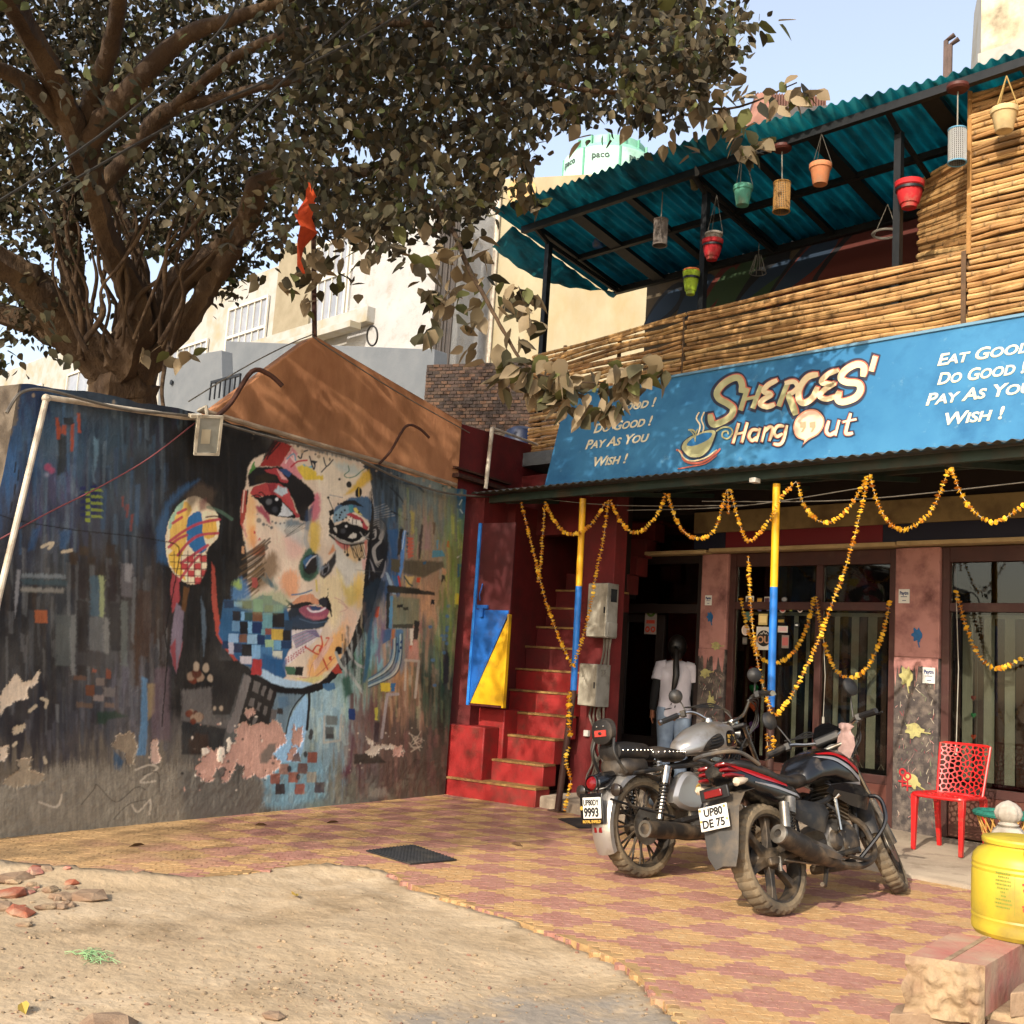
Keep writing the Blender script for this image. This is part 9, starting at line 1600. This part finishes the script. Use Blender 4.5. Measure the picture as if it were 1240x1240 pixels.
# ================================================================== TREE
BARK=mat('bark','#55432F','#3F2F22',3,.95,bump=4.5,bscale=13,dirt='#3A2C20',damt=.5,dscale=3,stretch=(1,1,.45));LEAFM=mat('dusty_leaves','#4A4632',attr=True,rough=.7,trans=.18,spec=.25)
tree=T('spreading_tree','large spreading tree with dusty dark leaves behind the mural wall','tree',tuple(at_d(150,560,10.7)*np.array([1,1,0])))
LIMBS=[[(150,880,9.4,.36),(150,560,9.35,.31),(150,480,9.3,.28),(150,445,9.3,.26),(152,415,9.2,.20)],[(150,440,9.2,.22),(168,385,9.0,.145),(155,345,8.9,.115),(128,290,8.7,.105),(112,225,8.5,.10),(98,175,8.3,.12),(82,135,8.2,.10),(60,85,8.0,.09),(32,35,7.8,.085),(-5,-30,7.5,.08),(-60,-140,7,.05)],[(98,178,8.3,.09),(110,125,8.2,.085),(128,75,8.0,.075),(142,20,7.8,.065),(150,-60,7.4,.05),(170,-180,6.8,.03)],[(100,180,8.3,.09),(140,130,8.1,.11),(185,80,7.9,.085),(230,40,7.7,.07),(290,20,7.5,.05),(370,-15,7.2,.04),(460,-90,6.8,.025)],[(88,168,8.4,.07),(60,130,8.2,.075),(30,100,8,.07),(-20,75,7.8,.06),(-80,50,7.5,.05)],[(160,440,9.2,.2),(188,392,9.1,.13),(215,345,9.0,.12),(255,312,8.9,.13),(290,280,8.8,.11),(305,245,8.7,.10),(312,222,8.6,.075),(345,212,8.5,.07),(400,212,8.3,.06),(450,205,8.1,.05),(500,180,7.9,.04),(560,150,7.7,.03),(640,110,7.5,.015)],[(165,450,9.2,.16),(205,415,9.1,.10),(235,375,9.0,.095),(260,335,8.9,.09),(285,298,8.8,.08)],[(140,445,9.25,.19),(90,408,9.2,.17),(50,360,9.1,.145),(15,325,9,.13),(-60,285,8.9,.1)],[(125,445,9.3,.14),(60,400,9.4,.11),(-30,372,9.5,.08)],[(95,400,9.7,.12),(88,320,9.7,.11),(82,260,9.6,.1),(95,200,9.5,.07),(140,100,9.2,.04)],[(115,235,8.6,.06),(150,195,8.6,.08),(190,145,8.5,.08),(215,130,8.4,.06),(280,115,8.2,.045),(340,100,8,.04),(430,90,7.8,.035),(520,85,7.6,.032),(610,85,7.4,.028),(700,108,7.2,.022),(790,115,7.1,.016),(880,132,7.0,.010),(965,100,7,.005)],[(172,405,9.2,.07),(175,340,9.1,.06),(160,290,9.1,.055),(128,215,9,.05)],[(210,130,8.4,.05),(300,60,8.0,.045),(420,30,7.6,.04),(560,30,7.3,.03),(700,35,7.1,.02),(830,60,7.0,.012),(885,45,7.0,.005)],[(440,207,8.1,.035),(500,222,7.6,.026),(545,275,7.2,.021),(566,322,6.9,.019),(590,365,6.7,.016),(612,405,6.6,.013),(640,445,6.5,.010),(690,462,6.45,.006),(780,462,6.4,.003)],[(205,415,9.0,.02),(196,470,8.7,.018),(203,520,8.6,.016),(213,555,8.6,.012)]]
lr=random.Random(5)
for k in range(26):
 x,y=lr.uniform(95,205),lr.uniform(395,440);q=[];dx=lr.uniform(-14,16);d=lr.uniform(8.75,9.2)
 for j in range(6):q.append((x,y,d-.05*j,lr.uniform(.014,.038)*(1-.12*j)));x+=dx+lr.uniform(-16,16);y-=lr.uniform(22,44)
 LIMBS.append(q)
for i,L_ in enumerate(LIMBS):
 L_=[(x,y,d+max(0,d-7.5)*.75,.86*r*(1+max(0,d-7.5)*.75/d)) for x,y,d,r in L_];q=smoothcurve([(*at_d(x,y,d),r) for x,y,d,r in L_],6);n=len(q);N_=14 if L_[0][3]>.1 else 8;b=MB();pts=[p[:3]+(np.array([lr.uniform(-1,1) for _ in range(3)])*.10*p[3] if 0<k<n-1 else 0) for k,p in enumerate(q)];b.tube(pts,[max(.003,p[3]*lr.uniform(.94,1.07)) for p in q],N_)
 if L_[0][3]>.1:b.v=[tuple(np.array(v)+(np.array(v)-pts[j//N_])*(.16*sin((j%N_)*2.4+j//N_*.21)+.07*lr.uniform(-1,1))) if j<N_*n else v for j,v in enumerate(b.v)]
 P('trunk' if i==0 else 'limb',b,BARK,tree,smooth=60)
CR=[(-90,-90),(800,-90),(850,-10),(905,20),(890,80),(850,110),(800,150),(745,165),(700,150),(665,150),(640,205),(600,215),(590,262),(545,270),(520,300),(475,300),(440,290),(410,300),(385,280),(345,300),(300,345),(262,372),(235,398),(205,340),(150,330),(120,390),(60,430),(0,448),(-90,450)]
OP=[(175,350,70,40),(215,380,40,30),(20,420,40,20),(120,340,40,40),(690,190,40,30),(440,190,18,14),(145,140,10,10),(370,285,16,60),(738,190,62,42),(250,400,60,40)]
cl=[]
while len(cl)<3500:
 x,y=lr.uniform(-90,905),lr.uniform(-90,450)
 if not inpoly(x,y,CR):continue
 if any(((x-a)/w)**2+((y-c)/h)**2<1 for a,c,w,h in OP) and lr.random()<.93:continue
 if y>280 and lr.random()<.45:continue
 dd=lr.uniform(6.4,11.2)
 if x<340 and dd<10 and lr.random()<.95:dd=lr.uniform(10.3,12.6)
 cl.append((at_d(x,y,dd),lr.uniform(.09,.21),1))
for(x,y,d,s_,k) in[(720,110,7.1,.2,6),(790,112,7.05,.2,7),(850,130,7,.18,7),(900,125,7,.16,6),(945,108,7,.13,5),(880,45,7,.2,6),(840,70,7,.2,8),(895,170,7,.10,4),(870,165,7.0,.12,4),(480,290,7.2,.2,6),(520,330,7,.2,7),(545,300,7,.16,5),(540,400,6.7,.13,5),(525,350,7,.14,4),(600,345,6.7,.13,5),(632,385,6.6,.12,5),(645,360,6.6,.09,3),(620,430,6.5,.10,3),(650,455,6.45,.13,7),(690,460,6.4,.14,9),(730,470,6.4,.13,8),(665,475,6.4,.14,6),(770,460,6.4,.10,5),(795,455,6.4,.08,3),(625,455,6.45,.1,4),(720,490,6.4,.09,3),(640,235,7.2,.1,4),(625,205,7.2,.1,3),(700,175,7.0,.06,2),(200,425,8.9,.2,3),(330,345,8.6,.2,4),(400,345,8.5,.18,4),(370,330,8.4,.2,4)]:
 for q in range(k):c=at_d(x,y,d);cl.append((c+np.array([lr.gauss(0,s_),lr.gauss(0,s_),lr.gauss(0,s_*.6)])*.8,s_*.6,2))
for q in range(560):  # crown leaves out of view, added for the shade they cast
 p=np.array([lr.uniform(-8.5,-2.9),lr.uniform(-5.5,2.6),lr.uniform(5.4,8.6)])
 if p[0]+8.6>6.2-abs(p[1]+1)*.25:continue
 cl.append((p,lr.uniform(.25,.45),3))
for q in range(380):cl.append((np.array([lr.uniform(-7.6,-3.4),lr.uniform(.3,3.4),lr.uniform(6.5,8.6)]),lr.uniform(.25,.45),3))  # unseen leaves added overhead to shade the visible crown
for q in range(300):cl.append((np.array([lr.uniform(-4.7,-2.4),lr.uniform(-6.6,-2.0),lr.uniform(5.3,7.6)]),lr.uniform(.25,.45),3))  # unseen leaves added to shade the pavers near the mural
for q in range(170):cl.append((np.array([lr.uniform(-7.9,-6.2),lr.uniform(-.8,2.2),lr.uniform(5.7,7.6)]),lr.uniform(.2,.4),3))  # more unseen leaves, added for their shade
LV=np.array([(0,0,0),(.30,.22,.05),(.34,.48,.03),(.19,.78,-.02),(0,1.06,-.10),(-.19,.78,-.02),(-.34,.48,.03),(-.30,.22,.05),(0,.5,-.04)]);LF=[(0,1,2,8),(8,2,3,4),(8,4,5,6),(0,8,6,7)]
sund=np.array(_ld);NGh=NG/np.linalg.norm(NG)
def dapple(c):  # drops leaf clusters so sun reaches the dirt and dapples gable and stairs
 g_=c-sund*(c[2]/sund[2])-M0;s,w_=np.dot(g_,MD),np.dot(g_,MN)
 if c[2]>5 and c[1]<3 and-1.5<s<4.2 and.75+.42*max(0,s)<w_<7:return False
 t=np.dot(GP-c,NGh)/np.dot(sund,NGh)
 if t<=0:return True
 h=c+sund*t-M0;s,z=np.dot(h,MD),h[2]
 if c[1]<2.5 and c[2]>5:
  k=(7.62-c[1])/sund[1];hx,hz_=c[0]+sund[0]*k,c[2]+sund[2]*k
  if-8.6<hx<-7.1 and 0<hz_<1.25:return N1(hx*3.1,hz_*3.3)*.7+N2(hx*7,hz_*6)*.3>.58
 return not(.8<s<4.9 and 2.95<z<4.25) or N1(s*2.1+.4,z*1.5)*.7+N2(s*5,z*4)*.3>.60
cl=[q for q in cl if dapple(q[0])]
LCOL=['#37342A','#45402F','#5C5340','#5E5542','#3C3D2A','#4A4434','#6A6049','#4E4A36','#2F2E24','#4C5230'];leaves=[]
for c,r,kind in cl:
 d0=np.array([lr.uniform(-1,1),lr.uniform(-1,1),lr.uniform(-.8,.3)]);d0/=np.linalg.norm(d0);tone=lr.random()
 for k in range({1:13,2:4,3:12}[kind]):
  t=lr.uniform(-1,1);p=c+d0*r*t+np.array([lr.gauss(0,1),lr.gauss(0,1),lr.gauss(0,.8)])*r*.38;yv=d0*.55+np.array([lr.gauss(0,.5),lr.gauss(0,.5),-.5+lr.gauss(0,.4)]);yv/=np.linalg.norm(yv);zv=np.array([lr.gauss(0,.6),lr.gauss(0,.6),.8]);xv=np.cross(yv,zv);xv/=np.linalg.norm(xv)+1e-9;zv=np.cross(xv,yv);s=lr.uniform(.055,.092)*(1.7 if kind==2 else 1.35 if kind==3 else 1)
  col=np.array(lin(lr.choice(LCOL[:6] if tone<.5 else LCOL[2:])))*lr.uniform(.5,.95)*(.75+.5*tone)
  if kind==2 and lr.random()<.75:col=np.array(lin(lr.choice(['#8A7A60','#7C6C54','#94846A','#6C604A','#5E6038'])))
  leaves.append((p,xv*s,yv*s,zv*s,col,kind))
lp=np.array([l[0] for l in leaves]);u_,v_=proj(lp);keep=(((u_-737)/58)**2+((v_-183)/40)**2>1)|(np.random.RandomState(3).rand(len(lp))<.10)
keep&=~((np.abs(u_-369)<15)&(np.abs(v_-278)<58)&(np.linalg.norm(lp-EYE,axis=1)<8))
leaves=[l for l,k in zip(leaves,keep) if k]
P0=np.array([l[0] for l in leaves]);u_,v_=proj(P0);vis=(u_>0)&(u_<1240)&(v_>0)&(v_<1240);order=np.argsort(np.where(vis&np.array([l[5]<3 for l in leaves]),np.linalg.norm(P0-EYE,axis=1),1e9));near=set(order[:300].tolist());off=np.array(OFF[tree.name])
shared=[]
for h_ in('#8A7A60','#6E6048','#4A4632','#5E6038','#94846A'):b=MB();b.setcol(h_);b.add(LV,LF);me=b.mesh('leaf',smooth=60);me.materials.append(LEAFM);shared.append((np.array(lin(h_)),me))
Vs,Cs=[],[]
for i,(p,x,y,z,c,kd) in enumerate(leaves):
 if i in near:
  me=min(shared,key=lambda q:np.abs(q[0]-c).sum())[1];o=bpy.data.objects.new('leaf',me);COL.objects.link(o);q=p-off;o.matrix_basis=Matrix(((x[0],y[0],z[0],q[0]),(x[1],y[1],z[1],q[1]),(x[2],y[2],z[2],q[2]),(0,0,0,1)));o.parent=tree
 else:Vs.append(p-off+LV[:,:1]*x+LV[:,1:2]*y+LV[:,2:]*z);Cs.append(np.tile(c,(9,1)))
n=len(Vs);F=(np.arange(n)[:,None,None]*9+np.array(LF)[None]).reshape(-1,4);o=obj('crown',fastmesh('crown',np.concatenate(Vs),F,np.concatenate(Cs)),LEAFM,tree);o['kind']='stuff'  # holds the visible leaves together with the unseen ones added for shade
